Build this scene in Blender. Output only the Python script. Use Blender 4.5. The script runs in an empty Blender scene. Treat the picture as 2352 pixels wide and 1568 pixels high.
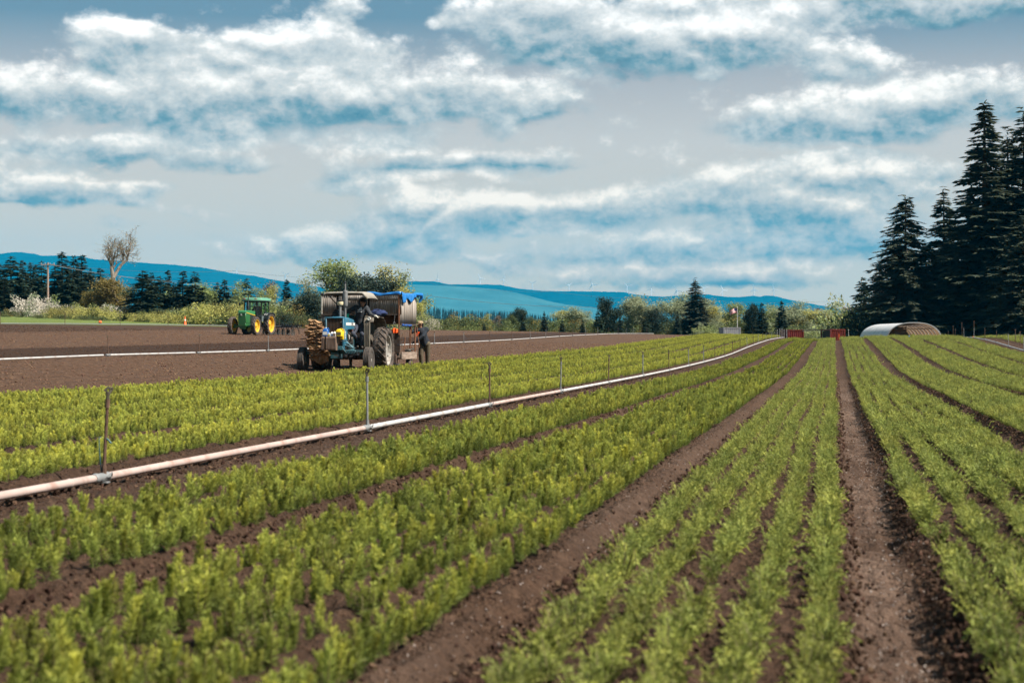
import bpy, bmesh, math, random
import numpy as np
from mathutils import Vector, Matrix, Euler

R = math.radians
scene = bpy.context.scene
C = scene.collection

# ------------------------------------------------------------------ camera, sky, sun, exposure
F = 4573.0            # focal length in units of a 2352 px wide frame (70 mm on 36 mm)
CAM_H = 1.145         # eye height over the near ground
S_ROW = 0.162         # the planted rows run along (S_ROW, 1)
ROW_ANG = math.atan(S_ROW)

cam_data = bpy.data.cameras.new('camera')
cam = bpy.data.objects.new('camera', cam_data)
C.objects.link(cam)
cam.location = (0, 0, CAM_H)
cam.rotation_euler = (R(90), 0, 0)
cam_data.lens = 70.0
cam_data.sensor_width = 36.0
cam_data.clip_start = 0.2
cam_data.clip_end = 60000
cam_data.dof.use_dof = True
cam_data.dof.focus_distance = 62.0
cam_data.dof.aperture_fstop = 5.0
scene.camera = cam

SUN_TO = Vector((0.72, -0.32, 0.98)).normalized()      # direction towards the sun: high on the right
sun_el = math.asin(SUN_TO.z)
sun_az = math.atan2(SUN_TO.x, SUN_TO.y)
sun_data = bpy.data.lights.new('sun', 'SUN')
sun_data.energy = 5.0
sun_data.angle = R(1.2)
sun_data.color = (1.0, 0.93, 0.83)
sun = bpy.data.objects.new('sun', sun_data)
C.objects.link(sun)
sun.rotation_euler = SUN_TO.to_track_quat('Z', 'Y').to_euler()
sun.location = (200, 0, 300)

scene.view_settings.view_transform = 'Standard'
scene.view_settings.look = 'None'
scene.view_settings.exposure = 1.15
scene.view_settings.gamma = 1.0
scene.view_settings.use_curve_mapping = False
scene.cycles.use_denoising = True
scene.cycles.max_bounces = 5
scene.cycles.diffuse_bounces = 2
scene.cycles.glossy_bounces = 2
scene.cycles.transmission_bounces = 4
scene.cycles.transparent_max_bounces = 8
scene.cycles.volume_bounces = 0
scene.cycles.use_adaptive_sampling = True
scene.cycles.adaptive_threshold = 0.015

world = bpy.data.worlds.new('World')
scene.world = world
world.use_nodes = True

# cumulus banks of the sky: bearing and height over the horizon (written in frame units), half sizes, weight
CLOUDS = [
    (300, 120, 110, 52, 1.0), (245, 235, 70, 26, .55), (640, 135, 230, 42, .95), (785, 42, 62, 60, .9), (880, 140, 60, 50, .4),
    (40, 250, 135, 62, 1.05), (430, 225, 230, 70, .62), (520, 262, 230, 44, .6), (860, 232, 330, 62, 1.0), (1180, 262, 130, 42, .6),
    (700, 325, 420, 20, .3), (1080, 385, 210, 26, .95), (190, 362, 200, 34, .95), (545, 328, 50, 26, .5),
    (60, 455, 105, 42, .95), (520, 392, 130, 34, .62), (280, 455, 95, 26, .75), (235, 528, 50, 24, .55),
    (1240, 62, 150, 88, 1.15), (1070, 45, 40, 35, .6), (1440, 118, 190, 62, .95), (1700, 105, 170, 62, .9), (1930, 165, 120, 46, .9),
    (2180, 28, 340, 52, 1.3), (1560, 10, 140, 26, .6), (1900, 292, 230, 62, 1.2), (2260, 240, 190, 62, .85),
    (2020, 405, 190, 26, .9), (1700, 420, 210, 60, .5), (1880, 480, 230, 55, .85), (800, 425, 75, 32, .85),
    (1140, 492, 240, 36, 1.0), (950, 465, 40, 22, .5), (890, 535, 150, 20, .7), (760, 565, 190, 18, .6), (1270, 530, 200, 20, .55),
    (1500, 590, 260, 26, .6), (1850, 575, 280, 22, .5), (1140, 612, 70, 16, .45), (1560, 640, 200, 14, .45), (930, 590, 180, 14, .4), (420, 300, 150, 30, .35), (1500, 470, 120, 30, .5), (1650, 545, 170, 22, .5), (2050, 540, 160, 24, .5), (620, 600, 120, 12, .35), (1320, 640, 120, 14, .4), (1750, 640, 200, 14, .45), (480, 500, 90, 18, .4), (1330, 365, 60, 26, .4), (1650, 160, 60, 40, .5),
]
def build_world():
    nt = world.node_tree
    nt.nodes.clear()
    # --- cloud field as a node group of a direction
    g = bpy.data.node_groups.new('cloud_field', 'ShaderNodeTree')
    g.interface.new_socket('Dir', in_out='INPUT', socket_type='NodeSocketVector')
    g.interface.new_socket('Field', in_out='OUTPUT', socket_type='NodeSocketFloat')
    g.interface.new_socket('Lit', in_out='OUTPUT', socket_type='NodeSocketFloat')
    N, L = g.nodes, g.links
    gi = N.new('NodeGroupInput'); go = N.new('NodeGroupOutput')
    def math_(op, a, b=None, c=None):
        n = N.new('ShaderNodeMath'); n.operation = op
        for i, v in enumerate((a, b, c)):
            if v is None: continue
            if isinstance(v, (int, float)): n.inputs[i].default_value = v
            else: L.new(v, n.inputs[i])
        return n.outputs[0]
    def vm(op, a, b=None, c=None, out=0):
        n = N.new('ShaderNodeVectorMath'); n.operation = op
        for i, v in enumerate((a, b, c)):
            if v is None: continue
            if isinstance(v, (tuple, list)): n.inputs[i].default_value = v
            else: L.new(v, n.inputs[i])
        return n.outputs[out]
    sx = N.new('ShaderNodeSeparateXYZ'); L.new(gi.outputs[0], sx.inputs[0])
    az = math_('ARCTAN2', sx.outputs[0], sx.outputs[1])
    el = math_('ARCSINE', math_('MINIMUM', math_('MAXIMUM', sx.outputs[2], -1.0), 1.0))
    cx = N.new('ShaderNodeCombineXYZ'); L.new(az, cx.inputs[0]); L.new(el, cx.inputs[1])
    def noise(scale, vec3, detail, rough, dist=0.0, shift=None):
        v = vm('MULTIPLY', vm('ADD', gi.outputs[0], shift) if shift else gi.outputs[0], vec3)
        n = N.new('ShaderNodeTexNoise'); n.noise_dimensions = '3D'
        n.inputs['Scale'].default_value = scale; n.inputs['Detail'].default_value = detail
        n.inputs['Roughness'].default_value = rough; n.inputs['Distortion'].default_value = dist
        L.new(v, n.inputs['Vector'])
        return n.outputs[0]
    n_warp = noise(26, (1, 1, 2.4), 2, .55)
    n_big = noise(11, (1, 1, 3.2), 1, .5)
    def billow(shift=None, det=6):
        # rounded puffs: folded noise at two scales
        a = noise(22, (1, 1, 1.55), 2, .5, shift=shift); b = noise(70, (1, 1, 1.4), det, .6, shift=shift)
        fa = math_('ABSOLUTE', math_('MULTIPLY_ADD', a, 2.0, -1.0)); fb = math_('ABSOLUTE', math_('MULTIPLY_ADD', b, 2.0, -1.0))
        return math_('ADD', math_('MULTIPLY', fa, 1.15), math_('MULTIPLY', fb, .68))
    n_mid = billow()
    # the banks' outlines wander
    w = math_('MULTIPLY_ADD', n_warp, .045, -.0225)
    cw = N.new('ShaderNodeCombineXYZ'); L.new(w, cw.inputs[0]); L.new(math_('MULTIPLY', w, .35), cw.inputs[1])
    p = vm('ADD', cx.outputs[0], cw.outputs[0])
    # the banks, tabulated over bearing (ramp stops) and height (rows): weight and vertical position inside a bank
    rows_y = np.arange(-6, 690, 33.0); rows_y = rows_y[:len(rows_y) // 3 * 3]
    cols_x = np.linspace(-180, 2530, 32)
    gx, gy = np.meshgrid(cols_x, rows_y)
    W_ = np.zeros_like(gx); Vt = np.zeros_like(gx)
    for (x, y, hw, hh, wt) in CLOUDS:
        hh = max(hh, 25)
        vx = (gx - x) / (hw * 1.12); vy = (y - gy) / (hh * 1.12)
        vy_ = np.where(vy < 0, vy * 1.5, vy)
        wt = wt * (1 + .5 * min(1, max(0, (y - 360) / 200)))
        e = wt * np.exp(-np.abs(vx) ** 2.4 - vy_ ** 2)
        W_ += e; Vt += e * vy
    Vt = np.clip(Vt / (W_ + .05), -1, 1) * .5 + .5
    W_ = np.clip(W_ / 2.0, 0, 1)
    sp = N.new('ShaderNodeSeparateXYZ'); L.new(p, sp.inputs[0])
    a_lo, a_hi = (cols_x[0] - 1176) / F, (cols_x[-1] - 1176) / F
    fx = math_('DIVIDE', math_('SUBTRACT', sp.outputs[0], a_lo), a_hi - a_lo)
    ev = N.new('ShaderNodeCombineXYZ')
    for i in range(3): L.new(sp.outputs[1], ev.inputs[i])
    step = 33.0 / F
    tw = None; tv = None
    for k in range(0, len(rows_y), 3):
        e3 = tuple((784 - yy) / F for yy in rows_y[k:k + 3])
        t = vm('ABSOLUTE', vm('MULTIPLY_ADD', ev.outputs[0], (1 / step,) * 3, tuple(-q / step for q in e3)))
        t = vm('MAXIMUM', vm('MULTIPLY_ADD', t, (-1, -1, -1), (1, 1, 1)), (0, 0, 0))
        for which, tab in ((0, W_), (1, Vt)):
            r = N.new('ShaderNodeValToRGB'); r.color_ramp.interpolation = 'LINEAR'; el_ = r.color_ramp.elements
            while len(el_) < 32: el_.new(.5)
            for i in range(32):
                el_[i].position = i / 31; el_[i].color = (tab[k, i], tab[k + 1, i], tab[k + 2, i], 1)
            L.new(fx, r.inputs[0])
            d = vm('DOT_PRODUCT', r.outputs[0], t, out=1)
            if which == 0: tw = d if tw is None else math_('ADD', tw, d)
            else: tv = d if tv is None else math_('ADD', tv, d)
    acc = math_('MULTIPLY', tw, 2.0)
    vert = math_('MULTIPLY_ADD', tv, 2.0, -1.0)
    # away from these banks the same kind of broken cloud goes on
    far = math_('MAXIMUM', math_('SUBTRACT', math_('ABSOLUTE', az), .27), math_('SUBTRACT', el, .18))
    far = math_('MINIMUM', math_('MAXIMUM', math_('MULTIPLY', far, 12), 0), 1)
    gen = math_('MAXIMUM', math_('MULTIPLY_ADD', n_big, 4.0, -1.55), 0)
    acc = math_('ADD', acc, math_('MULTIPLY', gen, far))
    f = math_('MULTIPLY_ADD', n_mid, .80, math_('MULTIPLY_ADD', acc, 1.15, -.47))
    f = math_('ADD', f, math_('MULTIPLY_ADD', n_big, .5, -.25))
    # flat feet: the field falls off quickly below a bank
    f = math_('SUBTRACT', f, math_('MULTIPLY', math_('MAXIMUM', math_('MULTIPLY_ADD', vert, -1.0, -.72), 0), 1.3))
    relief = math_('SUBTRACT', n_mid, billow((.0025, 0, .0065), 3))
    lit = math_('ADD', math_('MULTIPLY', vert, .66), math_('MULTIPLY', relief, .7))
    lit = math_('ADD', lit, math_('MULTIPLY_ADD', acc, -.07, .53))
    L.new(f, go.inputs[0]); L.new(lit, go.inputs[1])

    N, L = nt.nodes, nt.links
    tc = N.new('ShaderNodeTexCoord')
    nrm = vm('NORMALIZE', tc.outputs['Generated'])
    gn = N.new('ShaderNodeGroup'); gn.node_tree = g
    L.new(nrm, gn.inputs[0])
    f0, lit = gn.outputs
    def ramp(val, stops, mode='EASE'):
        r = N.new('ShaderNodeValToRGB'); r.color_ramp.interpolation = mode
        el_ = r.color_ramp.elements
        while len(el_) < len(stops): el_.new(0.5)
        for e_, (pos, col) in zip(el_, stops):
            e_.position = pos; e_.color = (*col, 1)
        L.new(val, r.inputs[0]); return r.outputs[0]
    def maprange(val, a, b, c, d, smooth=True):
        m = N.new('ShaderNodeMapRange'); m.interpolation_type = 'SMOOTHSTEP' if smooth else 'LINEAR'
        L.new(val, m.inputs[0])
        for i, q in enumerate((a, b, c, d)): m.inputs[i + 1].default_value = q
        return m.outputs[0]
    def mix(fac, a, b):
        m = N.new('ShaderNodeMix'); m.data_type = 'RGBA'
        if isinstance(fac, (int, float)): m.inputs[0].default_value = fac
        else: L.new(fac, m.inputs[0])
        for s_, v in ((m.inputs[6], a), (m.inputs[7], b)):
            if isinstance(v, tuple): s_.default_value = (*v, 1)
            else: L.new(v, s_)
        return m.outputs[2]
    cover = maprange(f0, SKY['c0'], SKY['c1'], 0, 1)
    shade = lit
    k = 10.0
    cloud = ramp(shade, [(p_, tuple(k * q for q in c_)) for p_, c_ in SKY['ramp']], 'LINEAR')
    szt = N.new('ShaderNodeSeparateXYZ'); L.new(nrm, szt.inputs[0])
    tint = ramp(szt.outputs[2], SKY['tint'], 'LINEAR')
    cloud = vm('MULTIPLY', cloud, tint)
    sky = N.new('ShaderNodeTexSky'); sky.sky_type = 'NISHITA'; sky.sun_disc = False
    sky.sun_elevation = sun_el; sky.sun_rotation = sun_az
    sky.air_density = 1.0; sky.dust_density = 2.0; sky.ozone_density = 1.0; sky.altitude = 60
    sz = N.new('ShaderNodeSeparateXYZ'); L.new(nrm, sz.inputs[0])
    veil = ramp(sz.outputs[2], [(p_, tuple(k * q for q in c_)) for p_, c_ in SKY['veil']], 'LINEAR')
    base = mix(SKY['veil_mix'], sky.outputs[0], veil)
    col = mix(cover, base, cloud)
    bg = N.new('ShaderNodeBackground'); bg.inputs[1].default_value = 0.1
    L.new(col, bg.inputs[0])
    out = N.new('ShaderNodeOutputWorld'); L.new(bg.outputs[0], out.inputs[0])
    world.cycles.sampling_method = 'MANUAL'
    world.cycles.sample_map_resolution = 512

SKY = dict(c0=-.05, c1=.46, veil_mix=.92,
           ramp=[(0.0, (.050, .10, .125)), (.20, (.105, .16, .18)), (.42, (.24, .26, .265)), (.70, (.39, .385, .37)), (1.0, (.64, .615, .585))],
           veil=[(0.0, (.46, .33, .17)), (.05, (.43, .31, .18)), (.10, (.345, .28, .22)), (.13, (.24, .205, .18)), (.16, (.075, .105, .125)), (.2, (.07, .11, .14)), (1.0, (.09, .15, .21))],
           tint=[(0.0, (1.15, .80, .48)), (.05, (1.08, .85, .60)), (.10, (1.0, .92, .82)), (.18, (.97, .97, .97)), (1.0, (.95, .97, 1.0))])
build_world()
# ------------------------------------------------------------------ helpers
rng = np.random.default_rng(7)
random.seed(7)

def px(x, y, D):
    """a bearing/height of the 2352-wide frame at distance D -> world point"""
    return Vector(((x - 1176) / F * D, D, CAM_H + (784 - y) / F * D))

def tag(o, label=None, cat=None, group=None, kind=None):
    if label: o['label'] = label
    if cat: o['category'] = cat
    if group: o['group'] = group
    if kind: o['kind'] = kind
    return o

def empty(name, loc=(0, 0, 0), rz=0.0, parent=None):
    o = bpy.data.objects.new(name, None)
    C.objects.link(o)
    o.location = loc; o.rotation_euler = (0, 0, rz)
    o.empty_display_size = 0.2
    if parent: o.parent = parent
    return o

def link(name, me, parent=None, loc=None, rot=None):
    o = bpy.data.objects.new(name, me)
    C.objects.link(o)
    if parent: o.parent = parent
    if loc is not None: o.location = loc
    if rot is not None: o.rotation_euler = rot
    return o

def copy_tree(o, parent=None):
    c = o.copy(); C.objects.link(c)
    c.parent = parent
    for ch in o.children: copy_tree(ch, c)
    return c

ORD = ['zeroth', 'first', 'second', 'third', 'fourth', 'fifth', 'sixth', 'seventh', 'eighth', 'ninth', 'tenth', 'eleventh', 'twelfth',
       'thirteenth', 'fourteenth', 'fifteenth', 'sixteenth', 'seventeenth', 'eighteenth', 'nineteenth', 'twentieth', 'twenty-first',
       'twenty-second', 'twenty-third', 'twenty-fourth', 'twenty-fifth', 'twenty-sixth', 'twenty-seventh', 'twenty-eighth', 'twenty-ninth', 'thirtieth']

def np_mesh(name, verts, faces, mats=(), smooth=False, mat_idx=None, attrs=None):
    """faces: int array (M,3) or (M,4)"""
    verts = np.asarray(verts, dtype=np.float32); faces = np.asarray(faces, dtype=np.int32)
    me = bpy.data.meshes.new(name)
    me.vertices.add(len(verts)); me.vertices.foreach_set('co', verts.ravel())
    k = faces.shape[1]
    me.loops.add(faces.size); me.loops.foreach_set('vertex_index', faces.ravel())
    me.polygons.add(len(faces))
    me.polygons.foreach_set('loop_start', np.arange(0, faces.size, k, dtype=np.int32))
    me.polygons.foreach_set('loop_total', np.full(len(faces), k, dtype=np.int32))
    if mat_idx is not None: me.polygons.foreach_set('material_index', np.asarray(mat_idx, dtype=np.int32))
    me.polygons.foreach_set('use_smooth', np.full(len(faces), smooth))
    for m in mats: me.materials.append(m)
    if attrs:
        for n, a in attrs.items():
            at = me.attributes.new(n, 'FLOAT', 'POINT'); at.data.foreach_set('value', np.asarray(a, dtype=np.float32))
    me.update(); me.validate()
    return me

class MB:
    """collects polygons for one mesh"""
    def __init__(s): s.v = []; s.f = []; s.mi = []; s.m = 0
    def add(s, vs, fs):
        b = len(s.v); s.v += [tuple(v) for v in vs]; s.f += [tuple(b + i for i in f) for f in fs]; s.mi += [s.m] * len(fs); return s
    def hexa(s, p):      # 4 bottom (ccw) + 4 top
        return s.add(p, [(3, 2, 1, 0), (4, 5, 6, 7), (0, 1, 5, 4), (1, 2, 6, 5), (2, 3, 7, 6), (3, 0, 4, 7)])
    def box(s, c, d, rot=None, ch=0.0):
        x, y, z = d[0] / 2, d[1] / 2, d[2] / 2
        if ch:
            ch = min(ch, x * .9, y * .9, z * .9)
            bm = bmesh.new(); bmesh.ops.create_cube(bm, size=1)
            for v in bm.verts: v.co = (v.co.x * 2 * x, v.co.y * 2 * y, v.co.z * 2 * z)
            bmesh.ops.bevel(bm, geom=bm.edges[:], offset=ch, segments=1, affect='EDGES')
            vs = [v.co.copy() for v in bm.verts]; bm.verts.index_update()
            fs = [[v.index for v in f.verts] for f in bm.faces]; bm.free()
        else:
            vs = [Vector(q) for q in ((-x, -y, -z), (x, -y, -z), (x, y, -z), (-x, y, -z), (-x, -y, z), (x, -y, z), (x, y, z), (-x, y, z))]
            fs = [(3, 2, 1, 0), (4, 5, 6, 7), (0, 1, 5, 4), (1, 2, 6, 5), (2, 3, 7, 6), (3, 0, 4, 7)]
        if rot is not None:
            m = rot if isinstance(rot, Matrix) else Euler(rot).to_matrix()
            vs = [m @ v for v in vs]
        c = Vector(c)
        return s.add([v + c for v in vs], fs)
    def cyl(s, p0, p1, r0, r1=None, n=12, caps=True):
        p0, p1 = Vector(p0), Vector(p1); r1 = r0 if r1 is None else r1
        return s.tube([p0, p1], [r0, r1], n, caps)
    def tube(s, pts, rad, n=8, caps=True):
        pts = [Vector(p) for p in pts]
        if not isinstance(rad, (list, tuple)): rad = [rad] * len(pts)
        vs = []; prev = None
        for i, p in enumerate(pts):
            d = (pts[min(i + 1, len(pts) - 1)] - pts[max(i - 1, 0)])
            d = d.normalized() if d.length > 1e-9 else Vector((0, 0, 1))
            if prev is None:
                u = d.orthogonal().normalized()
            else:
                u = prev - d * prev.dot(d)
                u = u.normalized() if u.length > 1e-6 else d.orthogonal().normalized()
            prev = u; w = d.cross(u)
            for k in range(n):
                a = 2 * math.pi * k / n
                vs.append(p + (u * math.cos(a) + w * math.sin(a)) * rad[i])
        fs = []
        for i in range(len(pts) - 1):
            for k in range(n):
                fs.append((i * n + k, i * n + (k + 1) % n, (i + 1) * n + (k + 1) % n, (i + 1) * n + k))
        if caps:
            fs.append(tuple(range(n - 1, -1, -1))); fs.append(tuple((len(pts) - 1) * n + k for k in range(n)))
        return s.add(vs, fs)
    def lathe(s, prof, c=(0, 0, 0), axis='x', n=28, closed=False):
        """prof: (along axis, radius)"""
        c = Vector(c); vs = []
        for (a, r) in prof:
            for k in range(n):
                t = 2 * math.pi * k / n; q, w = r * math.cos(t), r * math.sin(t)
                vs.append(c + Vector({'x': (a, q, w), 'y': (q, a, w), 'z': (q, w, a)}[axis]))
        fs = []; m = len(prof)
        for i in range(m if closed else m - 1):
            j = (i + 1) % m
            for k in range(n):
                fs.append((i * n + k, i * n + (k + 1) % n, j * n + (k + 1) % n, j * n + k))
        if not closed:
            if prof[0][1] > 1e-4: fs.append(tuple(range(n - 1, -1, -1)))
            if prof[-1][1] > 1e-4: fs.append(tuple((m - 1) * n + k for k in range(n)))
        return s.add(vs, fs)
    def prism(s, poly, axis, a, b):
        """2-D polygon extruded along axis from a to b; poly in the other two axes (x: yz, y: xz, z: xy)"""
        mk = {'x': lambda u, w, t: (t, u, w), 'y': lambda u, w, t: (u, t, w), 'z': lambda u, w, t: (u, w, t)}[axis]
        n = len(poly)
        vs = [mk(u, w, a) for u, w in poly] + [mk(u, w, b) for u, w in poly]
        fs = [tuple(range(n - 1, -1, -1)), tuple(range(n, 2 * n))] + [(i, (i + 1) % n, n + (i + 1) % n, n + i) for i in range(n)]
        return s.add(vs, fs)
    def loft(s, rings, caps=True):
        n = len(rings[0]); vs = [v for r in rings for v in r]
        fs = [(i * n + k, i * n + (k + 1) % n, (i + 1) * n + (k + 1) % n, (i + 1) * n + k) for i in range(len(rings) - 1) for k in range(n)]
        if caps: fs += [tuple(range(n - 1, -1, -1)), tuple((len(rings) - 1) * n + k for k in range(n))]
        return s.add(vs, fs)
    def grid(s, fn, nu, nv):
        vs = [fn(i / nu, j / nv) for i in range(nu + 1) for j in range(nv + 1)]
        fs = [(i * (nv + 1) + j, (i + 1) * (nv + 1) + j, (i + 1) * (nv + 1) + j + 1, i * (nv + 1) + j + 1) for i in range(nu) for j in range(nv)]
        return s.add(vs, fs)
    def ball(s, c, r, n=10, m=6):
        r = (r, r, r) if isinstance(r, (int, float)) else r
        c = Vector(c); vs = [c + Vector((0, 0, -r[2]))]
        for i in range(1, m):
            t = math.pi * i / m - math.pi / 2
            for k in range(n):
                a = 2 * math.pi * k / n
                vs.append(c + Vector((r[0] * math.cos(t) * math.cos(a), r[1] * math.cos(t) * math.sin(a), r[2] * math.sin(t))))
        vs.append(c + Vector((0, 0, r[2]))); top = len(vs) - 1
        fs = [(0, 1 + (k + 1) % n, 1 + k) for k in range(n)]
        for i in range(m - 2):
            for k in range(n):
                a, b = 1 + i * n + k, 1 + i * n + (k + 1) % n
                fs.append((a, b, b + n, a + n))
        fs += [(1 + (m - 2) * n + k, 1 + (m - 2) * n + (k + 1) % n, top) for k in range(n)]
        return s.add(vs, fs)
    def mesh(s, name, mats, smooth=True, angle=38):
        me = bpy.data.meshes.new(name)
        me.from_pydata(s.v, [], s.f)
        for m in (mats if isinstance(mats, (list, tuple)) else [mats]): me.materials.append(m)
        me.polygons.foreach_set('material_index', s.mi)
        bm = bmesh.new(); bm.from_mesh(me); bmesh.ops.recalc_face_normals(bm, faces=bm.faces); bm.to_mesh(me); bm.free()
        if smooth:
            me.polygons.foreach_set('use_smooth', [True] * len(me.polygons))
            me.set_sharp_from_angle(angle=R(angle))
        me.update(); return me
    def build(s, name, mats, parent=None, smooth=True, loc=None, rot=None, angle=38, mod=None):
        o = link(name, s.mesh(name, mats, smooth, angle), parent, loc, rot)
        if mod == 'solid':
            m = o.modifiers.new('thickness', 'SOLIDIFY'); m.thickness = 0.006; m.offset = 0
        return o

# ------------------------------------------------------------------ materials
MATS = {}
def mat(name, col, rough=0.7, metal=0.0, var=0.0, scale=8.0, bump=0.0, bscale=None, dirt=None, dirt_amt=0.0, dirt_scale=3.0,
        trans=None, spec=0.3, obj_var=0.0, stripes=None):
    """procedural material: base colour with noise variation, optional dirt patches with their own shape, bump, leaf translucency"""
    if name in MATS: return MATS[name]
    m = bpy.data.materials.new(name); m.use_nodes = True
    nt = m.node_tree; N, L = nt.nodes, nt.links
    b = N['Principled BSDF']
    b.inputs['Roughness'].default_value = rough; b.inputs['Metallic'].default_value = metal
    b.inputs['Specular IOR Level'].default_value = spec
    tc = N.new('ShaderNodeTexCoord')
    def noise(sc, det=4, rg=.55):
        n = N.new('ShaderNodeTexNoise'); n.inputs['Scale'].default_value = sc; n.inputs['Detail'].default_value = det
        n.inputs['Roughness'].default_value = rg; L.new(tc.outputs['Object'], n.inputs['Vector']); return n.outputs[0]
    def ramp(v, a, c):
        r = N.new('ShaderNodeMapRange'); L.new(v, r.inputs[0]); r.inputs[1].default_value = a; r.inputs[2].default_value = c; return r.outputs[0]
    def mixc(f, a, c, mode='MIX'):
        x = N.new('ShaderNodeMix'); x.data_type = 'RGBA'; x.blend_type = mode
        if isinstance(f, (int, float)): x.inputs[0].default_value = f
        else: L.new(f, x.inputs[0])
        for sk, v in ((x.inputs[6], a), (x.inputs[7], c)):
            if isinstance(v, tuple): sk.default_value = (*v[:3], 1)
            else: L.new(v, sk)
        return x.outputs[2]
    cur = tuple(col)
    if var:
        lo = tuple(c * (1 - var) for c in col); hi = tuple(min(1, c * (1 + var)) for c in col)
        cur = mixc(ramp(noise(scale, 5, .6), .3, .7), lo, hi)
    if dirt:
        cur = mixc(ramp(noise(dirt_scale, 6, .65), .62 - .35 * dirt_amt, .78 - .35 * dirt_amt), cur, tuple(dirt))
    if obj_var:
        oi = N.new('ShaderNodeObjectInfo')
        h = N.new('ShaderNodeHueSaturation')
        mr = N.new('ShaderNodeMapRange'); L.new(oi.outputs['Random'], mr.inputs[0]); mr.inputs[3].default_value = .5 - .035 * obj_var; mr.inputs[4].default_value = .5 + .02 * obj_var
        L.new(mr.outputs[0], h.inputs['Hue'])
        mv = N.new('ShaderNodeMapRange'); L.new(oi.outputs['Random'], mv.inputs[0]); mv.inputs[3].default_value = 1 - .35 * obj_var; mv.inputs[4].default_value = 1 + .3 * obj_var
        L.new(mv.outputs[0], h.inputs['Value'])
        if isinstance(cur, tuple): h.inputs['Color'].default_value = (*cur, 1)
        else: L.new(cur, h.inputs['Color'])
        cur = h.outputs[0]
    if isinstance(cur, tuple): b.inputs['Base Color'].default_value = (*cur[:3], 1)
    else: L.new(cur, b.inputs['Base Color'])
    if bump:
        bp = N.new('ShaderNodeBump'); bp.inputs['Strength'].default_value = bump; bp.inputs['Distance'].default_value = 0.02
        L.new(noise(bscale or scale * 3, 6, .6), bp.inputs['Height']); L.new(bp.outputs[0], b.inputs['Normal'])
    if trans:
        t = N.new('ShaderNodeBsdfTranslucent')
        if isinstance(cur, tuple): t.inputs[0].default_value = (*[min(1, c * 1.1) for c in cur[:3]], 1)
        else: L.new(cur, t.inputs[0])
        mx = N.new('ShaderNodeMixShader'); mx.inputs[0].default_value = trans
        L.new(b.outputs[0], mx.inputs[1]); L.new(t.outputs[0], mx.inputs[2])
        L.new(mx.outputs[0], N['Material Output'].inputs['Surface'])
    MATS[name] = m
    return m

# ------------------------------------------------------------------ numpy noise and terrain
_perm = np.random.default_rng(11).random((256, 256)).astype(np.float32)
def vnoise(x, y):
    xi = np.floor(x).astype(np.int64); yi = np.floor(y).astype(np.int64)
    fx = x - xi; fy = y - yi
    fx = fx * fx * (3 - 2 * fx); fy = fy * fy * (3 - 2 * fy)
    a = _perm[xi & 255, yi & 255]; b = _perm[(xi + 1) & 255, yi & 255]
    c = _perm[xi & 255, (yi + 1) & 255]; d = _perm[(xi + 1) & 255, (yi + 1) & 255]
    return (a + (b - a) * fx) * (1 - fy) + (c + (d - c) * fx) * fy - .5
def fbm(x, y, o=4, g=.5):
    t = 0; amp = 1.0
    for i in range(o):
        t = t + amp * vnoise(x * 2 ** i + 17.3 * i, y * 2 ** i - 9.1 * i); amp *= g
    return t

KU = 0.894
_D = np.array([-200, 0, 60, 76, 90, 110, 130, 150, 170, 200, 250, 300, 400, 700], float) * KU
_Cc = np.array([-260, -130, -75, -46, -28, -17, -6.6, 2, 12, 40, 200], float) * KU
_Z = np.array([
    [.5, 1.5, 2.2, 2.6, 2.8, 3.3, 3.8, 4.2, 4.6, 5.2, 5.8, 6.0, 6.0, 5.5],
    [.5, 1.2, 1.9, 2.2, 2.5, 2.9, 3.3, 3.7, 4.2, 4.8, 5.4, 5.6, 5.6, 5.5],
    [.3, .7, 1.5, 1.8, 2.0, 2.3, 2.5, 2.7, 2.9, 3.05, 3.15, 3.2, 3.2, 3.4],
    [0, .2, .75, 1.0, 1.15, 1.3, 1.5, 1.7, 1.95, 2.2, 2.6, 2.8, 2.9, 3.0],
    [0, 0, .5, .70, .68, .82, .95, 1.1, 1.3, 1.65, 2.15, 2.35, 2.5, 2.6],
    [0, 0, .08, .22, .3, .45, .6, .8, 1.05, 1.4, 2.0, 2.2, 2.2, 2.3],
    [0, 0, 0, .02, .08, .12, .25, .65, 1.0, 1.4, 1.88, 1.85, 1.2, 1.0],
    [0, 0, 0, .1, .4, .9, 1.25, 1.53, 1.5, 1.1, .6, .4, .4, .5],
    [0, 0, 0, .12, .35, .62, 1.1, 1.5, 1.5, 1.1, .6, .4, .4, .5],
    [0, 0, 0, .12, .35, .62, 1.1, 1.5, 1.5, 1.1, .7, .5, .5, .5],
    [0, 0, 0, .12, .35, .62, 1.1, 1.5, 1.5, 1.1, .7, .5, .5, .5]]) * KU
_gD = np.arange(-180, 620, 2.0); _gC = np.arange(-230, 180, 1.0)
_t = np.array([np.interp(_gD, _D, row) for row in _Z])
_G = np.array([np.interp(_gC, _Cc, _t[:, j]) for j in range(len(_gD))])      # [D, c]
def _blur(a, k, ax):
    w = np.hanning(2 * k + 3)[1:-1]; w /= w.sum()
    p = np.pad(a, [(k, k) if i == ax else (0, 0) for i in range(2)], mode='edge')
    return np.apply_along_axis(lambda r: np.convolve(r, w, 'valid'), ax, p)
_G = _blur(_blur(_G, 7, 0), 5, 1)
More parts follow.
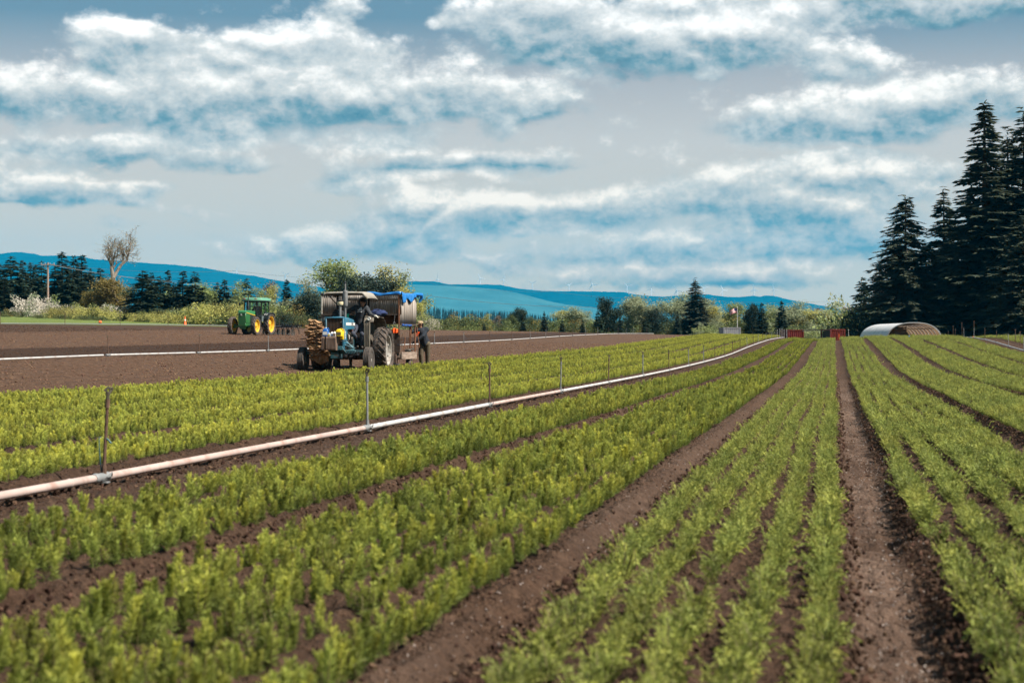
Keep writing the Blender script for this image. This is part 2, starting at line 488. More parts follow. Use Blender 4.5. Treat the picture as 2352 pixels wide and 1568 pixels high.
def base_z(X, Y):
    X = np.asarray(X, float); Y = np.asarray(Y, float)
    c = X - S_ROW * Y
    i = np.clip((Y - _gD[0]) / 2.0, 0, len(_gD) - 1.001); j = np.clip((c - _gC[0]) / 1.0, 0, len(_gC) - 1.001)
    i0 = i.astype(int); j0 = j.astype(int); fi = i - i0; fj = j - j0
    return (_G[i0, j0] * (1 - fi) * (1 - fj) + _G[i0 + 1, j0] * fi * (1 - fj) + _G[i0, j0 + 1] * (1 - fi) * fj + _G[i0 + 1, j0 + 1] * fi * fj)

PERIOD = 1.68; TRACK0 = 0.252; ROW_GAP = 0.198      # bed width = 5 gaps
ROWS = {0: (5, .292), 1: (5, .262), 2: (5, .225), 3: (5, .228)}                  # rows per bed and their spacing
PIPE1_C = -5.92; PIPE2_C = -25.0; PIPE3_C = 9.3
# planted beds: (first row c, far end D, kind)  kind 0 = upright bushy, 1 = feathery arching
BEDS = []
BEDS.append((-4.36, 222, 0)); BEDS.append((TRACK0 - 2 * PERIOD + .36, 222, 0))
BEDS.append((-.97, 215, 3))
for k in range(0, 5): BEDS.append((TRACK0 + PERIOD * k + .30, 165, 1))
for k in range(6, 15): BEDS.append((TRACK0 + PERIOD * k + .5, 165, 1))
for k in range(5): BEDS.append((-6.42 - 1.80 * k - .90, 240, 2))
BED_LO = np.array([b[0] for b in BEDS]) - .12
BED_HI = BED_LO + .24 + np.array([(ROWS[b[2]][0] - (1 if i else 2)) * ROWS[b[2]][1] for i, b in enumerate(BEDS)])

def sstep(a, b, x):
    t = np.clip((x - a) / (b - a), 0, 1); return t * t * (3 - 2 * t)
def bed_mask(c, Y):
    m = np.zeros_like(c)
    for (c0, end, kd), lo, hi in zip(BEDS, BED_LO, BED_HI):
        m = np.maximum(m, sstep(lo - .10, lo + .04, c) * (1 - sstep(hi - .04, hi + .10, c)) * (Y < end))
    return m
def ground_z(X, Y):
    X = np.asarray(X, float); Y = np.asarray(Y, float)
    c = X - S_ROW * Y
    return base_z(X, Y) + .055 * bed_mask(c, Y)
def gz(x, y): return float(ground_z(np.array([x]), np.array([y]))[0])

def build_ground():
    rows = np.concatenate([[-170, -80, -40, -20, -8, 0, 3], np.geomspace(4.5, 70, 640), np.geomspace(70.8, 330, 250), np.geomspace(340, 15500, 44)])
    t = np.concatenate([-np.geomspace(2.6, .36, 26), np.linspace(-.345, .345, 500), np.geomspace(.36, 2.6, 26)])
    Y, T = np.meshgrid(rows, t, indexing='ij')
    X = T * np.sqrt(Y * Y + 7.0 ** 2)
    X = np.sign(X) * np.minimum(np.abs(X), 14000 + 400 * np.abs(T))
    c = X - S_ROW * Y
    bed = bed_mask(c, Y)
    z = base_z(X, Y)
    near = 1 - sstep(25, 75, Y); mid = 1 - sstep(70, 190, Y)
    # wheel tracks of the planted side
    u = (c - TRACK0 + PERIOD / 2) % PERIOD - PERIOD / 2
    in_tr = (c > -4.4) & (c < 8.6) & (Y < 215)
    tr = np.where(in_tr, 1 - sstep(.20, .36, np.abs(u)), 0.0)
    print_ = np.where(in_tr, sstep(-.04, .06, u) * (1 - sstep(.22, .30, u)) + .7 * (1 - sstep(-.12, -.04, u)) * sstep(-.30, -.22, u) * (c < -.5), 0.0)
    lug = np.sin((Y / math.cos(ROW_ANG) + .35 * np.abs(u - .1)) * 2 * math.pi / .115 + 2.5 * vnoise(Y * .6, c * 3))
    z = z + .055 * bed - .035 * tr * near - .022 * print_ * near + .018 * lug * print_ * near * (1 - .6 * sstep(12, 30, Y))
    # loose soil
    z = z + (1 - .25 * tr) * (.030 * fbm(X * 3.1, Y * 3.1, 3) * mid + .06 * fbm(X * 10, Y * 10, 3, .64) * near)
    bank = np.where((c > -4.9) & (c < -1.2), sstep(.3, .42, np.abs(u)) * (1 - sstep(.5, .6, np.abs(u))), 0)
    z = z + .02 * bank * near
    # the tilled field on the left: coarse clods, harrow furrows along the rows
    till = (c < -15.3) & (c > -66)
    z = z + np.where(till, .05 * fbm(X * 2.2, Y * 2.2, 4, .6) * (1 - sstep(110, 220, Y)) + .03 * np.sin(c * 2 * math.pi / .9) * (1 - sstep(60, 150, Y)), 0)
    # pipe strip
    ps = np.exp(-((c - PIPE1_C) / .30) ** 2)
    z = z + np.where(Y < 150, -.02 * ps, 0)
    # far land
    far = sstep(420, 900, Y)
    z = z * (1 - far) + far * (2.0 + 6 * fbm(X / 900, Y / 900, 2))
    compact = np.clip(tr * (1 - sstep(.10, .2, np.abs(u + .02))) * np.where(np.abs(c - TRACK0) < .6, 1.0, .45) * (.55 + .9 * fbm(X * 1.3, Y * .35, 3)), 0, 1) * near
    compact = np.maximum(compact, .35 * np.exp(-((c + 5.0) / .45) ** 2) * (Y < 90) * np.clip(.5 + 1.4 * fbm(X * 1.1, Y * 1.1, 3), 0, 1))
    wob = .8 * fbm(Y * .05, c * .12, 3)
    dark = np.clip(sstep(-29.8, -29.2, c + wob) * 0 + (sstep(-34.0, -33.0, c + wob) * (1 - sstep(-26.2, -25.6, c + wob)))
                   + sstep(-60.5, -59.5, c + wob) * (1 - sstep(-52, -50, c + wob)) * .9 * 0 + (1 - sstep(-52, -48, c + wob)) * .62, 0, 1)
    # planted ground is darker than the open field
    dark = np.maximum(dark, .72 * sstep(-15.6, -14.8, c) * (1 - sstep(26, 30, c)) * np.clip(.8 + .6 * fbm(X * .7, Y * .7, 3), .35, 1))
    grass_edge = -63 + .5 * fbm(Y * .2, c * .2, 2)
    grass = 1 - sstep(grass_edge - .6, grass_edge + .6, c)
    end = np.where(c < -4, 268 + .0 * c, 172.0)
    grass = np.maximum(grass, sstep(end, end + 12, Y))
    grass = np.maximum(grass, sstep(27, 33, c))
    ny, nx = X.shape
    idx = np.arange(ny * nx).reshape(ny, nx)
    faces = np.stack([idx[:-1, :-1], idx[:-1, 1:], idx[1:, 1:], idx[1:, :-1]], -1).reshape(-1, 4)
    verts = np.stack([X, Y, z], -1).reshape(-1, 3)
    me = np_mesh('ground', verts, faces, [soil_material()], True,
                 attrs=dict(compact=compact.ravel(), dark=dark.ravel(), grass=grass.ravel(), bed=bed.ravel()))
    o = link('ground', me); o['kind'] = 'structure'
    return o

def soil_material():
    m = bpy.data.materials.new('soil'); m.use_nodes = True
    nt = m.node_tree; N, L = nt.nodes, nt.links
    b = N['Principled BSDF']; b.inputs['Roughness'].default_value = .95; b.inputs['Specular IOR Level'].default_value = .12
    tc = N.new('ShaderNodeTexCoord')
    def noise(sc, det=4, rg=.55, vec=None):
        n = N.new('ShaderNodeTexNoise'); n.inputs['Scale'].default_value = sc; n.inputs['Detail'].default_value = det
        n.inputs['Roughness'].default_value = rg; L.new(vec or tc.outputs['Object'], n.inputs['Vector']); return n.outputs[0]
    def mr(v, a, c, lo=0., hi=1.):
        r = N.new('ShaderNodeMapRange'); L.new(v, r.inputs[0])
        for i, q in enumerate((a, c, lo, hi)): r.inputs[i + 1].default_value = q
        return r.outputs[0]
    def att(n):
        a = N.new('ShaderNodeAttribute'); a.attribute_name = n; return a.outputs['Fac']
    def mixc(f, a, c):
        x = N.new('ShaderNodeMix'); x.data_type = 'RGBA'
        if isinstance(f, (int, float)): x.inputs[0].default_value = f
        else: L.new(f, x.inputs[0])
        for sk, v in ((x.inputs[6], a), (x.inputs[7], c)):
            if isinstance(v, tuple): sk.default_value = (*v, 1)
            else: L.new(v, sk)
        return x.outputs[2]
    n1 = noise(1.3, 8, .68); n2 = noise(22, 5, .65); n3 = noise(90, 3, .6)
    c = mixc(mr(n2, .3, .72), (.040, .0225, .0145), (.138, .080, .050))
    n4 = noise(5.5, 4, .6)
    c = mixc(mr(n1, .35, .72, 0, .6), c, (.092, .053, .034))
    c = mixc(mr(n4, .52, .74, 0, .5), c, (.205, .128, .084))
    c = mixc(mr(n4, .46, .28, 0, .5), c, (.036, .0205, .014))
    c = mixc(mr(n3, .62, .78, 0, .55), c, (.20, .145, .115))
    dark_soil = mixc(mr(n2, .3, .7), (.022, .0125, .0085), (.058, .033, .0215))
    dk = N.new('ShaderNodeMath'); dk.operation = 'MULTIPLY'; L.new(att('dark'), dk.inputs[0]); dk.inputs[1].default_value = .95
    c = mixc(dk.outputs[0], c, dark_soil)
    dry = mixc(mr(noise(7, 6, .7), .3, .7), (.118, .074, .053), (.235, .162, .122))
    cm = N.new('ShaderNodeMath'); cm.operation = 'MULTIPLY'; L.new(att('compact'), cm.inputs[0]); L.new(mr(noise(9, 5, .7), .28, .6, .15, 1.), cm.inputs[1])
    c = mixc(cm.outputs[0], c, dry)
    g = mixc(mr(noise(.35, 6, .65), .3, .7), (.060, .105, .022), (.16, .19, .050))
    g = mixc(mr(noise(6, 3, .6), .45, .75, 0, .6), g, (.20, .21, .07))
    c = mixc(att('grass'), c, g)
    L.new(c, b.inputs['Base Color'])
    bp = N.new('ShaderNodeBump'); bp.inputs['Strength'].default_value = 1.0; bp.inputs['Distance'].default_value = .06
    h = N.new('ShaderNodeMath'); h.operation = 'ADD'; L.new(n2, h.inputs[0])
    h2 = N.new('ShaderNodeMath'); h2.operation = 'MULTIPLY'; L.new(n3, h2.inputs[0]); h2.inputs[1].default_value = .35
    h3 = N.new('ShaderNodeMath'); h3.operation = 'MULTIPLY_ADD'; L.new(n4, h3.inputs[0]); h3.inputs[1].default_value = 1.6; L.new(h2.outputs[0], h3.inputs[2]); h2 = h3
    L.new(h2.outputs[0], h.inputs[1]); L.new(h.outputs[0], bp.inputs['Height']); L.new(bp.outputs[0], b.inputs['Normal'])
    return m
ground = build_ground()
# ------------------------------------------------------------------ distant hills, turbines, haze
def hill(name, D, prof, depth, colour, seed, jag=10.0, rough=.9, extra=None):
    """a ridge at distance D whose crest follows prof (frame units), with a front slope of the given depth and a back slope"""
    prof = [(-3200, prof[0][1] + 40)] + prof + [(5200, prof[-1][1] + 12)]
    xs = np.concatenate([np.linspace(-3200, -60, 60), np.linspace(-50, 2400, 720), np.linspace(2410, 5200, 60)])
    cy = np.interp(xs, [p_[0] for p_ in prof], [p_[1] for p_ in prof])
    X = (xs - 1176) / F * D
    crest = CAM_H + (784 - cy) / F * D
    crest = crest + jag * .5 * fbm(X / 420 + seed, X * 0 + seed, 3) + jag * .55 * np.abs(fbm(X / 45 + seed, X * 0 + 3.3 * seed, 2))
    vs = []
    prof_d = [(-1.0, 0.0), (-.8, .10), (-.6, .26), (-.45, .40), (-.3, .58), (-.2, .72), (-.12, .83), (-.06, .915), (-.025, .965), (0, 1.0), (.04, .97), (.12, .8), (.3, .3)]
    for (d, h) in prof_d:
        y = D + d * depth + 0 * X
        wob = fbm(X / 900 + seed, y / 900, 4) * (1 - h) * h * 4 * .35
        z = np.where(True, -8 + (crest + 8) * np.clip(h + wob * .6, 0, 1), 0)
        if h == 1.0: z = crest
        z = z + (jag * .6 * np.abs(fbm(X / 40 + 5 * seed, y / 40, 2)) if 0 < h < 1 else 0)
        vs.append(np.stack([X + 0 * y, y, z], -1))
    vs = np.array(vs); n, m = vs.shape[:2]
    idx = np.arange(n * m).reshape(n, m)
    fc = np.stack([idx[:-1, :-1], idx[:-1, 1:], idx[1:, 1:], idx[1:, :-1]], -1).reshape(-1, 4)
    o = link(name, np_mesh(name, vs.reshape(-1, 3), fc, [colour], True)); o['kind'] = 'structure'
    return o

forest_hill = mat('forest_hill', (.005, .026, .028), .95, var=.35, scale=.006, spec=0, dirt=(.012, .042, .042), dirt_amt=.25, dirt_scale=.0011)
clear_hill = mat('cleared_hill', (.045, .105, .100), .95, var=.22, scale=.004, spec=0, dirt=(.028, .065, .06), dirt_amt=.35, dirt_scale=.0016)
hill('hills', 14200, [(-300, 610), (-100, 596), (0, 583), (43, 579), (85, 581), (140, 583), (160, 588.5), (212, 586.7), (310, 588.5), (353, 595), (391, 597),
     (514, 602), (680, 609 + 15), (760, 640), (900, 660), (1200, 690), (2400, 720)] if False else
     [(-300, 612), (-100, 597), (0, 583), (25, 579.5), (50, 579), (80, 583), (95, 588), (125, 587), (182, 588.5), (208, 595), (230, 597),
      (303, 602), (400, 609), (475, 617), (533, 628), (588, 635.5), (640, 645), (700, 655), (800, 668), (1000, 690), (2400, 735)], 4200, forest_hill, 1.7, 12)
hill('hills', 13300, [(600, 690), (780, 668), (860, 655), (940, 645.7), (996, 645.7), (1010, 648), (1031, 653), (1073, 652.6), (1111, 653), (1150, 654), (1188, 662), (1243, 668.6),
     (1298, 669.7), (1381, 670.5), (1430, 669.7), (1463, 676), (1518, 681.5), (1549, 680), (1621, 676), (1634, 678), (1672, 682), (1699, 682.5), (1729, 679),
     (1747, 682), (1758, 679), (1778, 680), (1808, 687), (1853, 696), (1898, 703), (1925, 709), (2000, 716), (2400, 728)], 3200, forest_hill, 4.1, 9)
hill('hills', 11200, [(500, 740), (700, 690), (850, 662), (941, 653.5), (1000, 655), (1031, 656.5), (1090, 660), (1139, 664), (1180, 671), (1202, 676), (1258, 691), (1300, 700), (1420, 712), (1600, 735), (2400, 760)], 3600, clear_hill, 8.3, 4)
hill('hills', 12000, [(900, 750), (1180, 712), (1230, 697), (1276, 691), (1330, 689), (1390, 692), (1450, 698), (1560, 706), (1700, 718), (1900, 735), (2400, 755)], 3000, forest_hill, 6.6, 8)

turbine_white = mat('turbine_white', (.72, .72, .70), .5, var=.05)
def turbine_mesh():
    tw = MB(); tw.cyl((0, 0, -25), (0, 0, 64), 2.6, 1.6, 10)
    na = MB(); na.box((0, .6, 65.6), (3.4, 8.5, 3.6), ch=.6)
    hub = MB(); hub.lathe([(-6.6, .2), (-6.0, 1.3), (-4.6, 1.9), (-3.4, 1.9)], (0, 0, 65.6), 'y', 12)
    bl = MB()
    rings = []
    for z, w, t in ((0, 1.1, 1.1), (3, 1.6, 1.2), (8, 2.1, .7), (20, 1.5, .45), (32, .95, .3), (38, .35, .15)):
        rings.append([(-w, 0, z), (-w * .3, t, z), (w, 0, z), (-w * .3, -t, z)])
    bl.loft(rings)
    return tw.mesh('tower', turbine_white), na.mesh('nacelle', turbine_white), hub.mesh('hub', turbine_white), bl.mesh('blade', turbine_white)
_tm = turbine_mesh()
TURB = [(543, 621.7, 20, 1), (656, 631, 70, 1), (943.5, 634.8, 15, .95), (1006, 641.6, 0, 1.1), (1103, 639, -25, 1.05), (1156.7, 641.6, 15, 1.05), (1223.5, 651, 60, .95), (1307, 655, 55, .85),
        (1361, 653, -25, 1.2), (1441, 656.8, -45, .95), (1495.8, 664, 12, 1.05), (1554.6, 667.5, -25, 1.0), (1617, 662, 70, .9), (1659.7, 666, -25, 1.0), (1731.7, 664.5, -8, .95), (1778, 664.8, -15, .95)]
for i, (x, hy, ang, sc) in enumerate(TURB):
    D = 14300 if x < 900 else 13400
    p = px(x, hy, D)
    where = ['on the high hill at left, right-hand slope', 'behind the bare saplings at left', 'just right of the leafy trees behind the trailer'] 
    lab = 'white three-bladed wind turbine ' + (where[i] if i < 3 else f'on the right-hand ridge, {ORD[i - 2]} from its left end')
    t = tag(empty('wind_turbine', (p.x, p.y, p.z - 65.6 * sc), 0), lab, 'turbine', 'wind turbines along the ridge')
    t.scale = (sc, sc, sc)
    t.rotation_euler.z = R(random.uniform(-25, 25))
    link('tower', _tm[0], t); link('nacelle', _tm[1], t); link('hub', _tm[2], t)
    for k in range(3):
        link('blade', _tm[3], t, (0, -4.9, 65.6), (0, R(ang + 120 * k), 0))

def build_haze():
    mb = MB(); mb.box((0, 7000, 400), (33000, 18600, 880))
    hz = bpy.data.materials.new('haze_air'); hz.use_nodes = True
    N, L = hz.node_tree.nodes, hz.node_tree.links
    N.remove(N['Principled BSDF'])
    v = N.new('ShaderNodeVolumePrincipled')
    v.inputs['Color'].default_value = (*HAZE['col'], 1); v.inputs['Density'].default_value = HAZE['density']; v.inputs['Anisotropy'].default_value = HAZE['g']
    L.new(v.outputs[0], N['Material Output'].inputs['Volume'])
    o = mb.build('haze', hz, smooth=False); o['kind'] = 'stuff'
    tag(o, 'blue haze lying over the valley and the distant hills', 'haze', kind='stuff')
    o.display_type = 'WIRE'
HAZE = dict(col=(.0, .52, .98), density=4.2e-5, g=0.0)
build_haze()

# ------------------------------------------------------------------ trees
bark = mat('bark', (.085, .062, .048), .95, var=.35, scale=3, bump=.5)
bark_pale = mat('bark_pale', (.20, .17, .14), .95, var=.3, scale=3, bump=.4)
def leaf_mat(name, col, var=.3, scale=.9, trans=.3, obj_var=.35):
    return mat(name, col, .75, var=var, scale=scale, trans=trans, spec=.15, obj_var=obj_var)
needle_dark = leaf_mat('needles_dark', (.030, .046, .031), .35, 1.2, .12, .3)
needle_mid = leaf_mat('needles_mid', (.032, .052, .030), .4, 1.2, .15, .5)
needle_big = leaf_mat('needles_big', (.060, .074, .050), .45, .5, .3, .25)
leaf_fresh = leaf_mat('leaves_fresh', (.23, .27, .10), .35, .8, .35)
leaf_grey = leaf_mat('leaves_greygreen', (.27, .30, .18), .35, .8, .35)
leaf_yellow = leaf_mat('leaves_yellow', (.38, .36, .11), .3, .8, .4)
leaf_ochre = leaf_mat('leaves_ochre', (.22, .175, .055), .35, .9, .35)
leaf_olive = leaf_mat('leaves_olive', (.085, .105, .04), .4, .9, .3)
leaf_rust = leaf_mat('leaves_rust', (.22, .12, .06), .35, .9, .3)
blossom = leaf_mat('blossom_white', (.52, .47, .40), .25, 1.5, .3, .15)
twig_mat = mat('twigs', (.16, .12, .085), .9, var=.3, scale=2)

def leaf_quads(P, A, Nn, Ln, Wd):
    """diamond leaves: points P, long axis A (unit), side axis Nn, length, width"""
    P = np.asarray(P); n = len(P)
    Ln = np.asarray(Ln)[:, None]; Wd = np.asarray(Wd)[:, None]
    v = np.empty((n, 4, 3)); v[:, 0] = P; v[:, 1] = P + A * Ln * .45 + Nn * Wd * .5; v[:, 2] = P + A * Ln; v[:, 3] = P + A * Ln * .45 - Nn * Wd * .5
    return v.reshape(-1, 3), np.arange(4 * n).reshape(n, 4)
def unit(a): return a / np.maximum(np.linalg.norm(a, axis=-1, keepdims=True), 1e-9)

def conifer_meshes(name, seed, h, rad, nwhorl, spray, droop=.35, bare=.06, gap=0.0, needle=None, shape=.85, upturn=.1, per=6, dens=9):
    r = np.random.default_rng(seed)
    tr = MB()
    lean = r.normal(0, .008 * h, 2)
    tr.tube([(0, 0, -.3), (0, 0, h * .08), (lean[0] * .5, lean[1] * .5, h * .5), (lean[0], lean[1], h * .97)], [h * .017, h * .013, h * .008, h * .0015], 8)
    P, A, Ns, Ln, Wd = [], [], [], [], []
    for i in range(nwhorl):
        t = bare + (1 - bare) * (i + r.uniform(-.3, .3)) / nwhorl
        t = min(max(t, bare), .985)
        zb = t * h
        zb += r.normal(0, .006 * h)
        Lb = rad * (1 - t) ** shape * (1 if t > .12 else .75) + .02 * rad
        for k in range(max(3, int(per * (1 - .4 * t) + r.uniform(-1, 1)))):
            if r.random() < gap: continue
            L_ = Lb * r.uniform(.62, 1.13)
            az = r.uniform(0, 2 * math.pi)
            d = np.array([math.cos(az), math.sin(az)]); side = np.array([-d[1], d[0], 0])
            nsp = max(3, int(dens * L_ / rad + 3))
            z0 = zb + r.normal(0, .026 * h)
            dr = droop * r.uniform(.5, 1.3)
            if tr is not None and L_ > rad * .45 and r.random() < .6:
                tr.tube([(lean[0] * t, lean[1] * t, z0), (d[0] * L_ * .5, d[1] * L_ * .5, z0 - dr * L_ * .3), (d[0] * L_ * .9, d[1] * L_ * .9, z0 - dr * L_ * .75)], [h * .0035, h * .0025, h * .001], 4, False)
            for j in range(nsp):
                u = .12 + .88 * (j + r.random()) / nsp
                zz = z0 - dr * L_ * u ** 1.4 + upturn * L_ * max(0, u - .6)
                base = np.array([lean[0] * t + d[0] * L_ * u, lean[1] * t + d[1] * L_ * u, zz])
                for sg in (-1, 1, 0):
                    if sg == 0 and r.random() < .5: continue
                    ax = np.array([d[0], d[1], -.25 - .3 * r.random()]) * (.75 if sg else 1) + side * sg * r.uniform(.5, 1.1) + r.normal(0, .15, 3)
                    ln = spray * r.uniform(.7, 1.35) * (1.15 - .45 * u) * (.55 + .45 * min(1, L_ / (rad * .5)))
                    P.append(base); A.append(ax); Ln.append(ln); Wd.append(ln * r.uniform(.32, .5))
                    Ns.append(np.cross(ax, [0, 0, 1]) + r.normal(0, .45, 3))
    # leader
    for j in range(14):
        az = r.uniform(0, 6.28); zz = h * (.955 + .05 * j / 14)
        P.append([lean[0], lean[1], zz]); A.append([math.cos(az) * .6, math.sin(az) * .6, .7]); Ln.append(spray * .5); Wd.append(spray * .16); Ns.append([-math.sin(az), math.cos(az), .2])
    P = np.array(P); A = unit(np.array(A)); Ns = np.array(Ns); Ns = unit(Ns - A * (Ns * A).sum(-1, keepdims=True))
    v, f = leaf_quads(P, A, Ns, Ln, Wd)
    return tr.mesh('trunk', bark), np_mesh('crown', v, f, [needle or needle_dark])

def broadleaf_meshes(name, seed, h, rad, leaf, nleaf, lm, trunk_frac=.25, bm=None, clump=.16, levels=4, spread=.55, gaps=.15, low=.55):
    """recursive limbs; leaf clumps round the outer twigs"""
    r = np.random.default_rng(seed)
    tr = MB(); tips = []
    def grow(p, d, L_, rr, lev):
        n = 3; pts = [Vector(p)]; rads = [rr]; q = Vector(p); dd = Vector(d)
        for i in range(n):
            dd = (dd + Vector(r.normal(0, .16, 3)) + Vector((0, 0, .08))).normalized()
            q = q + dd * (L_ / n); pts.append(q.copy()); rads.append(rr * (1 - .5 * (i + 1) / n))
            if lev >= 2: tips.append((q.copy(), lev))
        tr.tube(pts, rads, 7 if lev < 2 else 4, False)
        if lev < levels:
            kids = int(r.integers(2, 5)) if lev else int(r.integers(3, 6))
            for k in range(kids):
                s_ = r.uniform(.45, 1.0); bp = pts[min(n, 1 + int(s_ * n))] if lev else pts[-1] - (pts[-1] - pts[0]) * r.uniform(0, .3)
                nd = (dd + Vector(r.normal(0, spread, 3)) * 1.1); nd.z = abs(nd.z) * .7 + .12
                grow(bp, nd.normalized(), L_ * r.uniform(.55, .85) * (1.0 if lev else 1.35), rr * r.uniform(.4, .6), lev + 1)
    grow((0, 0, -.2), (0, 0, 1), h * trunk_frac, h * .022, 0)
    T = np.array([t[0][:] for t in tips])
    # fit limbs into the wanted envelope
    zmax = T[:, 2].max(); sc = (h * .95) / zmax; rr_ = np.percentile(np.linalg.norm(T[:, :2], axis=1), 92); sxy = rad * .88 / max(rr_, 1e-3)
    T = T * np.array([sxy, sxy, sc])
    tr.v = [(a * sxy, b * sxy, c * sc) for a, b, c in tr.v]
    keep = r.random(len(T)) > gaps; T = T[keep]
    if low:                                                    # leafy almost to the ground
        q_ = T[r.random(len(T)) < low].copy(); q_[:, 2] = q_[:, 2] * r.uniform(.15, .6, len(q_)); q_[:, :2] *= r.uniform(.5, 1.0, (len(q_), 1)); T = np.concatenate([T, q_])
    pick = r.integers(0, len(T), nleaf)
    P = T[pick] + r.normal(0, 1, (nleaf, 3)) * rad * clump * np.array([1, 1, .75])
    P[:, 2] = np.maximum(P[:, 2], h * .06)
    A = unit(r.normal(0, 1, (nleaf, 3)) + np.array([0, 0, -.2])); Ns = r.normal(0, 1, (nleaf, 3)) ; Ns = unit(Ns - A * (Ns * A).sum(-1, keepdims=True))
    v, f = leaf_quads(P, A, Ns, leaf * r.uniform(.6, 1.3, nleaf), leaf * r.uniform(.5, .9, nleaf))
    return tr.mesh('trunk', bm or bark), np_mesh('crown', v, f, [lm])

def bush_meshes(seed, h, rad, leaf, nleaf, lm, lm2=None, share=.3):
    r = np.random.default_rng(seed)
    n = nleaf
    u = unit(r.normal(0, 1, (n, 3))); u[:, 2] = np.abs(u[:, 2])
    lump = 1 + .28 * np.sin(u[:, 0] * 5 + seed) * np.cos(u[:, 1] * 4.3 + 2 * seed) + .2 * np.sin(u[:, 2] * 7 + u[:, 0] * 8 + seed)
    q = (r.random(n) ** .35) * lump
    P = u * q[:, None] * np.array([rad, rad, h * .9])
    P[:, 2] += .05 * h
    A = unit(u * .5 + r.normal(0, .7, (n, 3)) + np.array([0, 0, .35])); Ns = r.normal(0, 1, (n, 3)); Ns = unit(Ns - A * (Ns * A).sum(-1, keepdims=True))
    v, f = leaf_quads(P, A, Ns, leaf * r.uniform(.6, 1.4, n), leaf * r.uniform(.4, .8, n))
    mi = None
    if lm2: mi = ((np.sin(P[:, 0] * 1.7 + seed) + np.cos(P[:, 2] * 2.3)) + r.normal(0, .8, n) > (1 - 2 * share)).astype(int)
    st = MB()
    for k in range(7):
        a = r.uniform(0, 6.28); st.tube([(0, 0, -.15), (math.cos(a) * rad * .3, math.sin(a) * rad * .3, h * .45), (math.cos(a) * rad * .6, math.sin(a) * rad * .6, h * .8)], [.05, .035, .012], 5, False)
    return st.mesh('stems', twig_mat), np_mesh('foliage', v, f, [lm] + ([lm2] if lm2 else []), mat_idx=mi)

def place(name, meshes, parts, x, D, y_base, scale, label, cat, group=None, rz=None, sink=0.0, ybase_px=None, sz=1.0):
    """a plant at bearing x and distance D, standing on the ground"""
    X = (x - 1176) / F * D
    z = gz(X, D) if D < 420 else 2.0
    o = empty(name, (X, D, z - sink), random.uniform(0, 6.28) if rz is None else rz)
    o.scale = (scale, scale, scale * sz)
    for me, n in zip(meshes, parts): link(n, me, o)
    tag(o, label, cat, group)
    return o
# ------------------------------------------------------------------ vegetation
def remat(me, m):
    c = me.copy(); c.materials[0] = m; return c
CON = [conifer_meshes('c', 31 + i, 10.0, (1.75, 2.1, 1.55, 2.3)[i], (36, 34, 38, 34)[i], .56, (.35, .45, .3, .5)[i], .05, .05, (needle_dark, needle_mid, needle_dark, needle_mid)[i], (.9, .8, .95, .75)[i], per=9, dens=13) for i in range(4)]
PINE = [broadleaf_meshes('p', 51 + i, 10.0, (3.6, 3.2)[i], .30, (11000, 9500)[i], needle_dark, .2, None, (.13, .15)[i], low=.8, gaps=.1) for i in range(2)]
BIG = [conifer_meshes('b', 71 + i, 25.0, (4.6, 5.0, 4.0, 5.6)[i], (84, 80, 84, 80)[i], .78, (.42, .5, .4, .55)[i], (.07, .05, .1, .04)[i], (.06, .02, .14, .0)[i], needle_big, (.85, .8, .9, .7)[i], upturn=.22, per=9, dens=24) for i in range(4)]
BRD = [broadleaf_meshes('d', 91 + i, 10.0, (3.4, 4.0, 2.9)[i], .25, (8500, 10500, 7000)[i], leaf_fresh, .16, None, (.15, .14, .17)[i]) for i in range(3)]
SPARSE = broadleaf_meshes('s', 120, 10.0, 3.0, .22, 2600, leaf_fresh, .25, bark_pale, .10, low=.2)
BUSH = [bush_meshes(140 + i, 2.2, 2.6, .19, 4200, leaf_yellow, leaf_olive, .3) for i in range(3)]

def mk(meshes, m):
    return [meshes[0], remat(meshes[1], m)]
def mk_bush(meshes, m, m2):
    c = meshes[1].copy(); c.materials[0] = m; c.materials[1] = m2; return [meshes[0], c]
KIND = {
    'con0': (CON[0], 10), 'con1': (CON[1], 10), 'con2': (CON[2], 10), 'con3': (CON[3], 10), 'pine0': (PINE[0], 10), 'pine1': (PINE[1], 10),
    'spruce': (mk(CON[1], needle_dark), 10),
    'big0': (BIG[0], 25), 'big1': (BIG[1], 25), 'big2': (BIG[2], 25), 'big3': (BIG[3], 25),
    'fresh0': (BRD[0], 10), 'fresh1': (BRD[1], 10), 'fresh2': (BRD[2], 10),
    'grey0': (mk(BRD[0], leaf_grey), 10), 'grey1': (mk(BRD[1], leaf_grey), 10), 'grey2': (mk(BRD[2], leaf_grey), 10),
    'yel0': (mk(BRD[0], leaf_yellow), 10), 'yel2': (mk(BRD[2], leaf_yellow), 10),
    'och0': (mk(BRD[0], leaf_ochre), 10), 'och1': (mk(BRD[1], leaf_ochre), 10), 'olive1': (mk(BRD[1], leaf_olive), 10), 'rust2': (mk(BRD[2], leaf_rust), 10),
    'sparse': (SPARSE, 10), 'sparse_y': (mk(SPARSE, leaf_yellow), 10), 'sparse_o': (mk(SPARSE, twig_mat), 10),
    'bush0': (BUSH[0], 2.2), 'bush1': (BUSH[1], 2.2), 'bush2': (BUSH[2], 2.2),
    'obush0': (mk_bush(BUSH[0], leaf_olive, leaf_fresh), 2.2), 'obush1': (mk_bush(BUSH[1], leaf_olive, leaf_ochre), 2.2),
    'gbush2': (mk_bush(BUSH[2], leaf_fresh, leaf_grey), 2.2), 'dbush': (mk_bush(BUSH[1], needle_mid, needle_dark), 2.2),
    'wbush0': (mk_bush(BUSH[0], blossom, leaf_grey), 2.2), 'wbush1': (mk_bush(BUSH[1], blossom, leaf_fresh), 2.2),
}
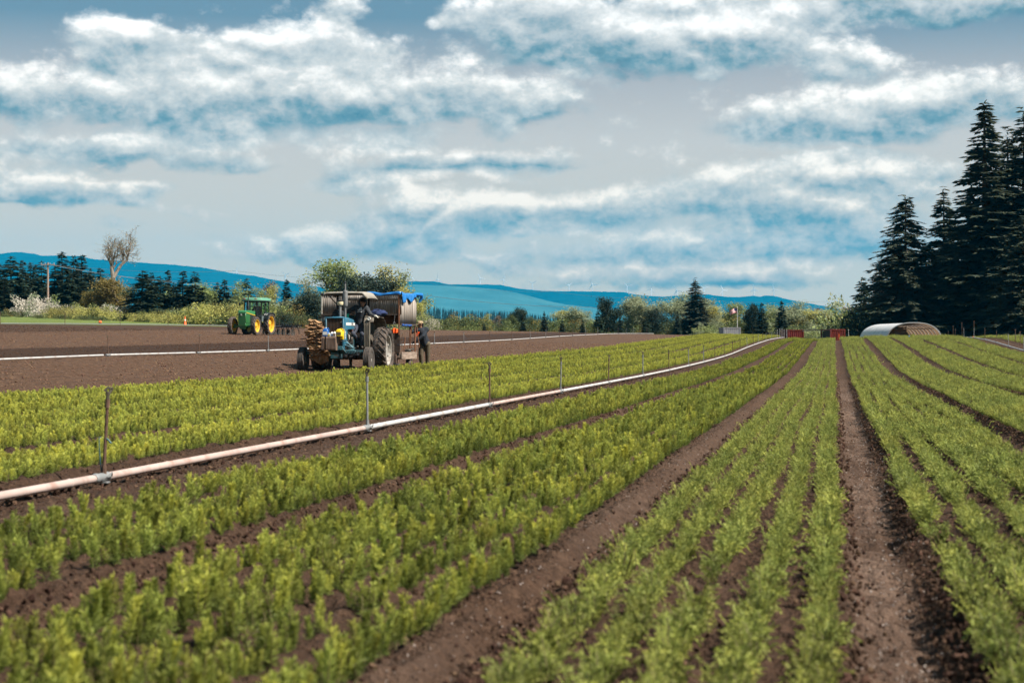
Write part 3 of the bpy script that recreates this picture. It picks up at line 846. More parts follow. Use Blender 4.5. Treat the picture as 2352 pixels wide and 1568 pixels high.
def veg(kind, x, ytop, D, label, cat='tree', name=None, group=None, wide=1.0, sink=0.1):
    meshes, h0 = KIND[kind]
    X = (x - 1176) / F * D; z = gz(X, D)
    h = CAM_H + (784 - ytop) / F * D - z + sink
    s_ = max(h, .3) / h0
    o = place(name or ('conifer' if kind[:3] in ('con', 'pin', 'big', 'spr') else ('bush' if 'bush' in kind else 'tree')), meshes,
              ('stems', 'foliage') if 'bush' in kind else ('trunk', 'crown'), x, D, 0, s_, label, cat, group, sink=sink)
    wide *= {'con': 1.75, 'big': 1.75, 'pin': 1.5, 'spr': 1.45}.get(kind[:3], 1.75 if 'bush' not in kind else 1.05)
    o.scale = (s_ * wide, s_ * wide, s_)
    return o
def L4(x): return x / 4.0
def T4(y): return 529.2 + y / 4.0
# the conifer belt at the left
left = [('con1', 5, 310, 1.2, 270), ('con3', 105, 245, 1.25, 262), ('con0', 215, 280, 1.0, 275), ('con2', 285, 300, 1.1, 285), ('con0', 330, 322, 1.0, 290), ('con1', 382, 285, 1.0, 280),
        ('con1', 500, 350, 1.3, 272), ('con0', 572, 205, 1.25, 262), ('con2', 670, 235, 1.1, 276), ('con0', 745, 230, 1.15, 280), ('con2', 825, 355, 1.1, 290), ('con2', 868, 390, 1.1, 290), ('con0', 928, 350, 1.2, 285),
        ('con3', 1305, 375, 1.5, 240), ('con2', 1385, 390, 1.2, 262), ('con3', 1480, 425, 1.35, 250), ('con0', 1540, 370, .95, 262), ('con0', 1676, 375, 1.2, 248), ('con1', 1798, 380, 1.15, 248),
        ('con2', 1990, 480, 1.15, 262), ('con0', 2062, 455, 1.15, 256), ('con2', 2158, 540, 1.0, 262), ('con1', 40, 420, 1.3, 250), ('con3', 640, 420, 1.4, 252), ('con3', 770, 440, 1.3, 256), ('con1', 1600, 480, 1.2, 256), ('con3', -60, 330, 1.3, 262), ('con1', -150, 280, 1.3, 268)]
left.sort(key=lambda q: q[1])
for i, (k, x, y, w, D) in enumerate(left):
    lab = f'dark conifer in the belt behind the left hedge, {ORD[i - 1]} from the left edge' if i >= 2 else ['dark conifer beyond the left edge of the view', 'dark conifer just beyond the left edge of the view'][i]
    veg(k, L4(x), T4(y), D, lab, group='conifers behind the left hedge', wide=w)
# trees standing between and before them
for k, x, y, w, D, lab in [
    ('och0', 1150, 430, 1.25, 246, 'ochre-leaved broad tree right of the bare forked tree'), ('och1', 950, 540, 1.1, 250, 'low ochre tree left of the bare forked trunk'),
    ('och0', 810, 560, .8, 248, 'small thin ochre tree before the left conifers'), ('fresh1', 1900, 470, 1.2, 262, 'green broadleaf tree between conifers left of the green tractor'),
    ('olive1', 1040, 430, .9, 252, 'olive-brown brushy tree at the foot of the bare forked tree'), ('fresh2', 2210, 450, .9, 262, 'thin fresh-leaved tree just left of the green tractor cab')]:
    veg(k, L4(x), T4(y), D, lab, wide=w)
# hedge of bushes along the grass verge
hed = [('bush1', -20, 715, 1.2), ('obush1', 20, 712, 1.1), ('bush2', 60, 712, 1.0), ('bush0', 130, 704, 1.0), ('bush2', 160, 704, 1.2), ('obush0', 185, 706, 1.1), ('bush0', 215, 700, 1.0), ('bush1', 240, 708, 1.2), ('bush2', 292, 710, 1.2),
       ('bush0', 322, 716, 1.2), ('bush1', 352, 717, 1.2), ('bush2', 382, 712, 1.1), ('bush0', 405, 716, 1.1), ('gbush2', 438, 708, 1.0), ('bush1', 462, 700, 1.0), ('bush2', 490, 696, 1.1), ('bush0', 520, 694, 1.1), ('bush1', 548, 700, 1.1),
       ('bush2', 580, 700, 1.0), ('gbush2', 612, 696, 1.1), ('bush0', 640, 704, 1.0), ('obush1', 668, 712, 1.0)]
for i, (k, x, y, w) in enumerate(hed):
    veg(k, x, y, 232 + (i % 3) * 4, f'yellow-green bush in the left hedge, {ORD[i + 1]} from the left edge', 'bush', group='bushes of the left hedge', wide=w)
for i, (x, y, w) in enumerate([(12, 722, 1.3), (45, 725, 1.4), (90, 722, 1.4), (140, 722, 1.3), (190, 724, 1.3), (235, 727, 1.3)]):
    veg('obush0', x, y, 226 + (i % 2) * 3, f'low dark green bramble before the left hedge, {ORD[i + 1]} from the left', 'bush', 'bramble', 'low brambles before the hedge', wide=w)
veg('wbush0', 78, 678, 240, 'big white blossoming shrub left of the utility pole', 'shrub', 'blossom_shrub', wide=.8)
veg('wbush1', 118, 691, 238, 'white blossoming shrub right behind the utility pole', 'shrub', 'blossom_shrub', wide=.9)
veg('wbush0', 272, 700, 240, 'white blossoming shrub under the bare forked tree', 'shrub', 'blossom_shrub', wide=1.1)
veg('wbush1', 185, 703, 243, 'pale blossoming shrub midway between pole and bare tree', 'shrub', 'blossom_shrub', wide=1.1)

# the bare forked tree
def bare_tree():
    D = 250; X = (262 - 1176) / F * D; z = gz(X, D)
    r = np.random.default_rng(5)
    root = empty('bare_tree', (X, D, z))
    m = D / F
    tk = MB(); br = MB(); bd = []
    def pt(x, y, dy=0.0): return Vector(((x - 262) * m, dy, CAM_H + (784 - y) * m - z))
    tk.tube([pt(262, 750), pt(261, 690), pt(260, 640), pt(256, 612)], [.42, .32, .28, .22], 9)
    tk.tube([pt(260, 640), pt(268, 622, .3), pt(278, 606, .6), pt(290, 596, .8)], [.24, .2, .17, .14], 8)
    def twig(p, d, L_, rr, lev, zcap):
        pts = [p]; q = p.copy(); dd = d.copy()
        for i in range(3):
            dd = (dd + Vector(r.normal(0, .22, 3)) + Vector((0, 0, .10))).normalized(); q = q + dd * L_ / 3; pts.append(q.copy())
        br.tube(pts, [rr, rr * .8, rr * .62, rr * .45], 5 if lev < 2 else 3, False)
        if lev >= 2:
            if r.random() < .35: bd.append(pts[int(r.integers(1, 4))] + Vector(r.normal(0, .12, 3)))
        if lev < 4:
            for k in range(int(r.integers(2, 5)) if lev < 3 else 2):
                nd = (dd + Vector(r.normal(0, .62, 3))).normalized(); nd.z = nd.z * .8 + .1
                twig(pts[int(r.integers(1, 4))], nd.normalized(), L_ * r.uniform(.55, .8), max(rr * .48, .012), lev + 1, zcap)
    for (p0, n) in ((pt(256, 612), 4), (pt(258, 625), 2), (pt(290, 596, .8), 4), (pt(280, 604, .6), 2), (pt(261, 600), 2)):
        for k in range(n):
            a = Vector((r.normal(0, .5), r.normal(0, .5), 1)).normalized()
            twig(p0, a, 1.8, .12, 0, 0)
    tk.build('trunk', bark_pale, root); br.build('limbs', bark_pale, root, smooth=False)
    P = np.array(bd); n = len(P); A = unit(r.normal(0, 1, (n, 3))); Ns = unit(np.cross(A, r.normal(0, 1, (n, 3))))
    v, f = leaf_quads(P, A, Ns, .16 * r.uniform(.6, 1.3, n), .1 * r.uniform(.6, 1.3, n))
    link('buds', np_mesh('buds', v, f, [leaf_ochre]), root)['kind'] = 'stuff'
    tag(root, 'tall bare forked tree with two twiggy crowns above the left hedge', 'tree')
bare_tree()

# trees behind the two tractors
for k, x, y, D, w, lab in [
    ('con1', 566, 640, 262, .95, 'dark conifer directly behind the green tractor cab'), ('sparse', 583, 655, 258, .9, 'sparse fresh tree right behind the green tractor roof'),
    ('sparse_o', 622, 640, 262, .8, 'thin brown twiggy tree right of the green tractor'), ('sparse_y', 636, 648, 258, .8, 'sparse yellow tree between the two tractors'),
    ('fresh2', 612, 672, 250, .9, 'low fresh-green tree right of the green tractor'), ('con0', 659, 643, 258, .95, 'slim dark conifer between the two tractors'), ('dbush', 648, 716, 226, .55, 'dark rounded shrub behind the disc harrow'),
    ('grey2', 700, 634, 256, .85, 'grey-green tree left of the tallest tree behind the blue tractor'), ('pine1', 706, 662, 238, .95, 'brownish dark pine left of the shelter trailer'), ('fresh0', 738, 591, 256, .95, 'tallest fresh-green tree behind the blue tractor'),
    ('grey0', 764, 622, 258, .85, 'grey-green tree right of the tallest one behind the blue tractor'), ('pine0', 792, 624, 250, .72, 'dark pine above the blue tractor canopy'), ('sparse_y', 816, 606, 262, .8, 'sparse pale tree between the two dark pines'),
    ('pine1', 852, 614, 248, .85, 'dark pine above the shelter trailer'), ('yel2', 884, 603, 254, .9, 'tall yellow-green tree above the blue tarp'), ('fresh2', 925, 618, 256, .78, 'slim fresh-green tree at the right end of the trees behind the trailer'),
    ('fresh1', 690, 690, 246, .7, 'low fresh tree behind the disc harrow end'), ('yel0', 976, 693, 250, .8, 'rounded yellow-green tree right of the shelter trailer'), ('gbush2', 957, 722, 246, 1.0, 'green bush at the foot of the yellow tree by the trailer')]:
    veg(k, x, y, D, lab, 'bush' if 'bush' in k else 'tree', wide=w)
veg('wbush1', 985, 728, 246, 'pale pink blossoming shrub beside the yellow tree', 'shrub', 'blossom_shrub', wide=.6)

# the middle distance
for k, x, y, D, w, lab in [
    ('obush0', 1010, 732, 275, 1.3, 'olive bush right of the yellow tree'), ('obush1', 1032, 727, 280, 1.3, 'broad olive bush left of the dark small spruce'), ('obush0', 1062, 728, 280, 1.2, 'dark green bush left of the smallest spruce'),
    ('obush1', 1092, 731, 282, 1.2, 'olive bush behind the smallest spruce'), ('yel2', 1122, 718, 290, .8, 'pale yellow tree behind the smallest spruce'), ('sparse_o', 1148, 722, 288, .9, 'brown twiggy tree right of the pale yellow tree'),
    ('con2', 1148, 716, 296, .8, 'small dark conifer tip behind the twiggy tree'), ('pine1', 1190, 701, 300, .75, 'dark conifer clump rising above the olive bushes'), ('olive1', 1178, 722, 284, .9, 'olive tree before the dark conifer clump'),
    ('olive1', 1222, 726, 286, .9, 'olive tree between the second and third spruce'), ('obush0', 1165, 738, 276, 1.2, 'yellowish bush left of the second spruce'), ('obush1', 1225, 740, 276, 1.3, 'low olive bush right of the second spruce'),
    ('obush0', 1272, 734, 280, 1.2, 'bright olive bush behind the third spruce'), ('yel0', 1300, 711, 292, 1.2, 'pale yellowish broad tree left of the dark pine'), ('grey1', 1326, 703, 292, 1.2, 'pale grey-green tree left of the dark pine'),
    ('obush1', 1318, 740, 276, 1.4, 'yellow-green bush between the last two spruces'), ('grey2', 1350, 712, 300, 1.1, 'pale tree half hidden by the dark pine'), ('pine0', 1386, 680, 282, .8, 'big dark rounded pine standing at the field end'),
    ('con1', 1374, 712, 276, .9, 'dark conifer low before the rounded pine'), ('grey1', 1448, 676, 292, 1.1, 'tall grey-green tree right of the rounded pine'), ('grey0', 1478, 680, 296, 1.05, 'grey-green tree right behind the tallest of the pale pair'),
    ('con0', 1424, 722, 278, .8, 'small dark conifer between the pine and the pale tree'), ('pine1', 1505, 703, 280, .85, 'low dark pine left of the big cedar'), ('con1', 1482, 716, 278, .9, 'dark conifer before the pale pair of trees'),
    ('grey1', 1562, 671, 292, .95, 'pale green tree hugging the left of the big cedar'), ('big1', 1598, 643, 286, 1.3, 'big dark cedar, the tallest tree of the middle distance'), ('con0', 1556, 716, 276, .8, 'slim dark spruce left of the big cedar'),
    ('grey0', 1634, 684, 292, 1.1, 'pale green tree on the right of the big cedar'), ('gbush2', 1622, 746, 272, 1.1, 'low green bush right of the cedar foot'), ('yel0', 1662, 700, 292, 1.4, 'pale yellow-green tree left of the flagpole'),
    ('grey2', 1650, 720, 284, .9, 'pale tree low left of the grey container'), ('fresh0', 1704, 694, 296, 1.0, 'fresh-green tree behind the flagpole'), ('pine0', 1728, 695, 280, .68, 'dark pine right of the grey container'),
    ('con0', 1750, 696, 278, 1.0, 'slim dark spruce right of the dark pine'), ('fresh1', 1776, 698, 296, 1.1, 'fresh-green tree between the two dark spruces'), ('con0', 1796, 692, 278, 1.0, 'slim dark spruce left of the first red container'),
    ('grey1', 1820, 691, 290, 1.2, 'pale green tree above the first red container'), ('grey2', 1852, 704, 292, 1.5, 'pale tree right of the first red container'), ('yel0', 1896, 711, 290, 1.6, 'yellow tree between the red containers'),
    ('rust2', 1876, 704, 300, .9, 'rust-brown tree top behind the yellow tree'), ('sparse_o', 1931, 697, 296, 1.1, 'brown twiggy tree above the second red container'), ('fresh2', 1920, 687, 300, .8, 'fresh-green tree top left of the right-hand conifers'),
    ('grey2', 1860, 735, 276, 1.0, 'low pale tree under the beam of the red containers'), ('och0', 1915, 722, 282, .9, 'low ochre tree behind the second red container'), ('gbush2', 1880, 752, 262, 1.2, 'green bush under the beam between the red containers')]:
    veg(k, x, y, D, lab, 'bush' if 'bush' in k else 'tree', wide=w)
for i, (x, y, D, w) in enumerate([(1112, 741.5, 262, 1.2), (1201.5, 731, 262, 1.1), (1250, 714.5, 262, .95), (1291, 734, 262, 1.15), (1338, 733, 262, 1.15)]):
    veg('spruce', x, y, D, f'young dark spruce at the field edge, {ORD[i + 1]} from the left of five', 'tree', 'spruce', 'young spruces along the field edge', wide=w)

rb = random.Random(4)
for i, x in enumerate(range(1345, 1960, 22)):
    if 1530 < x < 1548: continue
    k = ['obush0', 'obush1', 'gbush2', 'bush1'][rb.randrange(4)]
    veg(k, x + rb.uniform(-6, 6), rb.uniform(730, 748), rb.uniform(284, 300), f'low bush under the middle-distance trees, {ORD[i + 1]} from the dark rounded pine', 'bush', group='bushes under the middle-distance trees', wide=1.15)
# the tall conifers at the right
right = [('con3', 1978, 639, 236, 1.0, 'smaller ragged conifer at the left of the right-hand stand'), ('big3', 2079, 452, 216, 1.05, 'dense pyramid-shaped conifer behind the hoop house'), ('big0', 2170, 437, 222, 1.0, 'loose conifer right of the dense pyramid one'),
         ('big2', 2264, 236, 214, 1.0, 'tallest conifer of the right-hand stand with open branches'), ('big1', 2314, 309, 222, .95, 'tall conifer right of the tallest one'), ('big0', 2352, 258, 214, .95, 'tall conifer at the right edge of the view'),
         ('big3', 2318, 540, 210, 1.15, 'dense dark conifer low at the right edge'), ('big3', 2232, 590, 218, 1.1, 'dense dark conifer low before the tallest one'), ('big1', 2130, 560, 228, 1.1, 'dark conifer filling the gap behind the hoop house'),
         ('big1', 2405, 330, 212, 1.0, 'tall conifer just beyond the right edge'), ('big2', 2470, 300, 218, 1.0, 'far tall conifer beyond the right edge'), ('big1', 2020, 600, 232, .9, 'dark conifer left behind the dense pyramid one'),
         ('big3', 2270, 470, 224, 1.0, 'dense dark conifer behind the tallest one'), ('big1', 2200, 520, 226, 1.1, 'dense dark conifer behind the loose one'), ('big3', 2352, 500, 205, 1.1, 'dense dark conifer filling the right edge'), ('big1', 2060, 560, 226, 1.1, 'dark conifer left behind the hoop house'),
         ('gbush2', 1968, 698, 226, .8, 'tall green shrub left of the hoop house'), ('dbush', 1990, 706, 222, .8, 'dark shrub left behind the hoop house')]
for k, x, y, D, w, lab in right:
    veg(k, x, y, D, lab, 'shrub' if 'bush' in k else 'tree', 'shrub' if 'bush' in k else None, wide=w)

# far-off wood: reads as one dark mass
def far_wood():
    r = np.random.default_rng(3); V_, F_ = [], []
    b = 0
    def cone_tree(x, ytop, D):
        nonlocal b
        p = px(x, ytop, D); h = r.uniform(26, 34); X, Y, zt = p
        w = r.uniform(3.4, 5.0)
        for lv in range(6):
            z0 = zt - h * (lv + 1.25) / 6.5; z1 = zt - h * lv / 6.5
            rr = w * (lv + 1) / 6
            n = 7; a0 = r.uniform(0, 6)
            V_.append([X, Y, z1]);
            for k in range(n):
                a = a0 + 6.283 * k / n; q = rr * r.uniform(.65, 1.15)
                V_.append([X + q * math.cos(a), Y + q * math.sin(a), z0 + r.normal(0, .5)])
            for k in range(n): F_.append((b, b + 1 + k, b + 1 + (k + 1) % n))
            b += n + 1
    xs = np.concatenate([np.linspace(930, 1330, 150), np.linspace(930, 1330, 110), np.linspace(600, 930, 60), np.linspace(1330, 1480, 30)])
    for i, x in enumerate(xs):
        x = x + r.normal(0, 4)
        yt = np.interp(x, [600, 930, 985, 1010, 1060, 1100, 1180, 1230, 1290, 1330, 2000], [712, 700, 699, 702, 708, 710, 712, 718, 722, 726, 738]) + abs(r.normal(0, 3.2)) + (4 if i > 150 else 0)
        cone_tree(x, yt, r.uniform(2300, 2600))
    o = link('far_wood', np_mesh('far_wood', V_, F_, [mat('hazed_needles', (.018, .036, .034), .95, var=.3, scale=.02, spec=0)]))  # needle colour tinted blue to carry some of the distance haze
    tag(o, 'far-off dark blue-green conifer wood at the foot of the hills', 'wood', kind='stuff')
far_wood()
# ------------------------------------------------------------------ seedlings
def seedling_material(name, low, high, tip):
    m = bpy.data.materials.new(name); m.use_nodes = True
    nt = m.node_tree; N, L = nt.nodes, nt.links
    b = N['Principled BSDF']; b.inputs['Roughness'].default_value = .6; b.inputs['Specular IOR Level'].default_value = .2
    a = N.new('ShaderNodeAttribute'); a.attribute_name = 'age'
    oi = N.new('ShaderNodeObjectInfo')
    geo = N.new('ShaderNodeNewGeometry')
    def mixc(f, x, y):
        q = N.new('ShaderNodeMix'); q.data_type = 'RGBA'
        if isinstance(f, (int, float)): q.inputs[0].default_value = f
        else: L.new(f, q.inputs[0])
        for sk, v in ((q.inputs[6], x), (q.inputs[7], y)):
            if isinstance(v, tuple): sk.default_value = (*v, 1)
            else: L.new(v, sk)
        return q.outputs[2]
    def mth(op, x, y):
        q = N.new('ShaderNodeMath'); q.operation = op
        for i, v in enumerate((x, y)):
            if isinstance(v, (int, float)): q.inputs[i].default_value = v
            else: L.new(v, q.inputs[i])
        return q.outputs[0]
    # stretches of a bed differ: paler, bluer and yellower patches a few metres long
    n = N.new('ShaderNodeTexNoise'); n.inputs['Scale'].default_value = .45; n.inputs['Detail'].default_value = 4; L.new(geo.outputs['Position'], n.inputs['Vector'])
    base = mixc(a.outputs['Fac'], low, high)
    mr = N.new('ShaderNodeMapRange'); L.new(oi.outputs['Random'], mr.inputs[0]); mr.inputs[1].default_value = .45; mr.inputs[2].default_value = 1.0
    mr2 = N.new('ShaderNodeMapRange'); L.new(n.outputs[0], mr2.inputs[0]); mr2.inputs[1].default_value = .38; mr2.inputs[2].default_value = .66
    yel = mth('MULTIPLY', mth('MULTIPLY', a.outputs['Fac'], mth('ADD', mth('MULTIPLY', mr.outputs[0], .6), mth('MULTIPLY', mr2.outputs[0], .45))), .9)
    c = mixc(yel, base, tip)
    h = N.new('ShaderNodeHueSaturation')
    mv = N.new('ShaderNodeMapRange'); L.new(mth('FRACT', mth('MULTIPLY', oi.outputs['Random'], 7.31), 0), mv.inputs[0]); mv.inputs[3].default_value = .55; mv.inputs[4].default_value = 1.25
    L.new(mv.outputs[0], h.inputs['Value']); L.new(c, h.inputs['Color'])
    L.new(h.outputs[0], b.inputs['Base Color'])
    t = N.new('ShaderNodeBsdfTranslucent'); L.new(h.outputs[0], t.inputs[0])
    mx = N.new('ShaderNodeMixShader'); mx.inputs[0].default_value = .38
    L.new(b.outputs[0], mx.inputs[1]); L.new(t.outputs[0], mx.inputs[2]); L.new(mx.outputs[0], N['Material Output'].inputs['Surface'])
    return m
bushy_pale = seedling_material('seedling_pale', (.13, .18, .042), (.45, .48, .10), (.68, .62, .10))
bushy_shaded = seedling_material('seedling_shaded', (.080, .118, .028), (.27, .315, .064), (.54, .50, .078))  # deeper green, darkened in the colour for the cloud-shaded foreground
feather_green = seedling_material('seedling_feathery', (.078, .110, .027), (.235, .275, .062), (.42, .40, .080))
stem_mat = mat('seedling_stem', (.10, .085, .035), .8)

def seedling(kind, seed, coarse=False, pale=False):
    """foliage and stem meshes; kind 0 upright and bushy, kind 1 arching and feathery"""
    r = np.random.default_rng(seed)
    P, A, Ln, Wd, age = [], [], [], [], []
    st = MB()
    if kind == 0:
        H = r.uniform(.13, .20)
        nst = 1 if coarse else int(r.integers(1, 4))
        n = 120 if coarse else 340
        for s_ in range(nst):
            off = r.normal(0, .012, 2) if nst > 1 else (0, 0); lean = r.normal(0, .026, 2); h = H * (1 if s_ == 0 else r.uniform(.6, .95))
            st.tube([(off[0], off[1], -.02), (off[0] + lean[0] * .5, off[1] + lean[1] * .5, h * .5), (off[0] + lean[0], off[1] + lean[1], h * .95)], [.0035, .003, .0015], 4, False)
            for k in range(n // nst):
                t = .08 + .92 * r.random() ** .75
                az = r.uniform(0, 6.283); up = .35 + .9 * t + r.normal(0, .25)
                P.append([off[0] + lean[0] * t, off[1] + lean[1] * t, h * t * .93])
                A.append([math.cos(az), math.sin(az), up]); ln = (.040 - .014 * t) * r.uniform(.7, 1.25) * (1.1 if coarse else 1)
                Ln.append(ln); Wd.append((.0042 if not coarse else .0095) * r.uniform(.8, 1.3)); age.append(t)
    else:
        H = r.uniform(.10, .14)
        for k in range(5 if coarse else int(r.integers(7, 11))):
            az = r.uniform(0, 6.283); reach = r.uniform(.03, .10); hh = H * r.uniform(.7, 1.4)
            d = np.array([math.cos(az), math.sin(az)]); sd = np.array([-d[1], d[0], 0])
            pts = [np.array([d[0] * reach * u, d[1] * reach * u, hh * (1.9 * u - u * u * r.uniform(.85, 1.5))]) for u in np.linspace(0, 1, 5)]
            st.tube([tuple(p) for p in pts], [.003, .0025, .002, .0015, .001], 3, False)
            m = 18 if coarse else 34
            for j in range(m):
                u = .1 + .9 * (j + r.random()) / m
                i = min(3, int(u * 4)); f_ = u * 4 - i
                p = pts[i] * (1 - f_) + pts[i + 1] * f_; tang = unit(pts[i + 1] - pts[i])
                sg = 1 if j % 2 else -1
                P.append(p); A.append(tang * .7 + sd * sg * r.uniform(.5, 1.1) + np.array([0, 0, r.uniform(-.1, .5)])); age.append(.25 + .75 * u)
                Ln.append((.030 - .012 * u) * r.uniform(.7, 1.3) * (1.25 if coarse else 1)); Wd.append((.0050 if not coarse else .011) * r.uniform(.8, 1.3))
    P = np.array(P); A = unit(np.array(A)); Ns = r.normal(0, 1, P.shape); Ns = unit(Ns - A * (Ns * A).sum(-1, keepdims=True))
    v, f = leaf_quads(P, A, Ns, Ln, Wd)
    me = np_mesh('seedling', v, f, [(bushy_pale if pale else bushy_shaded) if kind == 0 else feather_green], attrs=dict(age=np.repeat(age, 4)))
    return me, st.mesh('stem', stem_mat, smooth=False)
SEED = {(k, co): [seedling(k % 2, 200 + 10 * k + i + (50 if co else 0), co, k == 2) for i in range(9 if not co else 5)] for k in (0, 1, 2) for co in (False, True)}

def scatter(name, sources, pts, rot, scl, idx, label, cat):
    """one 'stuff' object: a point mesh that carries instances of the source meshes"""
    me = bpy.data.meshes.new(name); n = len(pts)
    me.vertices.add(n); me.vertices.foreach_set('co', np.asarray(pts, np.float32).ravel())
    for nm, ty, dat, fld in (('rot', 'FLOAT_VECTOR', rot, 'vector'), ('scl', 'FLOAT', scl, 'value'), ('idx', 'INT', idx, 'value')):
        at = me.attributes.new(nm, ty, 'POINT'); at.data.foreach_set(fld, np.asarray(dat, np.int32 if ty == 'INT' else np.float32).ravel())
    o = link(name, me); tag(o, label, cat, kind='stuff')
    g = bpy.data.node_groups.new(name + '_nodes', 'GeometryNodeTree')
    g.interface.new_socket('Geometry', in_out='INPUT', socket_type='NodeSocketGeometry')
    g.interface.new_socket('Geometry', in_out='OUTPUT', socket_type='NodeSocketGeometry')
    N, L = g.nodes, g.links
    gi = N.new('NodeGroupInput'); go = N.new('NodeGroupOutput')
    g2i = N.new('GeometryNodeGeometryToInstance')
    for sme in reversed(sources):
        so = bpy.data.objects.new(sme.name, sme)
        oi = N.new('GeometryNodeObjectInfo'); oi.inputs[0].default_value = so
        L.new(oi.outputs['Geometry'], g2i.inputs[0])
    iop = N.new('GeometryNodeInstanceOnPoints')
    iop.inputs['Pick Instance'].default_value = True
    def na(nm, ty):
        q = N.new('GeometryNodeInputNamedAttribute'); q.data_type = ty; q.inputs[0].default_value = nm; return q.outputs[0]
    L.new(gi.outputs[0], iop.inputs['Points']); L.new(g2i.outputs[0], iop.inputs['Instance'])
    L.new(na('idx', 'INT'), iop.inputs['Instance Index']); L.new(na('rot', 'FLOAT_VECTOR'), iop.inputs['Rotation']); L.new(na('scl', 'FLOAT'), iop.inputs['Scale'])
    L.new(iop.outputs[0], go.inputs[0])
    md = o.modifiers.new('scatter', 'NODES'); md.node_group = g
    return o

def plant_beds():
    r = np.random.default_rng(21)
    near = []; far = []
    for bi, (c0, end, kind) in enumerate(BEDS):
        nrow, gap_ = ROWS[kind]; nrow -= (0 if bi else 1); kind = 1 if kind == 3 else kind
        for row in range(nrow):
            c = c0 + row * gap_
            # survival differs along a row: gaps here and there
            Y = np.concatenate([np.arange(4.6, 42, .043), np.arange(42, 90, .07), np.arange(90, end, .12)])
            Y = Y + r.normal(0, .012, len(Y))
            cc = c + r.normal(0, .020, len(Y)) + .02 * np.sin(Y * .35 + row)
            X = cc + S_ROW * Y
            gapn = vnoise(Y * .55 + 31 * row + 7 * bi, np.full(len(Y), bi * 3.7 + row * 1.3))
            fill = .94 if kind == 1 else .96
            keep = (r.random(len(Y)) < np.where(gapn < (-.31 if kind == 1 else -.36), .2, fill))
            keep &= np.abs(X) < .335 * Y + 1.2
            X, Y = X[keep], Y[keep]
            s_ = (.84, .94 if bi != 2 else .84, .80)[kind] * r.uniform(.55, 1.25, len(Y)) * (1 + .25 * vnoise(Y * .3 + 9 * bi, X * .0 + row * 2.1))
            tall = np.where(r.random(len(Y)) < .05, 1.25, 1.0)
            s_ = s_ * tall * np.interp(Y, [0, 60, 120], [1, 1.02, 1.22])
            Z = ground_z(X, Y)
            kk = kind
            for i in range(len(Y)): (near if Y[i] < 30 else far).append((X[i], Y[i], Z[i], s_[i], kk, bi, row))
    return np.array(near), np.array(far)
near, far = plant_beds()
def bed_phrase(bi):
    n_mid = 3
    if bi == 0: return 'third bed left of the central wheel track'
    if bi == 1: return 'second bed left of the central wheel track'
    if bi == 2: return 'bed just left of the central wheel track'
    if bi < 8: return f'{ORD[bi - 2]} bed right of the central wheel track'
    return 'beds beyond the white pipe at left'
# the 300 seedlings that show largest stand as things of their own
vis = (np.abs(near[:, 0] / near[:, 1]) < .262) & (near[:, 1] > (CAM_H - .13) / .1755)
score = np.where(vis, near[:, 3] / near[:, 1], 0)
order = np.argsort(-score)
single = set(order[:300].tolist())
rr_ = np.random.default_rng(8)
def nth(n): return ORD[n] if n < len(ORD) else f'{n}th'
BED_SHORT = {0: 'third bed left of central track', 1: 'second bed left of central track', 2: 'bed just left of central track', 3: 'bed just right of central track', 4: 'second bed right of central track'}
rank = {}
for i in sorted(order[:300], key=lambda q: near[q, 1]):
    key = (int(near[i, 5]), int(near[i, 6])); rank[key] = rank.get(key, 0) + 1; rank[int(i), 'n'] = rank[key]
for i in order[:300]:
    X, Y, Z, s_, kind, bi, row = near[i]
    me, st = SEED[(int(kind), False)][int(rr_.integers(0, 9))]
    o = link('fir_seedling', me, None, (X, Y, Z - .004), (rr_.normal(0, .12), rr_.normal(0, .12), rr_.uniform(0, 6.28)))
    o.scale = (s_, s_, s_ * rr_.uniform(.92, 1.1))
    tag(o, ('feathery' if kind == 1 else 'upright bushy') + f' seedling {nth(rank[int(i), "n"])} from the front, {nth(int(row) + 1)} row, {BED_SHORT.get(int(bi), "bed at right")}', 'seedling', 'foremost seedlings of the ' + bed_phrase(int(bi)))
    link('stem', st, o)
rest = np.array([i for i in range(len(near)) if i not in single])
for kind, nm in ((0, 'bushy_seedlings'), (1, 'feathery_seedlings'), (2, 'pale_seedlings')):
    a = near[rest]; a = a[a[:, 4] == kind]; b = far[far[:, 4] == kind]
    al = np.concatenate([a, b]); n = len(al); nn = len(a)
    idx = np.concatenate([rr_.integers(0, 9, nn), np.where(b[:, 1] < 55, rr_.integers(0, 9, n - nn), 9 + rr_.integers(0, 5, n - nn))])
    rot = np.stack([rr_.normal(0, .12, n), rr_.normal(0, .12, n), rr_.uniform(0, 6.28, n)], -1)
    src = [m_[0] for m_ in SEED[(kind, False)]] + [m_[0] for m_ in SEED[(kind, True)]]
    scatter(nm, src, al[:, :3], rot, al[:, 3], idx, ('upright bushy green seedlings filling the two beds right of the near pipe', 'feathery green seedlings filling the beds around the central wheel track and at right', 'pale yellow-green seedlings filling the beds left of the near pipe')[kind], 'seedlings')

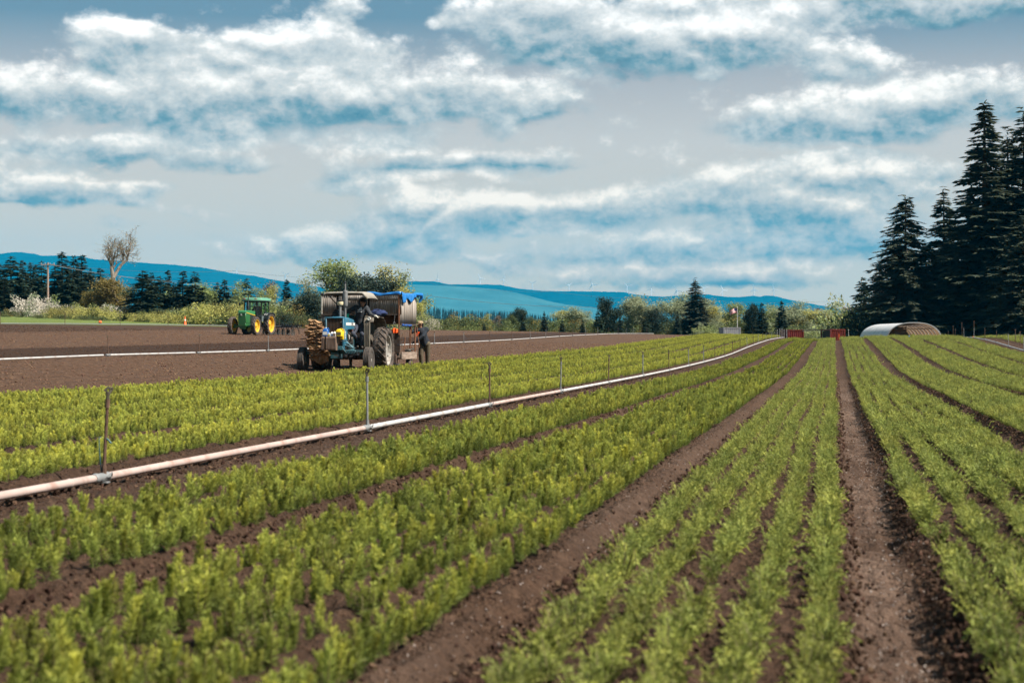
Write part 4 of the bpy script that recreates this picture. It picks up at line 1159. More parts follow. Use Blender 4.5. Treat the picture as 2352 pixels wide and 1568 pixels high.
# ------------------------------------------------------------------ clods and pebbles on the bare soil
clod_mat = mat('clod', (.138, .083, .054), .95, var=.4, scale=9, bump=.6, spec=.1, obj_var=.6)
clod_dark = mat('clod_dark_brown', (.062, .036, .024), .95, var=.35, scale=9, bump=.6, spec=.1, obj_var=.5)
pebble_mat = mat('pebble', (.26, .21, .18), .45, var=.3, scale=20, spec=.5, obj_var=.4)
def clod_mesh(seed, m):
    r = np.random.default_rng(seed); mb = MB(); mb.ball((0, 0, 0), 1, 7, 5)
    mb.v = [tuple(np.array(v) * r.uniform(.6, 1.25) * np.array([1.15, 1, .72])) for v in mb.v]
    return mb.mesh('clod', m, smooth=False)
def clods():
    r = np.random.default_rng(77)
    pts = []; 
    def add(X, Y, s_, lift=.25):
        Z = ground_z(X, Y) + s_ * lift
        pts.append(np.stack([X, Y, Z, s_], -1))
    # tilled field at left
    n = 100000; Y = 38 + (150 - 38) * r.random(n) ** 1.35; c = -15.2 - 46 * r.random(n) ** 1.15
    X = c + S_ROW * Y; k = np.abs(X) < .33 * Y; X, Y = X[k], Y[k]
    add(X, Y, (.007 + .028 * r.random(len(X)) ** 3.5) * np.interp(Y, [38, 150], [1, 1.3]))
    # strip along the near pipe, banks of the tracks
    n = 17000; Y = 6 + 74 * r.random(n) ** 1.6; c = r.uniform(-6.35, -4.45, n); X = c + S_ROW * Y; k = (np.abs(X) < .33 * Y); X, Y = X[k], Y[k]
    add(X, Y, .003 + .018 * r.random(len(X)) ** 3.5)
    for tk in (-3, -2, -1, 0, 1, 2, 3):
        n = 9000; Y = 6 + 54 * r.random(n) ** 1.7; c = TRACK0 + PERIOD * tk + r.choice([-1, 1], n) * r.uniform(.12, .42, n); X = c + S_ROW * Y; k = (np.abs(X) < .33 * Y); X, Y = X[k], Y[k]
        add(X, Y, .0025 + .016 * r.random(len(X)) ** 3.5)
    # between the rows
    n = 16000; Y = 6 + 34 * r.random(n) ** 1.5; X = Y * r.uniform(-.3, .3, n); add(X, Y, .002 + .009 * r.random(n) ** 3)
    a = np.concatenate(pts); n = len(a)
    c = a[:, 0] - S_ROW * a[:, 1]
    dark_soil = (((c > -33.5) & (c < -26)) | (c < -50) | ((c > -15) & (r.random(n) < .75)))
    idx = r.integers(0, 3, n) + np.where(dark_soil, 3, 0)
    scatter('soil_clods', [clod_mesh(i, clod_mat) for i in range(3)] + [clod_mesh(i + 5, clod_dark) for i in range(3)], a[:, :3], r.uniform(0, 6.28, (n, 3)), a[:, 3], idx, 'loose brown soil clods over the tilled ground', 'soil')
    n = 2600; Y = 6 + 40 * r.random(n) ** 1.8; tk = r.choice([-1, 0, 0, 0, 0], n); c = TRACK0 + PERIOD * tk + r.normal(0, .13, n); X = c + S_ROW * Y
    s_ = .0022 + .0045 * r.random(n) ** 2.5; Z = ground_z(X, Y) - .03 * np.interp(Y, [25, 75], [1, 0]) + s_ * .4
    scatter('pebbles', [clod_mesh(40 + i, pebble_mat) for i in range(3)], np.stack([X, Y, Z], -1), r.uniform(0, 6.28, (n, 3)), s_, r.integers(0, 3, n), 'small pale pebbles strewn along the wheel tracks', 'pebbles')
clods()
# ------------------------------------------------------------------ irrigation lines
alu = mat('aluminium_pipe', (.50, .49, .48), .5, .25, var=.12, scale=2.5, dirt=(.30, .21, .17), dirt_amt=.30, dirt_scale=1.6)
alu_rosy = mat('dusty_pipe', (.37, .285, .255), .7, .0, var=.18, scale=1.2, dirt=(.30, .19, .155), dirt_amt=.35, dirt_scale=3)
rust_pipe = mat('rusty_riser', (.11, .065, .045), .8, .2, var=.4, scale=14, bump=.2)
galv = mat('galvanised_riser', (.22, .225, .225), .55, .3, var=.2, scale=10)
brass = mat('sprinkler_brass', (.10, .085, .06), .55, .5, var=.3, scale=20)
strap_teal = mat('teal_strap', (.02, .09, .11), .6)
SEC = 9.27
def pipe_section_meshes(tube_mat, n_ridges, seed):
    """one hand-line section along +y, riser at its near end"""
    r = np.random.default_rng(seed)
    tb = MB(); tb.lathe([(0.0, .026), (0.02, .033), (SEC - .25, .033), (SEC - .2, .026)], (0, 0, .045), 'y', 14)
    for k in range(n_ridges):                                     # joint bands and clamps round the tube
        y = r.uniform(.3, SEC - .3); tb.lathe([(y, .0335), (y + .008, .037), (y + .026, .037), (y + .034, .0335)], (0, 0, .045), 'y', 12)
    cp = MB(); cp.lathe([(-.20, .030), (-.18, .040), (-.15, .041), (-.14, .036), (.04, .036), (.05, .041), (.08, .041), (.10, .032)], (0, 0, .045), 'y', 14)
    cp.box((0, -.02, .006), (.10, .08, .012)); cp.tube([(.05, -.05, .05), (.075, 0, .085), (.05, .06, .05)], .006, 5)
    return tb.mesh('tube', tube_mat), cp.mesh('coupler', galv)
def riser_meshes(m, h):
    rs = MB(); rs.cyl((0, 0, .07), (0, 0, h - .10), .0145, .0145, 8); rs.cyl((0, 0, .07), (0, 0, .14), .024, .02, 8); rs.cyl((0, 0, h - .16), (0, 0, h - .09), .021, .021, 8)
    hd = MB(); hd.cyl((0, 0, h - .10), (0, 0, h - .03), .017, .014, 8)
    hd.tube([(0, 0, h - .055), (.018, 0, h - .035), (.034, 0, h - .012)], [.012, .011, .009], 6)          # nozzle
    hd.tube([(-.028, .010, h - .025), (0, .004, h + .004), (.028, -.004, h - .002)], [.010, .010, .007], 6)  # impact arm
    hd.tube([(-.012, 0, h - .06), (-.015, 0, h - .015), (0, 0, h + .008), (.015, 0, h - .015), (.012, 0, h - .06)], .007, 5)  # bridge
    hd.box((.034, 0, h - .004), (.012, .02, .02))
    return rs.mesh('riser', m), hd.mesh('sprinkler_head', brass)
SECM = {m.name: pipe_section_meshes(m, 3, i) for i, m in enumerate((alu, alu_rosy))}
RIS = [riser_meshes(rust_pipe, .76), riser_meshes(galv, .78), riser_meshes(rust_pipe, .72)]
def pipe_line(c, Ys, label, group, mats_, ris, lay=.0, tilt=None, start_no=1, wob=.0):
    out = []
    for k, Y in enumerate(Ys):
        w0 = wob * math.sin(Y * .09 + c); w1 = wob * math.sin((Y + SEC) * .09 + c)
        X = c + w0 + S_ROW * Y; Y2 = Y + SEC * math.cos(ROW_ANG); X2 = c + w1 + S_ROW * Y2
        z0, z1 = gz(X, Y) + lay, gz(X2, Y2) + lay
        d = Vector((X2 - X, Y2 - Y, z1 - z0)); L_ = d.length
        rz = math.atan2(-d.x, d.y); rx = math.asin(d.z / L_)
        o = empty('irrigation_pipe', (X, Y, z0)); o.rotation_euler = (rx, 0, rz)
        tm = SECM[mats_[k % len(mats_)]]
        t = link('tube', tm[0], o); t.scale = (1, L_ / SEC, 1); link('coupler', tm[1], o)
        rm = RIS[ris[k % len(ris)]]
        rt = tilt[k] if tilt and k < len(tilt) else (random.gauss(0, .02), random.gauss(0, .02))
        rs = link('riser', rm[0], o, rot=(rt[0] - rx, rt[1], 0)); hd_ = link('sprinkler_head', rm[1], rs, rot=(0, 0, random.uniform(-1.2, 1.2) + math.pi * random.randint(0, 1)))
        tag(o, label(k), 'pipe', group); out.append(o)
    return out
Y1 = [15.96 + SEC * math.cos(ROW_ANG) * k for k in range(-1, 24)]
RM = ['dusty_pipe', 'dusty_pipe', 'aluminium_pipe', 'dusty_pipe', 'aluminium_pipe', 'aluminium_pipe', 'aluminium_pipe']
near_line = pipe_line(PIPE1_C, Y1, lambda k: ['dusty rose pipe section entering the view at the left edge', 'dusty rose pipe section with the leaning dark riser nearest the camera'][k] if k < 2 else f'irrigation pipe section through the seedlings, riser {ORD[k]} from the left', 'pipe sections of the near line',
          RM + ['aluminium_pipe'] * 30, [0, 0, 1, 0, 1, 0, 1, 0, 1, 1, 2, 0], .012, [(0, 0), (0, .055)], wob=.06)
# teal hook strap tied to the nearest riser
hk = MB(); hk.tube([(-.012, 0, .36), (-.032, .0, .365), (-.034, .0, .30), (-.022, 0, .15), (-.012, 0, .06)], .005, 6); hk.tube([(.012, -.01, .36), (.04, -.01, .345), (.065, -.01, .315)], [.006, .008, .009], 6)
p = near_line[1]; hk.build('hook_strap', [strap_teal], None, loc=p.location)
tag(bpy.data.objects['hook_strap'], 'teal and brown hook strap tied to the nearest dark riser', 'strap')
Y2 = [68.0 - SEC * math.cos(ROW_ANG) * 2 + SEC * 1.03 * math.cos(ROW_ANG) * k for k in range(24)]
pipe_line(PIPE2_C, Y2, lambda k: f'white irrigation pipe section in the tilled field, riser {ORD[k]} from the left' if k else 'white irrigation pipe section at the left edge of the tilled field', 'pipe sections across the tilled field', ['aluminium_pipe'], [1, 1, 2, 0], .06, wob=.15)
Y3 = [88 + SEC * math.cos(ROW_ANG) * k for k in range(9)]
pipe_line(PIPE3_C, Y3, lambda k: f'white irrigation pipe section at right before the conifers, {ORD[k + 1]} from the right edge', 'pipe sections at right', ['aluminium_pipe'], [0, 1, 1, 0], .06, wob=.1)
# far line along the verge of the tilled field
Y4 = [148 + 12.4 * k for k in range(9)]
for k, Y in enumerate(Y4):
    X = -62.0 + S_ROW * Y; X2 = -62.0 + S_ROW * (Y + 12.3); z0, z1 = gz(X, Y), gz(X2, Y + 12.3)
    mb = MB(); mb.cyl((0, 0, .10), (X2 - X, 12.3, .10 + z1 - z0), .04, .04, 8)
    o = mb.build('irrigation_pipe', galv, None, loc=(X, Y, z0)); ps = MB(); ps.cyl((0, 0, 0), (0, 0, 1.0), .022, .022, 6); ps.build('riser', rust_pipe, o)
    tag(o, f'pale pipe length along the grass verge at left, {ORD[k + 1]} from the left', 'pipe', 'pipe lengths along the verge')
# lone sprinkler stakes beyond the crest at right and left
def stake(x, ytop, D, label, m=rust_pipe, h=None):
    X = (x - 1176) / F * D; z = gz(X, D); h = h or max(.6, CAM_H + (784 - ytop) / F * D - z)
    mb = MB(); mb.cyl((0, 0, -.05), (0, 0, h), .02, .016, 7); mb.tube([(-.05, 0, h - .02), (0, 0, h + .015), (.055, 0, h)], .012, 5)
    o = mb.build('sprinkler_riser', m, None, loc=(X, D, z)); tag(o, label, 'riser', 'lone sprinkler risers')
for i, (x, y, D) in enumerate([(2189, 749, 146), (2209, 741, 143), (2237, 738, 150)]):
    stake(x, y, D, f'lone sprinkler riser before the right-hand conifers, {ORD[i + 1]} from the left')
for i, (x, y, D) in enumerate([(1785, 757, 218), (1791, 755, 222), (1796, 755, 224), (1801, 757, 220), (1807, 757, 222)]):
    stake(x, y, D, f'white stake in the cluster left of the first red container, {ORD[i + 1]} from the left', alu)
for i, (x, y, D) in enumerate([(2332, 757, 118), (2343, 762, 112)]):
    stake(x, y, D, ['forked riser near the right edge', 'last dark riser at the right edge'][i] + ' beside the right pipe')
stake(1949, 757, 196, 'white post just right of the second red container', alu)

# markers
orange = mat('marker_orange', (.75, .13, .03), .6)
blue_mk = mat('marker_blue', (.03, .16, .42), .6)
def marker(name, m, x, y, D, w, h, label):
    X = (x - 1176) / F * D; mb = MB(); mb.box((0, 0, h / 2), (w, .02, h), ch=.006); mb.cyl((0, 0, -.25), (0, 0, .05), .008, .008, 6)
    o = mb.build(name, m, None, loc=(X, D, CAM_H + (784 - y) / F * D)); tag(o, label, 'marker')
marker('row_marker', blue_mk, 2088, 774, 126, .07, .11, 'small blue tag among the right-hand seedlings before the hoop house')
marker('row_marker', orange, 2235, 777, 138, .06, .14, 'small orange tag near the start of the right-hand pipe')
marker('row_marker', orange, 1927, 775, 160, .05, .30, 'slim orange stake before the second red container')
def cone():
    D = 214; X = (425 - 1176) / F * D; z = gz(X, D)
    root = empty('traffic_cone', (X, D, z)); b = MB(); b.box((0, 0, .02), (.38, .38, .04), ch=.01); b.build('base', orange, root)
    k = MB(); k.lathe([(.04, .15), (.06, .14), (.85, .035), (.87, .0)], (0, 0, 0), 'z', 16); c_ = k.build('cone', orange, root)
    s_ = MB(); s_.lathe([(.42, .099), (.425, .102), (.56, .083), (.565, .08)], (0, 0, 0), 'z', 16); s_.build('band', mat('band_pale', (.75, .6, .5), .5), c_)
    root.scale = (1.1, 1.1, 1.1); tag(root, 'orange traffic cone standing on the grass verge', 'cone')
cone()
mb = MB(); mb.ball((0, 0, .14), (.17, .17, .14), 12, 8); mb.cyl((0, 0, .26), (0, 0, .32), .03, .02, 8)
X = (230 - 1176) / F * 190; tag(mb.build('float_buoy', orange, None, loc=(X, 190, gz(X, 190))), 'round orange float lying at the soil edge far left', 'float')

# ------------------------------------------------------------------ utility pole and wires
pole_wood = mat('pole_wood', (.26, .19, .155), .9, var=.25, scale=4, bump=.3)
wire_m = mat('wire', (.06, .08, .09), .5)
def utility_pole():
    D = 250; X = (110 - 1176) / F * D; z = gz(X, D); top = CAM_H + (784 - 603) / F * D - z
    root = empty('utility_pole', (X, D, z))
    p = MB(); p.cyl((0, 0, -.3), (0, 0, top), .17, .11, 12); p.build('pole', pole_wood, root)
    a = MB(); a.box((0, -.13, top - .28), (1.75, .1, .12), ch=.01); a.tube([(0, -.12, top - .9), (.5, -.14, top - .34)], .02, 5); a.tube([(0, -.12, top - .9), (-.5, -.14, top - .34)], .02, 5); ar = a.build('crossarm', pole_wood, root)
    for k in (-.8, -.3, .3, .8):
        i = MB(); i.lathe([(0, .03), (.06, .055), (.10, .04), (.16, .05), (.2, .01)], (k, -.13, top - .22), 'z', 10); i.build('insulator', mat('insulator', (.3, .32, .33), .3), ar)
    tag(root, 'weathered wooden utility pole with crossarm behind the left verge', 'pole')
    return X, D, z + top
ux, uy, uz = utility_pole()
def wire(pts, r_, label):
    P = [px(*q) for q in pts]; out = []
    for i in range(len(P) - 1):
        for k in range(12):
            t = k / 12; q = P[i].lerp(P[i + 1], t); q.z -= .5 * 4 * t * (1 - t); out.append(q)
    out.append(P[-1]); mb = MB(); mb.tube(out, r_, 5)
    tag(mb.build('power_line', wire_m), label, 'wire', 'power lines')
wire([(-200, 600, 262), (110, 607, 250), (560, 660, 262), (947, 674, 292), (1356, 705, 320), (1521, 715, 330), (1700, 719, 340), (1960, 726, 350)], .028, 'lower power line crossing before the blue hills')
wire([(110, 606, 250.3), (540, 622, 275), (941, 643, 300), (1271, 670, 330), (1560, 684, 350), (1900, 692, 370), (2000, 694, 380)], .016, 'thin upper power line along the ridge')
wire([(-200, 597, 262), (110, 606, 249.7), (500, 650, 258), (640, 664, 262)], .016, 'thin power line from the pole behind the left conifers')

# ------------------------------------------------------------------ containers, flag, hoop house
red_paint = mat('container_red', (.13, .014, .010), .65, var=.2, scale=1.5, dirt=(.09, .02, .015), dirt_amt=.3, dirt_scale=1.2)
grey_paint = mat('container_grey', (.30, .30, .31), .6, .2, var=.15, scale=1.5, dirt=(.2, .17, .15), dirt_amt=.3, dirt_scale=1.2)
shade_m = mat('shade_dark', (.03, .02, .018), .9)  # colour of the dark sheet that paints shade on a container's left side
def container(x0, x1, ytop, D, m, label, length=6.0, shade_left=False, name='shipping_container'):
    X0, X1 = (x0 - 1176) / F * D, (x1 - 1176) / F * D; w = X1 - X0; top = CAM_H + (784 - ytop) / F * D
    z = gz((X0 + X1) / 2, D); h = top - z + .1
    root = empty(name, ((X0 + X1) / 2, D, z - .1))
    def corr(mb, a, b, n, depth=.036):
        # trapezoid corrugation between two plan points
        a, b = Vector((a[0], a[1], 0)), Vector((b[0], b[1], 0)); d = b - a; nrm = Vector((d.y, -d.x, 0)).normalized()
        pts = []
        for i in range(n):
            for t, off in ((0, 0), (.3, 0), (.45, depth), (.85, depth)): pts.append(a + d * ((i + t) / n) + nrm * off)
        pts.append(b)
        mb.grid(lambda u, v: pts[int(round(u * (len(pts) - 1)))] + Vector((0, 0, .14 + v * (h - .26))), len(pts) - 1, 1)
    for a, b, n in (((-w / 2, 0), (w / 2, 0), max(8, int(w / .27))), ((w / 2, 0), (w / 2, length), 20), ((-w / 2, length), (-w / 2, 0), 20)):
        if shade_left and a[0] < 0 and b[0] < 0: continue
        mb = MB(); corr(mb, a, b, n); mb.build('corrugated_wall', m, root, smooth=False)
    f = MB()
    for sx in (-1, 1):
        for y in (0, length): f.box((sx * (w / 2), y, h / 2), (.13, .13, h))
    for zz in (.07, h - .06):
        f.box((0, 0, zz), (w, .12, .12)); f.box((0, length, zz), (w, .12, .12)); f.box((w / 2, length / 2, zz), (.12, length, .12)); f.box((-w / 2, length / 2, zz), (.12, length, .12))
    f.build('frame', m, root, smooth=False)
    rf = MB(); rf.box((0, length / 2, h - .035), (w - .1, length - .1, .04)); rf.build('roof', m, root)
    if shade_left:
        d = MB(); d.box((-w / 2 + .12, length / 2, h / 2), (.04, length - .3, h - .3)); d.build('shade_sheet', shade_m, root)
    tag(root, label, 'container')
    return root
container(1663, 1700, 751.6, 258, grey_paint, 'grey corrugated container beside the flagpole', name='shipping_container')
container(1810, 1845, 757, 232, red_paint, 'left red corrugated container beyond the field crest')
container(1908, 1940, 755.6, 196, red_paint, 'right red corrugated container beyond the field crest', shade_left=True)
bm_ = MB(); a, b = px(1843, 757.8, 231.5), px(1914, 755, 197.5); bm_.hexa([a + Vector(q) for q in ((0, -.1, -.12), (0, .1, -.12), (0, .1, .0), (0, -.1, .0))] + [b + Vector(q) for q in ((0, -.1, -.12), (0, .1, -.12), (0, .1, 0), (0, -.1, 0))])
tag(bm_.build('timber_beam', mat('grey_timber', (.22, .18, .15), .9, var=.3, scale=3), smooth=False), 'long weathered beam spanning the two red containers', 'beam')

flag_r = mat('flag_red', (.45, .03, .05), .8); flag_w = mat('flag_white', (.70, .68, .66), .8); flag_b = mat('flag_blue', (.03, .04, .16), .8)
def flag():
    D = 268; base = px(1693.5, 757, D); root = empty('flagpole', (base.x, D, gz(base.x, D))); z0 = root.location.z
    top = CAM_H + (784 - 706) / F * D - z0
    p = MB(); p.cyl((0, 0, -.1), (0, 0, top), .06, .035, 10); p.ball((0, 0, top + .05), .07, 8, 6); p.build('pole', alu, root)
    tag(root, 'white flagpole above the grey container', 'flagpole')
    W, H = 1.05, .64; fl = MB()
    def pos(u, v): return Vector((-.04 - u * W * .92, .10 * math.sin(u * 7 + v), top - .1 - v * H - .33 * u * u * .9 + .04 * math.sin(u * 6)))
    nu = 20
    for s_ in range(13):
        for i in range(nu):
            u0, u1 = i / nu, (i + 1) / nu
            fl.m = 2 if (s_ < 7 and u1 <= .4001) else (0 if s_ % 2 == 0 else 1)
            fl.add([pos(u0, s_ / 13), pos(u1, s_ / 13), pos(u1, (s_ + 1) / 13), pos(u0, (s_ + 1) / 13)], [(0, 1, 2, 3)])
    st = MB()
    for rr in range(9):
        for k in range(6 if rr % 2 == 0 else 5):
            u = .4 * (k + (.5 if rr % 2 == 0 else 1)) / 6; v = 7 / 13 * (rr + .7) / 9.4; q = pos(u, v)
            st.add([q + Vector((.016 * math.cos(a), -.004, .016 * math.sin(a))) for a in [math.pi / 2 + j * 4 * math.pi / 5 for j in range(5)]], [(0, 1, 2), (2, 3, 4), (4, 0, 2)])
    o = fl.build('flag', [flag_r, flag_w, flag_b], None, loc=root.location, mod='solid'); st.build('stars', flag_w, o)
    tag(o, 'striped flag with starred blue canton drooping from the flagpole', 'flag')
flag()

film = mat('poly_film', (.80, .80, .81), .45, var=.1, scale=1.2, trans=.4, dirt=(.62, .61, .60), dirt_amt=.25, dirt_scale=.8)
film_in = mat('poly_film_lining', (.44, .29, .18), .7, var=.25, scale=.9, trans=.5)
hoop_m = mat('hoop_steel', (.12, .09, .07), .6, .4)
def hoop_house():
    D0 = 176; xc = (2100 - 1176) / F * D0; z = gz(xc, D0)
    r = 2.45; H = CAM_H + (784 - 741) / F * D0 - z; Lh = 13.0
    ang = math.atan2(1.1, Lh)
    root = empty('hoop_house', (xc, D0, z), math.atan2(.15, 1) * 0 + .012)
    def arch(t, y, k=1.0): 
        a = math.pi * t
        return Vector((-r * k * math.copysign(abs(math.cos(a)) ** .85, math.cos(a)), y, H * k * abs(math.sin(a)) ** .8))
    nbay = 9
    for b in range(nbay):
        y0, y1 = Lh * b / nbay, Lh * (b + 1) / nbay
        def fn(u, v, y0=y0, y1=y1, k=1.0):
            p = arch(u, y0 + (y1 - y0) * v, k); s_ = 1 - .008 * math.sin(math.pi * v); return Vector((p.x * s_, p.y, p.z * s_))
        mb = MB(); mb.grid(fn, 26, 4); mb.build('cover_panel', film, root)
        mi = MB(); mi.grid(lambda u, v, y0=y0, y1=y1: arch(u, y0 + .03 + (y1 - y0 - .06) * v, .975), 26, 2); mi.build('lining_panel', film_in, root)
    for b in range(nbay + 1):
        mb = MB(); mb.tube([arch(i / 26, Lh * b / nbay + (.02 if b == 0 else 0), .955 if b else 1.0) for i in range(27)], .035 if b else .05, 6); mb.build('hoop', hoop_m if b else galv, root)
    pl = MB()
    for t in (.25, .5, .75): pl.tube([arch(t, .05, .94), arch(t, Lh - .1, .94)], .03, 6)
    pl.build('purlin', hoop_m, root)
    tag(root, 'white plastic hoop house with brown lining before the tall conifers', 'greenhouse')
    # crates inside
    wood_d = mat('crate_wood', (.10, .065, .045), .9, var=.3, scale=5)
    for k, (dx, dy, w, h) in enumerate(((-1.35, 1.6, .9, 1.25), (-.7, 2.0, .7, 1.45))):
        c = MB()
        for zz in np.arange(.06, h, .16): c.box((0, -.3, zz), (w, .03, .12)); c.box((-w / 2, 0, zz), (.03, .6, .12)); c.box((w / 2, 0, zz), (.03, .6, .12))
        for sx in (-1, 1): c.box((sx * (w / 2 - .04), -.27, h / 2), (.07, .05, h))
        c.box((0, 0, .02), (w, .6, .04))
        tag(c.build('slatted_crate', wood_d, None, loc=(xc + dx, D0 + dy, z), smooth=False), ['brown slatted crate at the left inside the hoop house mouth', 'taller brown crate inside the hoop house mouth'][k], 'crate')
hoop_house()
# ------------------------------------------------------------------ vehicles: shared pieces
rubber = mat('tyre_rubber', (.030, .027, .025), .9, var=.25, scale=6, dirt=(.105, .080, .064), dirt_amt=.55, dirt_scale=5, bump=.3)
rubber_dusty = mat('tyre_dusty', (.070, .058, .050), .95, var=.25, scale=6, dirt=(.035, .03, .027), dirt_amt=.4, dirt_scale=6, bump=.3)
black_iron = mat('black_iron', (.022, .022, .024), .55, .2, var=.3, scale=8)
grease = mat('greasy_steel', (.050, .046, .042), .5, .4, var=.4, scale=10, dirt=(.10, .075, .055), dirt_amt=.35, dirt_scale=5)
def streak(name, cols, sc=(9, 9, .6), rough=.7, lo=.3, hi=.7, bump=0.0):
    if name in MATS: return MATS[name]
    m = bpy.data.materials.new(name); m.use_nodes = True; N, L = m.node_tree.nodes, m.node_tree.links
    b = N['Principled BSDF']; b.inputs['Roughness'].default_value = rough; b.inputs['Specular IOR Level'].default_value = .25
    tc = N.new('ShaderNodeTexCoord'); mp = N.new('ShaderNodeMapping'); mp.inputs['Scale'].default_value = sc; L.new(tc.outputs['Object'], mp.inputs[0])
    n = N.new('ShaderNodeTexNoise'); n.inputs['Scale'].default_value = 1; n.inputs['Detail'].default_value = 6; n.inputs['Roughness'].default_value = .65; L.new(mp.outputs[0], n.inputs['Vector'])
    r = N.new('ShaderNodeValToRGB'); e = r.color_ramp.elements
    while len(e) < len(cols): e.new(.5)
    for i, (q, c) in enumerate(zip(e, cols)): q.position = lo + (hi - lo) * i / (len(cols) - 1); q.color = (*c, 1)
    L.new(n.outputs[0], r.inputs[0]); L.new(r.outputs[0], b.inputs['Base Color'])
    if bump:
        bp = N.new('ShaderNodeBump'); bp.inputs['Strength'].default_value = bump; bp.inputs['Distance'].default_value = .01; L.new(n.outputs[0], bp.inputs['Height']); L.new(bp.outputs[0], b.inputs['Normal'])
    MATS[name] = m; return m

def wheel(parent, c, Rr, W, rim_r, out, tyre_m, rim_m, lugs=0, dish=.04, ribs=0, hub_m=None, bolts=8, holes=0, turn=0.0):
    """wheel with its axle along local x; out = +1/-1 the outer side"""
    s_ = W / 2; hu = MB()
    hu.lathe([(-.10, .05), (-.09, .12), (.0, .12), (.02, .09), (.07, .085), (.09, .05)], (0, 0, 0), 'x', 16)
    w = hu.build('wheel', hub_m or rim_m, parent, loc=c, rot=(0, 0, (0 if out > 0 else math.pi) + turn))
    t = MB()
    d = Rr - rim_r
    t.lathe([(-s_ * .72, rim_r), (-s_ * .98, rim_r + d * .22), (-s_ * 1.04, rim_r + d * .5), (-s_ * .98, Rr - d * .16), (-s_ * .80, Rr - d * .045), (-s_ * .4, Rr - d * .01), (0, Rr),
             (s_ * .4, Rr - d * .01), (s_ * .80, Rr - d * .045), (s_ * .98, Rr - d * .16), (s_ * 1.04, rim_r + d * .5), (s_ * .98, rim_r + d * .22), (s_ * .72, rim_r)], (0, 0, 0), 'x', 44, True)
    if lugs:
        h = .042 * Rr / .72
        for sd in (-1, 1):
            for k in range(lugs):
                a0 = 2 * math.pi * (k + (.5 if sd > 0 else 0)) / lugs
                pts = []
                st = ((-.06, 0.0, Rr - .005), (.55, .20, Rr - .02), (.92, .31, Rr - d * .09), (1.06, .345, Rr - d * .30))
                rings = []
                for (u, da, r0) in st:
                    for_ = []
                    for dz, dw in ((0, -1), (0, 1), (1, .75), (1, -.75)):
                        a = a0 + da + dw * .034 * (.72 / Rr) ** .5
                        rr = r0 - .012 if dz == 0 else r0 + h * (1 if u < 1 else .35)
                        for_.append((sd * u * s_, rr * math.cos(a), rr * math.sin(a)))
                    rings.append(for_)
                t.loft(rings)
    if ribs:
        for k in range(ribs):
            x = s_ * (-.7 + 1.4 * k / (ribs - 1)); t.lathe([(x - .014, Rr - .012), (x - .010, Rr + .012), (x + .010, Rr + .012), (x + .014, Rr - .012)], (0, 0, 0), 'x', 44)
    t.build('tyre', tyre_m, w)
    rm = MB()
    rm.lathe([(-s_ * .74, rim_r + .012), (-s_ * .70, rim_r - .02), (-s_ * .3, rim_r - .05), (s_ * .3, rim_r - .05), (s_ * .70, rim_r - .02), (s_ * .76, rim_r + .014), (s_ * .72, rim_r - .03), (s_ * .3, rim_r - .065), (-s_ * .3, rim_r - .065), (-s_ * .7, rim_r - .03)], (0, 0, 0), 'x', 40, True)
    rm.lathe([(dish - .012, rim_r - .055), (dish + .03, rim_r * .72), (dish + .012, rim_r * .5), (dish + .02, .10), (dish + .005, .10), (dish, rim_r * .5), (dish + .018, rim_r * .72), (dish - .024, rim_r - .055)], (0, 0, 0), 'x', 40, True)
    r_o = rm.build('rim', rim_m, w)
    bo = MB()
    for k in range(bolts):
        a = 2 * math.pi * k / bolts; bo.cyl((dish + .01, .095 * math.cos(a) * 1.25, .095 * math.sin(a) * 1.25), (dish + .035, .095 * 1.25 * math.cos(a), .095 * 1.25 * math.sin(a)), .013, .013, 6)
    for k in range(holes):      # rim lugs that clamp the disc
        a = 2 * math.pi * (k + .5) / holes; q = rim_r * .86
        bo.box((dish + .03, q * math.cos(a), q * math.sin(a)), (.05, .10, .07), Matrix.Rotation(a, 3, 'X'), ch=.01)
    bo.build('bolts', hub_m or rim_m, r_o)
    return w

def text_mesh(body, size, m, extrude=.002):
    cu = bpy.data.curves.new('lettering', 'FONT'); cu.body = body; cu.size = size; cu.extrude = extrude; cu.align_x = 'CENTER'; cu.align_y = 'CENTER'
    ob = bpy.data.objects.new('lettering', cu); C.objects.link(ob)
    me = bpy.data.meshes.new_from_object(ob); me.materials.clear(); me.materials.append(m)
    bpy.data.objects.remove(ob); return me

# ------------------------------------------------------------------ the blue tractor
ford_blue = mat('tractor_blue', (.022, .118, .185), .5, var=.2, scale=4, dirt=(.075, .085, .080), dirt_amt=.28, dirt_scale=4, spec=.4)
ford_blue_d = mat('tractor_blue_worn', (.022, .095, .120), .6, var=.3, scale=6, dirt=(.07, .06, .05), dirt_amt=.4, dirt_scale=6)
cream = mat('aged_white', (.42, .40, .35), .6, var=.15, scale=4, dirt=(.20, .16, .12), dirt_amt=.35, dirt_scale=4)
fender_m = streak('fender_aged', [(.05, .04, .032), (.12, .10, .08), (.30, .275, .22)], (9, 9, 1.2))
decal_w = mat('decal_white', (.60, .58, .54), .6, var=.15, scale=10)
decal_d = mat('decal_dark', (.05, .05, .06), .6)
weight_m = streak('rusty_weights', [(.055, .035, .026), (.13, .085, .062), (.20, .145, .11)], (14, 14, 2.5))
chrome_d = mat('muffler_grey', (.20, .20, .20), .5, .4, var=.25, scale=6)
T_Y = 62.6; T_X = (771.3 - 1176) / F * T_Y
T_Z = CAM_H + (784 - 856.5) / F * T_Y
TROT = -ROW_ANG
